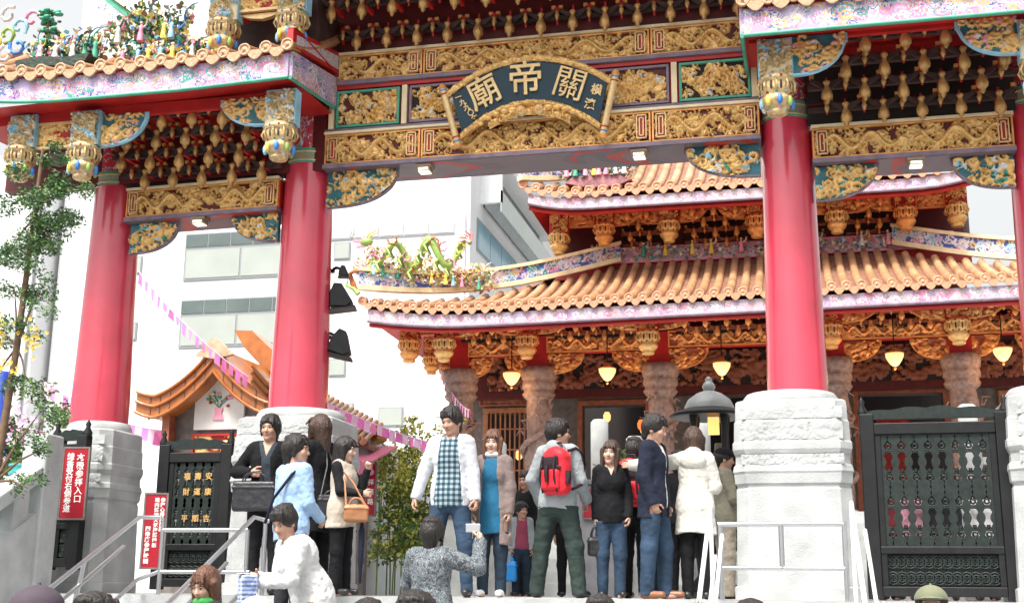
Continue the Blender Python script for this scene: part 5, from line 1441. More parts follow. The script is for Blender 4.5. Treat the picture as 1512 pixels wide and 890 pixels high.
# ------------------------------------------------------------------ left stair wall of white stone
sw = empty('stone_balustrade', (-7.54, 11.3, 0), 'white stone stair balustrade running down at the far left edge', 'balustrade')
mb = MB(); mb.box(-.14, .14, -.1, .2, 0, 1.58, STONE); mb.build('end_post', sw, bevel=.02)
mb = MB(); mb.prism([(-.1, 1.25), (-3.2, -.40), (-3.2, -.56), (-.1, 1.09)], -.12, .12, STONE, axis='x'); mb.build('top_rail', sw, bevel=.015)
mb = MB(); mb.prism([(-.1, .78), (-3.2, -.87), (-3.2, -1.62), (-.1, -.9)], -.10, .10, STONE, axis='x'); mb.build('lower_panel', sw)
for k in range(5):
    y = -.35 - k * .6; mb = MB(); mb.prism([(y - .12, .76 + y * .53), (y + .12, .80 + y * .53), (y + .12, 1.18 + y * .53), (y - .12, 1.12 + y * .53)], -.08, .08, STONE, axis='x'); mb.build('baluster', sw)
sw2 = MB(); sw2.box(-9.6, -7.85, 11.7, 12.8, 0, 1.0, STONE); sw2.box(-9.65, -7.82, 11.65, 12.85, 1.0, 1.06, STONE)
tag(sw2.build('stone_wall', bevel=.02), 'low white stone wall behind the balustrade at the left edge', 'wall')
tq = MB(); tq.lathe([(.09, 0), (.12, .08), (.14, .18), (.12, .25), (.145, .28), (.12, .28)], mat('teal_glaze', (.06, .42, .42), .3, coat=.5), seg=24)
tag(tq.build('flower_pot', loc=(-8.1, 11.85, 1.06)), 'teal glazed flower pot on the white wall under the pink blossoms', 'flower pot')
tb = MB(); tb.lathe([(.10, 0), (.16, .1), (.17, .26), (.13, .34), (.16, .37)], mat('teal_glaze', (.06, .42, .42), .3), seg=24)
tag(tb.build('jar', loc=(-7.75, 10.9, .55)), 'teal glazed jar glimpsed through the opening of the left stair balustrade', 'jar')

# ------------------------------------------------------------------ vegetation
def leaves(mb, c, rx, ry, rz_, n, size, mats, rs, hang=0.0):
    V = []; F = []; M = []
    idx = [mb.mi(m) for m in mats]
    for i in range(n):
        u = Vector((rs.gauss(0, 1), rs.gauss(0, 1), rs.gauss(0, 1))); u.normalize(); r = rs.random() ** .45
        p = Vector((c[0] + u.x * rx * r, c[1] + u.y * ry * r, c[2] + u.z * rz_ * r))
        d = Vector((rs.gauss(0, 1), rs.gauss(0, 1), rs.gauss(0, .6) - hang)); d.normalize()
        s = Vector((rs.gauss(0, 1), rs.gauss(0, 1), rs.gauss(0, 1))).cross(d); s.normalize()
        L = size * rs.uniform(.6, 1.3)
        k = len(V)
        V += [p, p + d * L * .5 + s * L * .24, p + d * L, p + d * L * .5 - s * L * .24]; F.append((k, k + 1, k + 2, k + 3)); M.append(rs.choice(idx))
    mb.add(V, F, M)
def tree(name, x, y, z, path, clumps, lab, zs=1.0, cat='tree', mats=(LEAFD, LEAFD, LEAFL), seed=1, size=.07, dens=1.0, flowers=(), r0=.05, group=None):
    rs = random.Random(seed)
    t = empty(name, (x, y, z), lab, cat, group)
    path = [(p[0], p[1], p[2] * zs) for p in path]; clumps = [((c[0], c[1], c[2] * zs), r, k) for c, r, k in clumps]; flowers = [(a, b, [(c[0], c[1], c[2] * zs) for c in sp], s_, nn) for a, b, sp, s_, nn in flowers]
    tr = MB(); n = len(path); tr.tube([Vector(p) for p in path], [r0 * (1 - .7 * i / (n - 1)) for i in range(n)], BARK, 9)
    for (c, r, k) in clumps:
        # a branch to each clump
        best = min(path, key=lambda p: (Vector(p) - Vector(c)).length + (0.4 if p[2] > c[2] else 0))
        b = Vector(best); cc = Vector(c); tr.tube([b, b.lerp(cc, .5) + Vector((0, 0, .04)), cc], [r0 * .26, r0 * .18, r0 * .08], BARK, 6)
    tr.build('trunk', t)
    cr = MB()
    for (c, r, k) in clumps:
        for q in range(4):
            cc = (c[0] + rs.gauss(0, r * .75), c[1] + rs.gauss(0, r * .7), c[2] + rs.gauss(0, r * .6))
            leaves(cr, cc, r * .75, r * .75, r * .6, int(k * dens / 2.2), size, mats, rs, .2)
    cr.build('crown', t)
    for (nm, m, spots, s, nn) in flowers:
        f = MB()
        for c in spots:
            for i in range(nn):
                p = (c[0] + rs.gauss(0, .06), c[1] + rs.gauss(0, .05), c[2] + rs.gauss(0, .05))
                for a in range(5):
                    an = a * 1.257; f.add([p, (p[0] + s * math.cos(an), p[1] - .01, p[2] + s * math.sin(an)), (p[0] + s * 1.1 * math.cos(an + .5), p[1] - .02, p[2] + s * 1.1 * math.sin(an + .5)), (p[0] + s * math.cos(an + 1.0), p[1] - .01, p[2] + s * math.sin(an + 1.0))], [(0, 1, 2, 3)], m)
        f.build(nm, t)
    return t
# street tree at the far left edge (in front of the wing roof)
tree('street_tree', -6.56, 9.2, -1.6, [(-.12, 0, 0), (-.08, 0, 1.0), (.02, 0, 2.2), (.10, 0, 3.2), (.14, 0, 4.2), (.16, 0, 4.75)],
     [((.16, 0, 4.72), .10, 300), ((.10, .1, 4.50), .16, 520), ((.26, 0, 4.42), .15, 520), ((.05, 0, 4.2), .18, 560), ((.32, 0, 4.18), .16, 560), ((-.06, 0, 3.95), .16, 420), ((.22, 0, 3.95), .17, 520), ((.36, 0, 3.98), .10, 220),
      ((.02, 0, 3.65), .14, 300), ((.26, 0, 3.62), .12, 200), ((-.1, 0, 3.3), .15, 260), ((.14, 0, 3.38), .14, 240), ((-.1, 0, 2.9), .15, 240), ((.22, 0, 2.95), .10, 140), ((.38, 0, 2.70), .10, 130), ((.48, 0, 2.45), .10, 140), ((-.1, .1, 2.3), .14, 200), ((.22, 0, 2.5), .10, 120), ((.34, 0, 2.15), .09, 90)],
     'slender street tree with dark green leaves and yellow blossoms at the far left edge', zs=1.14, seed=4, size=.034, dens=1.2, mats=(LEAFD, LEAFD, LEAFD, LEAFL), r0=.05,
     flowers=(('yellow_blossom', YELP, [(.0, -.15, 3.35), (.36, -.12, 3.28), (.05, -.15, 3.05), (.33, -.12, 3.18), (.08, -.15, 3.3), (.16, -.15, 3.02)], .018, 11),))
bp = MB(); bp.lathe([(.13, 0), (.13, 4.1), (.09, 4.15)], mat('blue_banner_pole', (.02, .07, .42), .5), seg=14)
tag(bp.build('blue_post', loc=(-9.22, 12.9, -1.59)), 'deep blue post standing behind the slender tree trunk at the far left', 'post')
# blossoming shrub behind the stair post
rs = random.Random(12)
sh = tree('blossoming_shrub', -8.95, 13.2, .98, [(0, 0, 0), (.05, 0, .5), (.1, 0, 1.0)], [((-.1, 0, .9), .35, 500), ((.35, 0, 1.0), .3, 420), ((.1, 0, .5), .35, 400), ((-.35, 0, .5), .25, 200)],
     'green shrub dotted with pink blossoms behind the white stair post', cat='shrub', seed=8, size=.07, mats=(LEAFL, LEAFD, LEAFL), r0=.03,
     flowers=(('pink_blossom', PAPERL, [(-.35 + .16 * i, -.3, .3 + .22 * ((i * 5) % 4)) for i in range(8)] + [(-.3 + .1 * i, -.3, 1.0 + .12 * (i % 3)) for i in range(4)], .03, 6),))
# bamboo clump beside the steps
bt = empty('bamboo_clump', (-5.0, 16.2, 0), 'feathery yellow-green bamboo beside the pink awning, behind the man in the white cardigan', 'bamboo')
cm = MB(); lf = MB(); rs = random.Random(5)
for i in range(16):
    x, y = rs.uniform(-.55, .35), rs.uniform(-.3, .3); h = rs.uniform(1.5, 2.25); dx, dy = rs.uniform(-.3, .3), rs.uniform(-.15, .15)
    pts = [(x + dx * (t / 6) ** 2, y + dy * (t / 6) ** 2, h * t / 6) for t in range(7)]
    cm.tube(pts, [.010] * 5 + [.008, .004], LEAFL, 6)
    for k in range(2, 7):
        for q in range(3):
            leaves(lf, (pts[k][0] + rs.gauss(0, .09), pts[k][1] + rs.gauss(0, .09), pts[k][2] + rs.gauss(0, .08)), .13, .12, .10, 26, .075, (LEAFY, LEAFY, LEAFY, LEAFL) if pts[k][2] > 1.35 else (LEAFL, LEAFY, LEAFY, LEAFL, LEAFD), rs, .5)
cm.build('canes', bt); lf.build('foliage', bt)
bh = tree('potted_shrub', -2.45, 17.2, .9, [(0, 0, 0), (0, 0, .5)], [((0, 0, .7), .22, 350), ((.1, 0, .95), .14, 160)], 'small green shrub showing between the smiling woman and the man in the dark blazer', cat='shrub', seed=9, size=.07, r0=.02, mats=(LEAFL, LEAFD))

# ------------------------------------------------------------------ strings of pink paper flags
def bunting(a, b, sag, n, lab, s=.12, m2=PAPERL, seed=0):
    rs = random.Random(seed); a = Vector(a); b = Vector(b)
    t = empty('paper_bunting', a, lab, 'bunting', 'strings of pink paper flags')
    P = lambda u: (b - a) * u - Vector((0, 0, sag * 4 * u * (1 - u)))
    MB().tube([P(i / 24) for i in range(25)], .008, PAPERL, 5).build('string', t)
    for i in range(n):
        u = (i + .5) / n; p = P(u); d = (P(u + .01) - p).normalized(); w = s * rs.uniform(.5, .8); h = s * rs.uniform(.8, 1.2)
        tw = rs.uniform(-.04, .04)
        mb = MB(); q0, q1 = p - d * w / 2, p + d * w / 2
        mb.add([q0, q1, q1 + Vector((0, tw, -h)), q0 + Vector((0, -tw, -h))], [(0, 1, 2, 3)], PAPERP if i % 2 else m2)
        mb.build('flag', t)
bunting((-9.35, 16, 4.62), (-7.3, 15.6, 2.9), .12, 17, 'pink paper flags slanting down across the banded windows between the two left pillars', .15, PAPERP, 1)
bunting((-6.40, 14.6, 2.72), (-4.42, 14.6, 1.84), .08, 24, 'pink paper flags slanting down from the second pillar toward the man in the white cardigan', .115, PAPERL, 2)
bunting((-11.4, 17, 3.2), (-8.6, 17, 2.35), .25, 24, 'pink paper flags behind the leftmost pillar and its pedestal', .20, PAPERL, 3)
bunting((-9.3, 30, 7.7), (-7.9, 27, 4.4), .3, 22, 'faint pale flags hanging behind the black floodlights', .12, PAPERL, 4)
bunting((-7.2, 24.6, 4.6), (-6.0, 22.5, 3.4), .15, 12, 'pink paper flags behind the temple corner column', .15, PAPERL, 5)
bunting((-10.6, 13.5, 2.9), (-8.9, 13.4, 1.9), .2, 16, 'pink paper flags above the blossoming shrub at the left', .17, PAPERL, 6)
tag_cat = None
# ------------------------------------------------------------------ people: bodies and clothes grown as smooth surfaces
def surf_nets(Fld, org, h):
    S = Fld < 0
    nx, ny, nz = Fld.shape
    acc = np.zeros((nx - 1, ny - 1, nz - 1, 3), np.float32); cnt = np.zeros((nx - 1, ny - 1, nz - 1), np.float32)
    corners = [(0, 0, 0), (1, 0, 0), (0, 1, 0), (1, 1, 0), (0, 0, 1), (1, 0, 1), (0, 1, 1), (1, 1, 1)]
    def C(A, c): return A[c[0]:nx - 1 + c[0], c[1]:ny - 1 + c[1], c[2]:nz - 1 + c[2]]
    for i, a in enumerate(corners):
        for b in corners[i + 1:]:
            if sum(abs(a[k] - b[k]) for k in range(3)) != 1: continue
            fa, fb = C(Fld, a), C(Fld, b)
            cr = (fa < 0) != (fb < 0)
            den = np.where(cr, fa - fb, 1.0)
            t = np.where(cr, fa / den, 0)
            for k in range(3):
                acc[..., k] += np.where(cr, a[k] + (b[k] - a[k]) * t, 0)
            cnt += cr
    m = cnt > 0
    ids = np.full(m.shape, -1, np.int64); ids[m] = np.arange(m.sum())
    g = np.argwhere(m)
    V = (acc[m] / cnt[m][:, None] + g) * h + np.array(org)
    Fs = []
    for ax in range(3):
        b, c = (ax + 1) % 3, (ax + 2) % 3
        sl0 = [slice(None)] * 3; sl1 = [slice(None)] * 3
        sl0[ax] = slice(0, -1); sl1[ax] = slice(1, None)
        s0, s1 = S[tuple(sl0)], S[tuple(sl1)]
        e = np.argwhere(s0 != s1)
        e = e[(e[:, b] > 0) & (e[:, c] > 0) & (e[:, b] < Fld.shape[b] - 1) & (e[:, c] < Fld.shape[c] - 1)]
        if len(e) == 0: continue
        def idd(db, dc):
            q = e.copy(); q[:, b] -= db; q[:, c] -= dc
            return ids[q[:, 0], q[:, 1], q[:, 2]]
        Q = np.stack([idd(1, 1), idd(0, 1), idd(0, 0), idd(1, 0)], -1)
        inside = s0[e[:, 0], e[:, 1], e[:, 2]]
        Q[~inside] = Q[~inside][:, ::-1]
        Fs.append(Q)
    F = np.concatenate(Fs); F = F[(F >= 0).all(1)]
    return V, F

class Field:
    """signed distance field on a grid, built from rounded primitives with smooth unions"""
    def __init__(s, lo, hi, h):
        s.h = h; s.lo = np.array(lo, np.float32)
        n = [int(math.ceil((hi[k] - lo[k]) / h)) + 1 for k in range(3)]
        s.ax = [s.lo[k] + np.arange(n[k], dtype=np.float32) * h for k in range(3)]
        s.F = np.full(n, 0.5, np.float32)
    def _sl(s, lo, hi):
        r = []
        for k in range(3):
            a = int(max(0, math.floor((lo[k] - s.lo[k]) / s.h))); b = int(min(s.F.shape[k], math.ceil((hi[k] - s.lo[k]) / s.h) + 1))
            if b <= a: return None
            r.append(slice(a, b))
        return tuple(r)
    def _P(s, sl): return np.meshgrid(s.ax[0][sl[0]], s.ax[1][sl[1]], s.ax[2][sl[2]], indexing='ij')
    def comb(s, sl, d, k, op='u'):
        f = s.F[sl]
        if op == 'u':
            if k > 0:
                hh = np.clip(.5 + .5 * (f - d) / k, 0, 1); s.F[sl] = f + (d - f) * hh - k * hh * (1 - hh)
            else: s.F[sl] = np.minimum(f, d)
        elif op == 's':
            if k > 0:
                hh = np.clip(.5 - .5 * (f + d) / k, 0, 1); s.F[sl] = f + (-d - f) * hh + k * hh * (1 - hh)
            else: s.F[sl] = np.maximum(f, -d)
    def cone(s, a, b, ra, rb, k=.02, op='u', sq=None):
        a = np.array(a, np.float32); b = np.array(b, np.float32); R = max(ra, rb) + .07
        sl = s._sl(np.minimum(a, b) - R, np.maximum(a, b) + R)
        if sl is None: return
        X, Y, Z = s._P(sl); d = b - a; L2 = float(d @ d) + 1e-9
        t = np.clip(((X - a[0]) * d[0] + (Y - a[1]) * d[1] + (Z - a[2]) * d[2]) / L2, 0, 1)
        q = (1, 1, 1) if sq is None else sq
        D = np.sqrt(((X - a[0] - d[0] * t) / q[0]) ** 2 + ((Y - a[1] - d[1] * t) / q[1]) ** 2 + ((Z - a[2] - d[2] * t) / q[2]) ** 2) - (ra + (rb - ra) * t)
        s.comb(sl, D * min(q), k, op)
    def ell(s, c, r, k=.02, op='u', rot=None):
        R = max(r) + .07; c = np.array(c, np.float32)
        sl = s._sl(c - R, c + R)
        if sl is None: return
        X, Y, Z = s._P(sl); X = X - c[0]; Y = Y - c[1]; Z = Z - c[2]
        if rot is not None:
            M = np.array(rot.transposed() if isinstance(rot, Matrix) else rot)
            X, Y, Z = (M[0][0] * X + M[0][1] * Y + M[0][2] * Z, M[1][0] * X + M[1][1] * Y + M[1][2] * Z, M[2][0] * X + M[2][1] * Y + M[2][2] * Z)
        q = np.sqrt((X / r[0]) ** 2 + (Y / r[1]) ** 2 + (Z / r[2]) ** 2)
        g = np.sqrt((X / r[0] ** 2) ** 2 + (Y / r[1] ** 2) ** 2 + (Z / r[2] ** 2) ** 2) + 1e-6
        s.comb(sl, q * (q - 1) / g, k, op)
    def rbox(s, c, r, rd, k=.01, op='u', rot=None):
        R = max(r) * 1.5 + .06; c = np.array(c, np.float32)
        sl = s._sl(c - R, c + R)
        if sl is None: return
        X, Y, Z = s._P(sl); X = X - c[0]; Y = Y - c[1]; Z = Z - c[2]
        if rot is not None:
            M = np.array(rot.transposed())
            X, Y, Z = (M[0][0] * X + M[0][1] * Y + M[0][2] * Z, M[1][0] * X + M[1][1] * Y + M[1][2] * Z, M[2][0] * X + M[2][1] * Y + M[2][2] * Z)
        qx, qy, qz = np.abs(X) - r[0] + rd, np.abs(Y) - r[1] + rd, np.abs(Z) - r[2] + rd
        d = np.sqrt(np.maximum(qx, 0) ** 2 + np.maximum(qy, 0) ** 2 + np.maximum(qz, 0) ** 2) + np.minimum(np.maximum(qx, np.maximum(qy, qz)), 0) - rd
        s.comb(sl, d, k, op)
    def P3(s): return np.stack(np.meshgrid(*s.ax, indexing='ij'), -1)
    def noise(s, amp, fr, seed=0, dirs=(1, 1, 1)):
        m = np.abs(s.F) < .05
        if not m.any(): return
        P = s.P3()[m] * np.array(dirs) * fr
        q = vnoise(P, seed)
        s.F[m] += (amp * .62 * (q * .8 + .9 * (1 - np.abs(vnoise(P * 1.3 + 5, seed + 1)) * 2.2).clip(0, 1) - .3)).astype(np.float32)
    def cut(s, fn):     # keep where fn <= 0
        X, Y, Z = np.meshgrid(*s.ax, indexing='ij'); s.F = np.maximum(s.F, fn(X, Y, Z).astype(np.float32))
    def mesh(s):
        F = s.F; F[0], F[-1] = .1, .1; F[:, 0], F[:, -1] = .1, .1; F[:, :, 0], F[:, :, -1] = .1, .1
        return surf_nets(F, s.lo, s.h)

def cloth(name, col, rough=.85, var=.12, vscale=7, bump=.35, bscale=11):
    return mat(name, col, rough, var=var, vscale=vscale, bump=bump, bscale=bscale, sheen=.1, spec=.2)
SKIN = mat('skin', (0.44, 0.25, 0.175), .55, var=.06, vscale=20)
SKINP = mat('fair_skin', (0.54, 0.33, 0.25), .55, var=.05, vscale=20)
LIPS = mat('lips', (0.38, 0.15, 0.13), .45)
EYE = mat('dark_eye', (0.012, 0.008, 0.006), .25)
EYEW = mat('eye_white', (0.6, 0.56, 0.52), .3)
BROW = mat('eyebrow', (0.03, 0.02, 0.015), .8)
HAIRK = mat('black_hair', (0.014, 0.011, 0.010), .5, var=.6, vscale=10, bump=.7, bscale=14)
HAIRB = mat('brown_hair', (0.045, 0.022, 0.013), .5, var=.55, vscale=10, bump=.7, bscale=14)
HAIRC = mat('chestnut_hair', (0.10, 0.040, 0.020), .5, var=.5, vscale=10, bump=.7, bscale=14)
SHOEK = mat('dark_shoe', (0.02, 0.02, 0.022), .4)
SHOEB = mat('brown_shoe', (0.22, 0.09, 0.04), .4)
SHOEW = mat('white_shoe', (0.75, 0.75, 0.75), .5)

def V3(*a): return Vector(a)
def person(label, x, y, z, H, face, head=(0, 0, 0), hair='short', hmat=None, skin=None, female=False, top=None, outer=None, legs=None, skirt=None,
           armR=None, armL=None, legR=None, legL=None, lean=(0, 0), shoes=None, cap=None, hood=False, scarf=None, group=None, far=False, glasses=False, bulk=1.0, collar=None, belt=None, knee=None):
    """top/outer/legs = dicts; arms are (upper direction, forearm direction, curl); +x is the person's left when they face -y"""
    skin = skin or (SKINP if female else SKIN); hmat = hmat or HAIRK; shoes = shoes or SHOEK
    s = H / 1.7
    hB = .014 if far else .0105
    W = (1.0 if not female else .90) * bulk
    lx, ly = lean
    J = {}
    J['pel'] = V3(0, 0, .90 * s); J['wai'] = V3(lx * .3, ly * .3, 1.04 * s); J['che'] = V3(lx * .7, ly * .7, 1.24 * s - .1 * abs(ly)); J['nec'] = V3(lx, ly, 1.42 * s - .25 * abs(ly)); J['hea'] = J['nec'] + V3(0, -.02 + ly * .25, .140 * s)
    shz = J['nec'].z - .055 * s
    for sd, nm in ((-1, 'R'), (1, 'L')):
        sh = V3(lx + sd * .150 * s * W, ly + .005, shz); J['sh' + nm] = sh
        u, f, cu = ({'R': armR, 'L': armL}[nm] or ((sd * .16, .02, -1), (sd * .02, -.22, -1), .5))
        J['el' + nm] = sh + Vector(u).normalized() * .275 * s
        J['wr' + nm] = J['el' + nm] + Vector(f).normalized() * .245 * s
        J['hd' + nm] = Vector(f).normalized(); J['cu' + nm] = cu
        hp_ = V3(sd * .088 * s * W, 0, .86 * s)
        u, f = ({'R': legR, 'L': legL}[nm] or ((sd * .04, -.02, -1), (0, .03, -1)))
        J['hi' + nm] = hp_
        J['kn' + nm] = hp_ + Vector(u).normalized() * .40 * s
        J['an' + nm] = J['kn' + nm] + Vector(f).normalized() * .395 * s
    # drop the whole figure so that the lower ankle sits above the sole
    low = min(J['anR'].z, J['anL'].z); dz = .075 * s - low
    for k in J:
        if isinstance(J[k], Vector) and not k.startswith('hd'): J[k] = J[k] + V3(0, 0, dz)
    pts = [J[k] for k in J if isinstance(J[k], Vector) and not k.startswith('hd')]
    lo = [min(p[i] for p in pts) - .26 for i in range(3)]; hi = [max(p[i] for p in pts) + .26 for i in range(3)]
    lo[2] = -.02
    def limbs(F, e, arms=True, torso=True, leg=True, ke=.03, ext=0.0):
        if torso:
            F.ell(J['che'], ((.152 * W) * s + e, .110 * s * bulk + e, .19 * s + e), .03)
            F.ell(J['wai'], ((.135 if female else .145) * s * bulk + e, .098 * s * bulk + e, .15 * s + e), .05)
            F.ell(J['pel'] + V3(0, .01, 0), (.165 * s * (1.0 if female else .95) * bulk + e, .115 * s * bulk + e, .13 * s + e), .05)
            F.cone(J['shR'] + V3(.04, 0, .005) * s, J['shL'] + V3(-.04, 0, .005) * s, .058 * s + e, .058 * s + e, .04)
            if female: 
                for sd in (-1, 1): F.ell(J['che'] + V3(sd * .060, -.070, -.01) * s, (.06 * s + e, .04 * s + e, .06 * s + e), .05)
        for nm in 'RL':
            if arms:
                F.cone(J['sh' + nm], J['el' + nm], .052 * s * bulk + e, .040 * s + e, .03)
                F.cone(J['el' + nm], J['wr' + nm], .040 * s + e, .027 * s + e * 1.1, .02)
            if leg:
                F.cone(J['hi' + nm], J['kn' + nm], .088 * s * bulk + e, .058 * s + e * 1.2, .03)
                F.cone(J['kn' + nm], J['an' + nm] + V3(0, 0, -ext), .057 * s + e * 1.2, .038 * s + e * 1.6, .03)
    # ---- body
    F = Field(lo, hi, .018 if far else .015)
    limbs(F, 0); F.cone(J['nec'] - V3(0, 0, .05 * s), J['hea'] - V3(0, -.01, .05) * s, .055 * s, .048 * s, .03)
    for nm in 'RL': F.ell(J['an' + nm] + V3(0, -.04, -.045) * s, (.035 * s, .09 * s, .03 * s), .02)
    V, Q = F.mesh(); VV = [V]; QQ = [Q]; MM = [np.zeros(len(Q), int)]; n0 = len(V)
    # head at finer resolution, in its own turned frame
    R = Matrix.Rotation(rad(head[0]), 3, 'Z') @ Matrix.Rotation(rad(head[1]), 3, 'X') @ Matrix.Rotation(rad(head[2]), 3, 'Y')
    hs = (.35 + .65 * s) * (1.06 if not female else 1.03)
    hF = Field((-.13, -.15, -.19), (.13, .14, .15), .0075 if far else .0052)
    hF.ell((0, .012, .022), (.074, .093, .098), 0)
    hF.ell((0, -.022, -.045), (.056, .062, .072), .025)
    hF.ell((0, -.062, -.092), (.026, .022, .02), .02)
    for sd in (-1, 1):
        hF.ell((sd * .034, -.066, -.022), (.024, .02, .024), .02)
        hF.ell((sd * .073, .012, -.012), (.010, .02, .032), .006)
        hF.ell((sd * .031, -.096, .006), (.016, .012, .009), .012, 's')
        hF.ell((sd * .030, -.070, .005), (.016, .014, .012), .002)
    hF.ell((0, -.078, .028), (.05, .012, .012), .02)
    hF.cone((0, -.080, .008), (0, -.100, -.024), .009, .0135, .010); hF.ell((0, -.092, -.028), (.019, .012, .009), .006)
    hF.ell((0, -.083, -.051), (.024, .011, .006), .004); hF.ell((0, -.081, -.061), (.020, .011, .007), .004)
    hF.cone((0, .01, -.05), (0, .015, -.20), .05, .052, .03)
    V, Q = hF.mesh()
    c = V[Q].mean(1)
    mi = np.zeros(len(Q), int)
    fr_ = c[:, 1] < -.055
    ex = np.abs(np.abs(c[:, 0]) - .031)
    ez = c[:, 2] - .005
    mi[fr_ & ((ex / .0125) ** 2 + (ez / .0055) ** 2 < 1)] = 3
    mi[fr_ & ((ex / .0065) ** 2 + (ez / .0065) ** 2 < 1)] = 1
    mi[fr_ & (ex < .0135) & (np.abs(ez - .0060) < .0022)] = 1
    mi[fr_ & (ex < .017) & (np.abs(c[:, 2] - .031 + ex * .25) < .0032)] = 4
    mi[fr_ & (np.abs(c[:, 0]) < .024) & (np.abs(c[:, 2] + .056) < .0095) & (c[:, 1] < -.078)] = 2
    Rn = np.array(R)
    V = (V * hs) @ Rn.T + np.array(J['hea'])
    VV.append(V); QQ.append(Q + n0); MM.append(mi); n0 += len(V)
    # hands: palm, four unequal bent fingers and a thumb
    for sd, nm in ((-1, 'R'), (1, 'L')):
        hf = Field((-.09, -.09, -.02), (.09, .09, .2), .0075 if far else .0052)
        cu = J['cu' + nm]
        hf.rbox((0, 0, .045), (.037, .016, .045), .014, 0)
        hf.cone((0, 0, -.02), (0, 0, .03), .024, .026, .02)
        for i, (fx, L) in enumerate(((-.029, .062), (-.010, .072), (.010, .068), (.028, .054))):
            a = Vector((fx, 0, .080)); t1 = cu * .9; t2 = cu * 1.9; t3 = cu * 2.6
            b = a + Vector((0, -math.sin(t1), math.cos(t1))) * L * .45
            c_ = b + Vector((0, -math.sin(t2), math.cos(t2))) * L * .32
            d_ = c_ + Vector((0, -math.sin(t3), math.cos(t3))) * L * .25
            hf.cone(a, b, .0095, .009, .002); hf.cone(b, c_, .009, .0085, .002); hf.cone(c_, d_, .0085, .0075, .002)
        ta = Vector((sd * -.030, -.005, .025)); tb = ta + Vector((sd * -.028, -.018 - .01 * cu, .028)); tc = tb + Vector((sd * -.004, -.012 - .012 * cu, .030))
        hf.cone(ta, tb, .014, .011, .008); hf.cone(tb, tc, .011, .009, .004)
        V, Q = hf.mesh()
        d = J['hd' + nm]; zax = d; inward = Vector((-sd, 0, 0)) if abs(d.x) < .9 else Vector((0, -1, 0))
        yax = -(inward - zax * inward.dot(zax)).normalized(); xax = yax.cross(zax)
        M = np.array([[xax.x, yax.x, zax.x], [xax.y, yax.y, zax.y], [xax.z, yax.z, zax.z]])
        V = (V * s * (.95 if not female else .86)) @ M.T + np.array(J['wr' + nm])
        VV.append(V); QQ.append(Q + n0); MM.append(np.zeros(len(Q), int)); n0 += len(V)
    body = arrmesh('person', np.concatenate(VV), np.concatenate(QQ), [skin, EYE, LIPS, EYEW, BROW], np.concatenate(MM), True, None, (x, y, z), rad(face))
    tag(body, label, 'person', group)
    # ---- hair / cap, in the head's frame
    if hair and hair != 'none':
        g = Field((-.18, -.18, -.42), (.18, .22, .19), .0072 if not far else .011)
        vol = .0 if cap else 1.0
        g.ell((0, .022, .034 + .006 * vol), (.086 + .006 * vol, .104 + .004 * vol, .100 + .012 * vol), 0)
        if hair in ('short', 'shaggy'):
            for i in range(26):     # tousled locks over crown, brow and sides
                a_ = i * 2.399; rr_ = .055 + .03 * ((i * 7) % 5) / 5
                px, py = math.cos(a_) * rr_, .02 + math.sin(a_) * rr_ * 1.15
                pz = .034 + .100 * math.sqrt(max(.05, 1 - (px / .1) ** 2 - ((py - .02) / .115) ** 2))
                if vol: g.cone((px * .8, py, pz + .004), (px * 1.12, py * 1.05 - .012, pz - .030), .019, .009, .006)
            for i in range(6 if vol else 0):
                px = -.052 + .021 * i; g.cone((px * .9, -.060, .100), (px * 1.05 + .008, -.094, .060 - .014 * (i % 2) - (.010 if hair == 'shaggy' else 0)), .018, .007, .006)
        if hair == 'short':
            g.cone((0, .06, .0), (0, .07, -.07), .074, .046, .03)
            for sd in (-1, 1): g.cone((sd * .074, .005, .04), (sd * .076, -.005, -.02), .020, .008, .02)
        elif hair == 'shaggy':
            g.cone((0, .06, .0), (0, .065, -.09), .080, .054, .03)
            for sd in (-1, 1): g.cone((sd * .078, .0, .04), (sd * .080, .0, -.055), .025, .014, .02)
        elif hair == 'bob':
            g.cone((0, .045, .02), (0, .055, -.13), .096, .080, .03)
            for sd in (-1, 1): g.cone((sd * .088, -.0, .03), (sd * .084, -.01, -.14), .034, .026, .02)
        elif hair == 'long':
            g.cone((0, .045, .0), (0, .075, -.27), .092, .058, .03)
            for sd in (-1, 1): g.cone((sd * .083, -.015, .03), (sd * .070, -.05, -.22), .030, .014, .02)
        # open the face
        fz = -.022 if hair in ('short', 'shaggy') else -.026
        g.ell((0, -.135, fz), (.060, .100, .084 if hair in ('bob', 'long') else .088), .010, 's')
        if hair in ('short',):
            g.ell((0, -.10, -.11), (.09, .09, .09), .01, 's')
            for sd in (-1, 1): g.ell((sd * .095, -.005, -.042), (.03, .03, .030), .008, 's')
        if hair in ('bob', 'long'):
            for i in range(5):
                px = -.050 + .025 * i; g.cone((px * .8, -.055, .105), (px * 1.1 + .01, -.100, .052 - .010 * (i % 2)), .016, .007, .006)
        if cap: g.cut(lambda X, Y, Z: Z - .045)
        g.noise(.0035, 8, int(abs(x) * 31), (3.0, 3.0, .8)); g.noise(.003, 24, 5, (2.5, 2.5, .5))
        V, Q = g.mesh()
        V = (V * hs) @ Rn.T + np.array(J['hea'])
        arrmesh('hair', V, Q, [hmat], None, True, body)
    if cap:
        g = Field((-.13, -.22, -.05), (.13, .15, .17), .0065)
        g.ell((0, .014, .034), (.097, .115, .090), 0); g.cut(lambda X, Y, Z: .034 - Z); 
        if cap[1]:
            g.ell((0, -.115, .036), (.068, .075, .010), .004)
        g.ell((0, .012, .13), (.008, .008, .006), .002)
        V, Q = g.mesh(); V = (V * hs) @ Rn.T + np.array(J['hea'])
        arrmesh('cap', V, Q, [cap[0]], None, True, body)
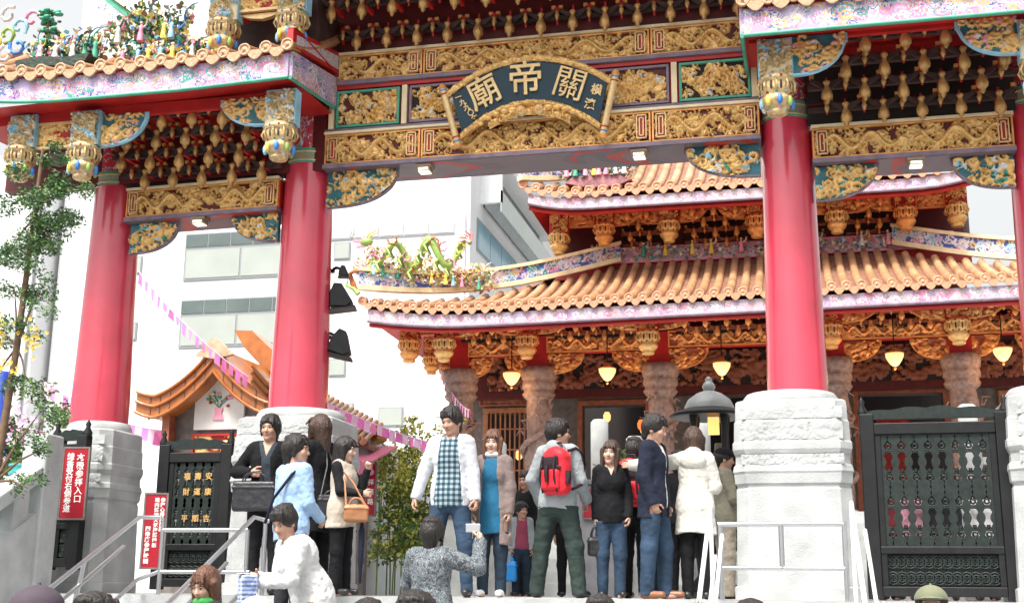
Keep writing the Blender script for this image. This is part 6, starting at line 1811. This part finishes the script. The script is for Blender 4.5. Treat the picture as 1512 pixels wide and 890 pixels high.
    if glasses:
        g = MB()
        for sd in (-1, 1):
            g.tube([(sd * .031 + .02 * math.cos(k * .785), -.098, .004 + .015 * math.sin(k * .785)) for k in range(9)], .0022, IRON, 5, caps=False)
            g.tube([(sd * .05, -.096, .006), (sd * .078, -.05, .006), (sd * .079, .01, .004)], .002, IRON, 5)
        for i, v in enumerate(g.v): g.v[i] = ((v * hs) @ Rn.T + np.array(J['hea'])).astype(np.float32)
        g.build('glasses', body)
    # ---- garments
    sm = J['nec'].z
    def garment(name, m, e, hem, sleeve=1.0, open_=0.0, skirtw=0.0, nz=.0045, neck=.045, legsin=False, sk_e=0, vneck=0, hemfront=None, sleeves=True):
        G = Field([lo[0] - .03, lo[1] - .05, max(-.02, hem - .05)], [hi[0] + .03, hi[1] + .03, sm + .12], hB)
        limbs(G, e, arms=sleeves, leg=False)
        if hem < J['pel'].z + .02:
            # coat or shirt skirt below the waist, hanging over the hips
            a = J['pel'] + V3(0, .005, .04); b = V3(a.x, a.y + .005, hem)
            zz = np.linspace(0, 1, 5)
            r0 = .150 * s * bulk + e
            G.cone(a, b + V3(0, 0, .0), r0, r0 + skirtw, .04, sq=(1.0, .74, 1.0))
        if collar: G.cone(J['nec'] + V3(-.02, .02, .0), J['nec'] + V3(.02, .02, .02), .062 * s + collar, .062 * s + collar, .02)
        G.noise(nz, 2.6, int(abs(x) * 100) + 3, (1.6, 1.6, 1.0)); G.noise(nz * .5, 7.5, 9, (1.2, 1.2, 1.8))
        G.cut(lambda X, Y, Z: hem + .012 * np.sin(X * 14 + 1) - Z)
        nk = J['nec']
        # neckline
        G.cut(lambda X, Y, Z: neck * s + .02 - np.sqrt((X - nk.x) ** 2 + (Y - nk.y + .012) ** 2) + np.where(Z > nk.z - .045 * s, 0, -(Z - nk.z + .045 * s) * -3.0) if neck else Z * 0 - 1)
        if vneck:
            G.cut(lambda X, Y, Z: np.minimum(np.minimum((vneck * .35 * (1 - np.clip((nk.z + .02 - Z) / vneck, 0, 1))) - np.abs(X - nk.x), -(Y - nk.y) - .02), 1.0))
        if open_:
            cx = J['che'].x
            G.cut(lambda X, Y, Z: np.minimum(open_ * (.7 + .5 * np.clip((nk.z - Z) / .6, 0, 1)) - np.abs(X - cx), -(Y - J['che'].y * 0) - .0))
        if sleeve < 1:
            for nm in 'RL':
                el, wr = J['el' + nm], J['wr' + nm]
                p = J['sh' + nm].lerp(el, sleeve * 2) if sleeve < .5 else el.lerp(wr, sleeve * 2 - 1)
                G.cone(p + (wr - p) * .35, wr + (wr - p) * .2, .09, .09, 0, 's')
        else:
            for nm in 'RL':
                wr, d = J['wr' + nm], J['hd' + nm]
                G.cone(wr + d * .062, wr + d * .16, .06, .06, 0, 's')
        V, Q = G.mesh()
        return arrmesh(name, V, Q, [m], None, True, body)
    if legs:
        e = legs.get('e', .014) * .75; zc = legs.get('hem', .05)
        G = Field([lo[0], lo[1], -.02], [hi[0], hi[1], J['wai'].z + .1], hB)
        limbs(G, e, arms=False, torso=False, ext=.02)
        G.ell(J['pel'] + V3(0, .01, -.01), (.165 * s * bulk + e, .118 * s * bulk + e, .14 * s + e), .05)
        G.ell(J['wai'] + V3(0, 0, -.06), (.145 * s * bulk + e, .10 * s * bulk + e, .10 * s), .04)
        if legs.get('flare'):
            for nm in 'RL': G.cone(J['kn' + nm].lerp(J['an' + nm], .3), J['an' + nm] + V3(0, .005, -.03), .055 * s + e, .055 * s + legs['flare'], .02)
        G.noise(legs.get('nz', .005), 2.4, int(abs(x) * 77) + 11, (1.3, 1.3, 1.6)); G.noise(.003, 6, 4, (1, 1, 2))
        G.cut(lambda X, Y, Z: zc * s - .02 - Z); hm_ = max([q['hem'] for q in (top, outer) if q and 'hem' in q] or [.9]) + .03; G.cut(lambda X, Y, Z: Z - min(J['wai'].z, hm_))
        V, Q = G.mesh(); arrmesh('trousers', V, Q, [legs['m']], None, True, body)
    if skirt:
        G = Field([lo[0], lo[1], -.02], [hi[0], hi[1], J['wai'].z + .1], hB)
        G.cone(J['wai'] + V3(0, 0, -.02), V3(0, 0, skirt['hem']), .13 * s, .15 * s + skirt.get('w', .06), .0, sq=(1, .8, 1)); G.noise(.006, 3, 3, (3, 3, .3)); G.cut(lambda X, Y, Z: skirt['hem'] - Z)
        V, Q = G.mesh(); arrmesh('skirt', V, Q, [skirt['m']], None, True, body)
    for nm in 'RL':
        an = J['an' + nm]
        G = Field((an.x - .1, an.y - .22, an.z - .14), (an.x + .1, an.y + .12, an.z + .1), .0085)
        ft = Vector((0.12 * (1 if nm == 'L' else -1), -1, 0)).normalized()
        tz = an.z - .075 * s
        G.cone(V3(an.x, an.y + .03, tz + .045), V3(an.x, an.y, tz + .045) + ft * .15 * s, .043 * s, .038 * s, .01, sq=(.95, 1, .85)); G.cone(an, V3(an.x, an.y, tz + .05), .042 * s, .045 * s, .02)
        G.cut(lambda X, Y, Z: tz + .002 - Z); G.cut(lambda X, Y, Z: Z - (an.z + .035))
        V, Q = G.mesh(); arrmesh('shoe', V, Q, [shoes], None, True, body)
    if top:
        garment(top.get('name', 'shirt'), top['m'], top.get('e', .011), top.get('hem', outer['hem'] + .08 if outer else J['pel'].z - .06), top.get('sleeve', 1.0), vneck=top.get('v', 0), neck=top.get('neck', .045), nz=top.get('nz', .0045), skirtw=top.get('sk', .0))
    if outer:
        garment(outer.get('name', 'jacket'), outer['m'], outer.get('e', .024) * .8 + .001, outer.get('hem', J['pel'].z - .12), outer.get('sleeve', 1.0), open_=outer.get('open', 0), vneck=outer.get('v', 0), neck=outer.get('neck', .05), skirtw=outer.get('sk', .01), nz=outer.get('nz', .006), sleeves=outer.get('sleeves', True))
    if scarf:
        G = Field(J['nec'] - V3(.16, .16, .1), J['nec'] + V3(.16, .16, .14), .008)
        for k in range(14):
            a = k / 14 * 6.28; b = (k + 1) / 14 * 6.28
            G.cone(J['nec'] + V3(.062 * math.cos(a), .062 * math.sin(a) + .0, .02), J['nec'] + V3(.062 * math.cos(b), .062 * math.sin(b), .02), .028, .028, .02)
        G.noise(.004, 6, 2); V, Q = G.mesh(); arrmesh('collar', V, Q, [scarf], None, True, body)
    if hood:
        G = Field(J['nec'] - V3(.2, .2, .22), J['nec'] + V3(.2, .28, .14), .009); N = J['nec']
        G.ell(N + V3(0, .10, -.05), (.125, .07, .11), 0); G.cone(N + V3(-.10, .0, -.02), N + V3(0, .11, .0), .042, .05, .04); G.cone(N + V3(.10, .0, -.02), N + V3(0, .11, .0), .042, .05, .04)
        G.ell(N + V3(0, .03, .05), (.07, .085, .08), .01, 's'); G.noise(.006, 4, 2)
        V, Q = G.mesh(); arrmesh('hood', V, Q, [hood], None, True, body)
    body['J'] = 0
    del body['J']
    Wm = Matrix.Translation((x, y, z)) @ Matrix.Rotation(rad(face), 4, 'Z')
    return body, {k: (Wm @ v if not k.startswith('hd') else Wm.to_3x3() @ v) for k, v in J.items() if isinstance(v, Vector)}

def plaid(name, c0, c1, c2, sc=26):
    m = bpy.data.materials.new(name); m.use_nodes = True; n = m.node_tree; L = n.links; b = n.nodes["Principled BSDF"]; b.inputs["Roughness"].default_value = .85
    tc = n.nodes.new("ShaderNodeTexCoord"); sp = n.nodes.new("ShaderNodeSeparateXYZ"); L.new(tc.outputs["Object"], sp.inputs[0])
    def band(sock, fq, w):
        a = n.nodes.new("ShaderNodeMath"); a.operation = 'MULTIPLY'; a.inputs[1].default_value = fq; L.new(sock, a.inputs[0])
        f = n.nodes.new("ShaderNodeMath"); f.operation = 'FRACT'; L.new(a.outputs[0], f.inputs[0])
        l = n.nodes.new("ShaderNodeMath"); l.operation = 'LESS_THAN'; l.inputs[1].default_value = w; L.new(f.outputs[0], l.inputs[0]); return l.outputs[0]
    bx_, bz_ = band(sp.outputs[0], sc, .5), band(sp.outputs[2], sc, .5)
    ad = n.nodes.new("ShaderNodeMath"); ad.operation = 'ADD'; L.new(bx_, ad.inputs[0]); L.new(bz_, ad.inputs[1])
    h = n.nodes.new("ShaderNodeMath"); h.operation = 'MULTIPLY'; h.inputs[1].default_value = .5; L.new(ad.outputs[0], h.inputs[0])
    cr = n.nodes.new("ShaderNodeValToRGB"); e = cr.color_ramp.elements; e[0].color = (*c0, 1); e[1].color = (*c2, 1); x_ = e.new(.5); x_.color = (*c1, 1)
    L.new(h.outputs[0], cr.inputs[0]); L.new(cr.outputs[0], b.inputs["Base Color"]); MATS[name] = m
    return m

def sdf_obj(name, build, lo, hi, h, m, parent=None, loc=(0, 0, 0), rz=0.0, nz=0.0):
    G = Field(lo, hi, h); build(G)
    if nz: G.noise(nz, 4, 3)
    V, Q = G.mesh(); o = arrmesh(name, V, Q, [m], None, True, parent, loc, rz); return o

def bag(name, loc, w, d, h, m, lab, rz=0.0, handle=.12, strap_to=None, cat='bag', round_=.03):
    t = empty(name, loc, lab, cat, rz=rz)
    sdf_obj('bag_body', lambda G: (G.rbox((0, 0, -h / 2 - handle), (w / 2, d / 2, h / 2), round_), G.rbox((0, 0, -h * .22 - handle), (w / 2 + .004, d / 2 + .006, .012), .008, .004)), (-w, -d - .1, -h - handle - .08), (w, d + .1, .04), .009, m, t, nz=.004)
    hb = MB()
    for sy in (-1, 1):
        hb.tube([(w * .28 * math.cos(a) * 1, sy * d * .3, -handle - .01 + (handle + .01) * math.sin(a)) for a in [math.pi * k / 10 for k in range(11)]], .009, m, 6)
    hb.build('handles', t)
    if strap_to is not None:
        sb = MB(); v = t.matrix_world if False else None
        q = Matrix.Rotation(-rz, 3, 'Z') @ (Vector(strap_to) - Vector(loc))
        sb.tube([(-w * .4, 0, -handle - .02), q * .55 + Vector((-.03, 0, 0)), q, q * .55 + Vector((.05, 0, 0)), (w * .4, 0, -handle - .02)], .011, m, 6); sb.build('strap', t)
    return t

def backpack(J, face, m, m2, lab, s=1.0, off=(0, 0, 0), fwd=.20):
    R3 = Matrix.Rotation(rad(face), 3, 'Z')
    c = J['che'] + R3 @ Vector((0, fwd, -.02)) + Vector(off)
    t = empty('backpack', c, lab, 'backpack', rz=rad(face))
    sdf_obj('bag_body', lambda G: (G.rbox((0, 0, -.04), (.165 * s, .095 * s, .235 * s), .07), G.ell((0, .02, .14 * s), (.13 * s, .09 * s, .1 * s), .04)), (-.27, -.2, -.4), (.27, .3, .35), .011, m, t, nz=.005)
    sdf_obj('front_pocket', lambda G: G.rbox((0, .10 * s, -.12 * s), (.125 * s, .045 * s, .11 * s), .035), (-.25, -.05, -.35), (.25, .25, .15), .010, m, t, nz=.004)
    sdf_obj('dark_flap', lambda G: (G.rbox((0, .105 * s, .07 * s), (.11 * s, .02, .055 * s), .018), G.rbox((0, .10, -.0), (.15 * s, .012, .02 * s), .01)), (-.25, -.0, -.1), (.25, .25, .25), .009, m2, t)
    b = MB()
    for sd in (-1, 1):
        b.tube([(sd * .10, -.06, .19 * s), (sd * .11, -.16, .21), (sd * .12, -.26, .16), (sd * .13, -.30, .02), (sd * .15, -.24, -.13), (sd * .13, -.08, -.2)], .017, m2, 6)
        b.tube([(sd * .09 * s, .115, .12), (sd * .09 * s, .145, .02), (sd * .1 * s, .15, -.1), (sd * .1 * s, .10, -.24)], .010, m2, 6)
        b.tube([(sd * .17 * s, .02, -.15), (sd * .185 * s, .02, -.10), (sd * .18 * s, .02, -.03)], .03, m2, 8)
    b.tube([(0, .15 * 1, .02), (0, .16, -.06), (0, .15, -.14)], .022, m2, 6)
    b.tube([(-.05, -.02, .23 * s), (-.04, -.02, .28 * s), (.04, -.02, .28 * s), (.05, -.02, .23 * s)], .012, m2, 6); b.build('straps', t)
    return t
def stz(Y): return 0.0 if Y >= 11.3 else -.16 * math.ceil((11.3 - Y) / .3 - 1e-6) if Y > 8.6 else -1.6
BLK = cloth('black_cloth', (.008, .008, .010), var=.3); BLK2 = cloth('black_knit', (.012, .012, .014), var=.3); NAVY = cloth('navy_wool', (.014, .018, .034), var=.25)
WHT = cloth('white_knit', (.60, .60, .60), var=.05); CRM = cloth('cream_coat', (.56, .55, .50), var=.05); LBL = cloth('light_blue_cotton', (.30, .44, .64), var=.07)
LGY = cloth('pale_grey_knit', (.50, .52, .56), var=.06); HGY = cloth('grey_sweatshirt', (.28, .31, .33), var=.1); DGR = cloth('dark_green_twill', (.028, .042, .038), var=.25)
JEAN = cloth('blue_denim', (.030, .055, .095), var=.45, vscale=4); JEAND = cloth('dark_denim', (.018, .032, .05), var=.35, vscale=4); BRN = cloth('taupe_knit', (.20, .155, .145), var=.12)
TLB = cloth('teal_blue_jersey', (.015, .11, .21), var=.15); BGE = cloth('beige_wool', (.44, .38, .32), var=.1); MRN = cloth('maroon_jersey', (.25, .05, .09), var=.15)
KHK = cloth('khaki_twill', (.22, .21, .16), var=.2); KHL = cloth('light_khaki_twill', (.36, .32, .26), var=.15); GRNS = cloth('green_scarf', (.05, .30, .07), var=.2)
REDC = cloth('red_nylon', (.62, .02, .035), .5, var=.12, bump=.15); REDK = cloth('dark_nylon', (.03, .02, .025), .5); PNK = cloth('pink_cloth', (.62, .30, .38)); BLUC = cloth('blue_cloth', (.05, .22, .42)); CHR = cloth('charcoal_cloth', (.025, .025, .03))
LEA = mat('tan_leather', (.36, .16, .07), .45, var=.2); BLEA = mat('black_leather', (.02, .02, .025), .38, bump=.15)
PLD = plaid('teal_check_shirt', (.30, .36, .39), (.07, .13, .17), (.010, .025, .04), 19)
PAT = painted('grey_leaf_print', [(0, (.05, .06, .07)), (.3, (.22, .25, .28)), (.45, (.08, .10, .11)), (.7, (.28, .31, .33)), (.8, (.06, .07, .08))], 22, 1.0, rough=.8)
STR = plaid('blue_stripe_cloth', (.50, .55, .68), (.30, .36, .52), (.10, .14, .30), 30)

# 1 man with briefcase
b, J = person('young man in black jacket holding a black briefcase beside the railing', -5.27, 11.85, 0, 1.80, 8, head=(-6, 3, 0), hair='shaggy', top=dict(m=cloth('dark_shirt', (.035, .045, .06)), v=.16), outer=dict(m=BLK, open=.055, hem=.80, e=.026, v=.3),
    legs=dict(m=BLK2), armR=((-.75, .1, -.95), (.95, -.75, -.12), .9), armL=((.22, .06, -1), (.05, -.2, -1), .5))
hp = J['wrR'] + J['hdR'] * .09
bag('briefcase', (hp.x, hp.y - .02, hp.z + .01), .44, .11, .30, BLEA, 'black soft briefcase held by the man in the black jacket', rz=rad(6), handle=.09)
# 2 long brown hair, dark coat
b, J = person('person with long brown hair in a dark coat facing left', -4.77, 11.95, 0, 1.80, -115, head=(5, 0, 0), hair='long', hmat=HAIRB, top=dict(m=BGE), outer=dict(m=BLK, hem=.62, e=.03, sk=.02), legs=dict(m=BLK2))
bag('shoulder_bag', (-4.50, 11.72, 1.02), .32, .13, .26, BLEA, 'black leather shoulder bag hanging beside the person with long brown hair', rz=rad(25), handle=.04, strap_to=(-4.66, 11.88, 1.47))
# 3 light blue shirt
b, J = person('man in a light blue shirt seen from behind on the steps, looking right', -4.50, 10.7, stz(10.7), 1.76, 150, head=(-55, 2, 0), hair='shaggy', outer=dict(name='shirt', m=LBL, hem=.80, e=.022, nz=.008, neck=.045), legs=dict(m=CHR), armR=((-.12, -.1, -1), (.3, -.8, -.5), .7), armL=((.25, -.1, -1), (.1, -.5, -.9), .6))
sb = MB(); c = J['che']; sb.tube([J['shR'] + Vector((0, 0, .06)), c + Vector((.04, -.15, .10)), c + Vector((-.12, -.17, -.12)), J['pel'] + Vector((-.22, -.1, .02))], .014, NAVY, 6)
tag(sb.build('bag_strap'), 'thin navy bag strap across the back of the man in the light blue shirt', 'strap')
# 4 white sweater
b, J = person('heavy-set man in a white sweater bending his head over papers on the steps', -3.93, 9.85, -.93, 1.70, -52, head=(34, 26, 0), hair='short', lean=(0, -.20), bulk=1.30, outer=dict(name='sweater', m=WHT, hem=.83, e=.022, nz=.010), legs=dict(m=BLK2), armR=((-.15, -.15, -1), (.5, -.8, .1), .8), armL=((.15, -.2, -1), (-.35, -.9, -.1), .8))
hp = (J['wrR'] + J['wrL']) / 2 + J['hdR'] * .12
t = empty('shopping_bag', hp, 'blue and white striped shopping bag held by the man in the white sweater', 'bag', rz=rad(-62))
sdf_obj('bag_body', lambda G: G.rbox((0, 0, -.14), (.17, .07, .17), .03), (-.25, -.15, -.38), (.25, .15, .1), .009, STR, t, nz=.012)
pp = MB(); pp.box(-.12, .12, -.09, .06, .035, .04, WHITEP); tag(pp.build('paper', loc=hp, rz=rad(-62)), 'sheet of white paper in the hands of the man in the white sweater', 'paper')
# 5 vest woman
b, J = person('woman with dark bobbed hair in a beige vest over black sleeves, hand to her mouth', -4.42, 11.75, 0, 1.54, 82, head=(8, 8, 0), hair='bob', female=True, top=dict(m=BLK2), outer=dict(name='vest', m=BGE, hem=.66, e=.028, sleeves=False, open=.0, sk=.03), legs=dict(m=BLK, flare=.03),
    armR=((-.12, -.25, -1), (.3, -.9, -.1), .8), armL=((.1, -.5, -.8), (-.2, -.45, 1.1), 1.2))
bag('handbag', (-4.20, 11.55, .93), .24, .11, .17, LEA, 'tan leather handbag at the hip of the woman in the beige vest', rz=rad(20), handle=.06, strap_to=(-4.40, 11.62, 1.22))
um = MB(); um.lathe([(.006, 0), (.012, .02), (.028, .30), (.03, .5), (.016, .56), (.012, .6), (.014, .7), (.02, .74)], NAVY, seg=12); tag(um.build('umbrella', loc=(-4.16, 11.62, .12)), 'furled dark umbrella held upright by the woman in the beige vest', 'umbrella')
# 6 seated woman bottom left
b, J = person('woman with chestnut hair and green scarf looking down at the bottom left', -4.36, 8.8, -1.44, 1.64, -25, head=(12, 18, 4), hair='bob', hmat=HAIRC, female=True, outer=dict(m=CHR, hem=.75, e=.025), legs=dict(m=JEAND), scarf=GRNS)
# 7 cardigan man
b, J = person('tall man in an open white cardigan and teal checked shirt looking down', -3.31, 11.75, 0, 1.82, 2, head=(-18, 14, -3), hair='short', top=dict(name='shirt', m=PLD, hem=.84, sk=.01, e=.018), outer=dict(name='cardigan', m=LGY, open=.115, hem=.80, e=.028), legs=dict(m=JEAN), armR=((-.40, .02, -1), (-.28, -.12, -1), .6), armL=((.20, .02, -1), (.16, -.2, -1), .9), legR=((-.12, 0, -1), (-.05, .03, -1)), legL=((.14, 0, -1), (.06, .03, -1)))
# 8 brown cardigan woman
b, J = person('woman in a long taupe cardigan over a blue tunic and white turtleneck', -2.96, 12.05, 0, 1.62, -2, head=(4, 2, 0), hair='long', hmat=HAIRC, female=True, top=dict(name='tunic', m=TLB, hem=.60, e=.016, sk=.02), outer=dict(name='cardigan', m=BRN, open=.085, hem=.50, e=.028, sk=.04), legs=dict(m=JEAND), scarf=WHT, shoes=SHOEW, armR=((-.2, 0, -1), (-.05, -.12, -1), .7), armL=((.18, 0, -1), (.0, -.1, -1), .6))
# 9 photographer
b, J = person('photographer in a grey leaf-print top raising a small camera', -2.88, 9.7, -.96, 1.58, 176, head=(0, -4, 0), hair='shaggy', female=True, bulk=1.1, outer=dict(name='top', m=PAT, hem=.70, e=.03, nz=.009), legs=dict(m=BLK), armR=((-1.0, -.25, -.35), (.05, -.45, 1), 1.4), armL=((.45, -.5, -1), (-.2, -1, .3), 1.0))
hp = J['wrR'] + J['hdR'] * .10
ph = MB(); ph.box(-.06, .06, -.012, .012, -.032, .035, mat('silver_camera', (.55, .56, .58), .3, metal=.7)); ph.lathe([(.022, 0), (.022, .02), (.016, .03)], IRON, (0, .012, 0), seg=14, axis=(0, 1, 0))
tag(ph.build('camera', loc=(hp.x - .08, hp.y + .03, hp.z + .02), bevel=.004), 'small silver camera raised by the photographer in the grey print top', 'camera')
# 10 boy
b, J = person('boy in a maroon shirt and open grey jacket standing far back', -3.54, 16.0, 0, 1.18, 20, head=(25, 0, 0), hair='short', top=dict(m=MRN, hem=.58), outer=dict(m=HGY, open=.09, hem=.56, e=.022), legs=dict(m=JEAND))
bag('plastic_bag', (J['wrR'].x - .02, J['wrR'].y - .05, .52), .22, .10, .26, mat('bright_blue_plastic', (.02, .28, .75), .35), 'bright blue plastic bag carried by the boy in maroon', handle=.07)
# 11 hoodie man
b, J = person('man in a grey hooded sweatshirt seen from behind, legs apart', -2.34, 12.25, 0, 1.76, 168, head=(-55, 0, 0), hair='short', glasses=True, outer=dict(name='sweatshirt', m=HGY, hem=.86, e=.032, nz=.008), legs=dict(m=DGR, e=.028, nz=.008), hood=HGY, armR=((-.25, -.1, -1), (.0, -.8, -.8), .6), armL=((.45, .05, -1), (-.2, -.5, -.9), .6), legR=((-.22, 0, -1), (-.12, .02, -1)), legL=((.22, -.02, -1), (.12, .03, -1)))
backpack(J, 150, REDC, REDK, 'bright red backpack with black flap worn by the man in the grey hooded sweatshirt', .92, off=(.12, 0, -.02))
# 12 smiling woman
b, J = person('smiling woman with long brown hair in a black top and blue jeans', -1.84, 12.45, 0, 1.54, 12, head=(-18, 0, 4), hair='long', hmat=HAIRB, female=True, outer=dict(name='sweater', m=BLK, hem=.72, e=.018, v=.12, neck=.05), legs=dict(m=JEAN), armR=((-.12, .05, -1), (.0, -.1, -1), .9), armL=((.2, 0, -1), (0, -.3, -1), .6))
hp = J['wrR'] + J['hdR'] * .08
bag('handbag', hp, .17, .10, .19, BLEA, 'little black handbag dangling from the hand of the smiling woman in black', rz=.3, handle=.10)
# 13 backpacker behind
b, J = person('person in dark clothes with red and black backpack standing behind the blazer man', -1.66, 12.95, 0, 1.63, 165, head=(0, 0, 0), hair='short', outer=dict(m=BLK, hem=.8), legs=dict(m=BLK2))
backpack(J, 175, REDC, REDK, 'red and black backpack worn by the person standing behind the blazer man', .95)
# 14 blazer man
b, J = person('man in a navy blazer and blue jeans standing side-on, facing right', -1.36, 12.05, 0, 1.74, 78, head=(6, 14, 0), hair='short', top=dict(m=WHITEP, v=0, neck=.04), outer=dict(name='blazer', m=NAVY, hem=.76, e=.034, sk=.02, open=.03, v=.25), legs=dict(m=JEAN, e=.022), shoes=SHOEB, armR=((-.14, .12, -1), (.10, -.35, -1), .7), armL=((.1, .05, -1), (0, -.3, -1), .6), legR=((-.03, .06, -1), (0, .08, -1)), legL=((.03, -.16, -1), (0, .02, -1)))
# 15 white jacket
b, J = person('woman in a cream hooded jacket seen from behind, reaching out to the left', -.99, 12.3, 0, 1.64, 178, head=(0, 0, 0), hair='long', hmat=HAIRB, female=True, bulk=.98, outer=dict(name='jacket', m=CRM, hem=.62, e=.036, sk=.03, nz=.008), legs=dict(m=BLK), hood=CRM, armL=((1.0, -.15, -.12), (1.0, -.1, .02), .3), armR=((-.25, -.1, -1), (.35, -.9, .2), .7))
# 16 cap man
b, J = person('man in a black cap and khaki work clothes half hidden by the right pedestal', -.84, 14.5, 0, 1.70, 105, head=(0, 10, 0), hair='short', cap=(BLK, False), outer=dict(m=KHK, hem=.78, e=.03, nz=.009), legs=dict(m=KHL, e=.032, nz=.010), armR=((-.15, -.3, -1), (.2, -1, .1), .8))
# 17 cap man bottom right
OLV = cloth('olive_cap', (.15, .16, .10))
b, J = person('man in an olive baseball cap looking up at the bottom right corner', .78, 8.4, -1.6, 1.72, -5, head=(0, -4, 0), hair='short', cap=(OLV, True), outer=dict(m=CHR, hem=.8))
# heads along the lower edge
for (x, y, H, fc, hr, hm, cp, lab, m) in (
    (-3.02, 4.6, 1.70, 175, 'short', HAIRK, (cloth('plum_grey_cap', (.07, .055, .07)), False), 'onlooker in a plum-grey knit cap, leftmost head on the lower edge', CHR),
    (-3.06, 5.1, 1.65, 170, 'short', HAIRK, None, 'black-haired onlooker second from the left on the lower edge', BLK),
    (-2.92, 6.5, 1.66, 185, 'short', HAIRK, (cloth('white_cap', (.45, .43, .42)), True), 'onlooker in a white cap below the railings on the lower edge', CHR),
    (-1.61, 5.2, 1.67, 180, 'shaggy', HAIRK, None, 'black-haired onlooker right below the photographer on the lower edge', BLK),
    (-2.27, 6.5, 1.63, 175, 'short', HAIRK, None, 'barely visible black hair left of the photographer on the lower edge', BLK),
    (-1.10, 7.0, 1.66, 180, 'short', HAIRK, None, 'black-haired onlooker below the gap right of the red backpack', BLK),
    (-.52, 6.5, 1.65, 180, 'short', HAIRK, (OLV, False), 'onlooker in a pale green cap at the foot of the white handrail', KHK),
    (-.26, 6.5, 1.645, 180, 'short', HAIRK, None, 'black-haired onlooker under the right pedestal on the lower edge', BLK)):
    person(lab, x, y, -1.6, H - .045, fc, hair=hr, hmat=hm, cap=cp, outer=dict(m=m, hem=.8), legs=dict(m=BLK), group='onlookers along the lower edge', far=False)
# visitors further back
for (x, y, H, fc, hr, fem, lab, o, l) in (
    (-3.75, 17.3, 1.72, -30, 'short', False, 'man in dark clothes far back right of the woman in the taupe cardigan', BLK, BLK2),
    (-1.32, 14.2, 1.62, 150, 'short', False, 'person in black trousers between the blazer man and the cream jacket', BLK, BLK),
    (-.98, 15.6, 1.60, 0, 'bob', True, 'woman facing out under the incense burner roof', CHR, BLK),
    (-2.95, 16.2, 1.5, 200, 'short', False, 'visitor in black seen between the legs of the backpacker', BLK2, BLK),
    (1.05, 16.8, 1.62, 30, 'shaggy', False, 'visitor in red behind the left part of the iron gate', cloth('red_cloth', (.20, .03, .035)), BLK),
    (1.5, 17.6, 1.60, 20, 'bob', True, 'woman in a pale pink coat behind the middle of the iron gate', PNK, PNK),
    (1.80, 17.2, 1.66, -15, 'short', False, 'visitor in a dark jacket and pink trousers behind the middle right of the iron gate', CHR, PNK),
    (2.3, 17.4, 1.58, 10, 'long', True, 'woman in white behind the right part of the iron gate', WHT, CHR),
    (1.25, 19.0, 1.70, 180, 'short', False, 'dark figure walking away far behind the iron gate', BLK2, BLK),
    (-2.0, 17.0, 1.64, 170, 'short', False, 'visitor in grey far behind the smiling woman', HGY, JEAND)):
    person(lab, x, y, 0, H, fc, hair=hr, female=fem, outer=dict(m=o, hem=.62 if fem else .8), legs=dict(m=l), group='visitors further back', far=True)
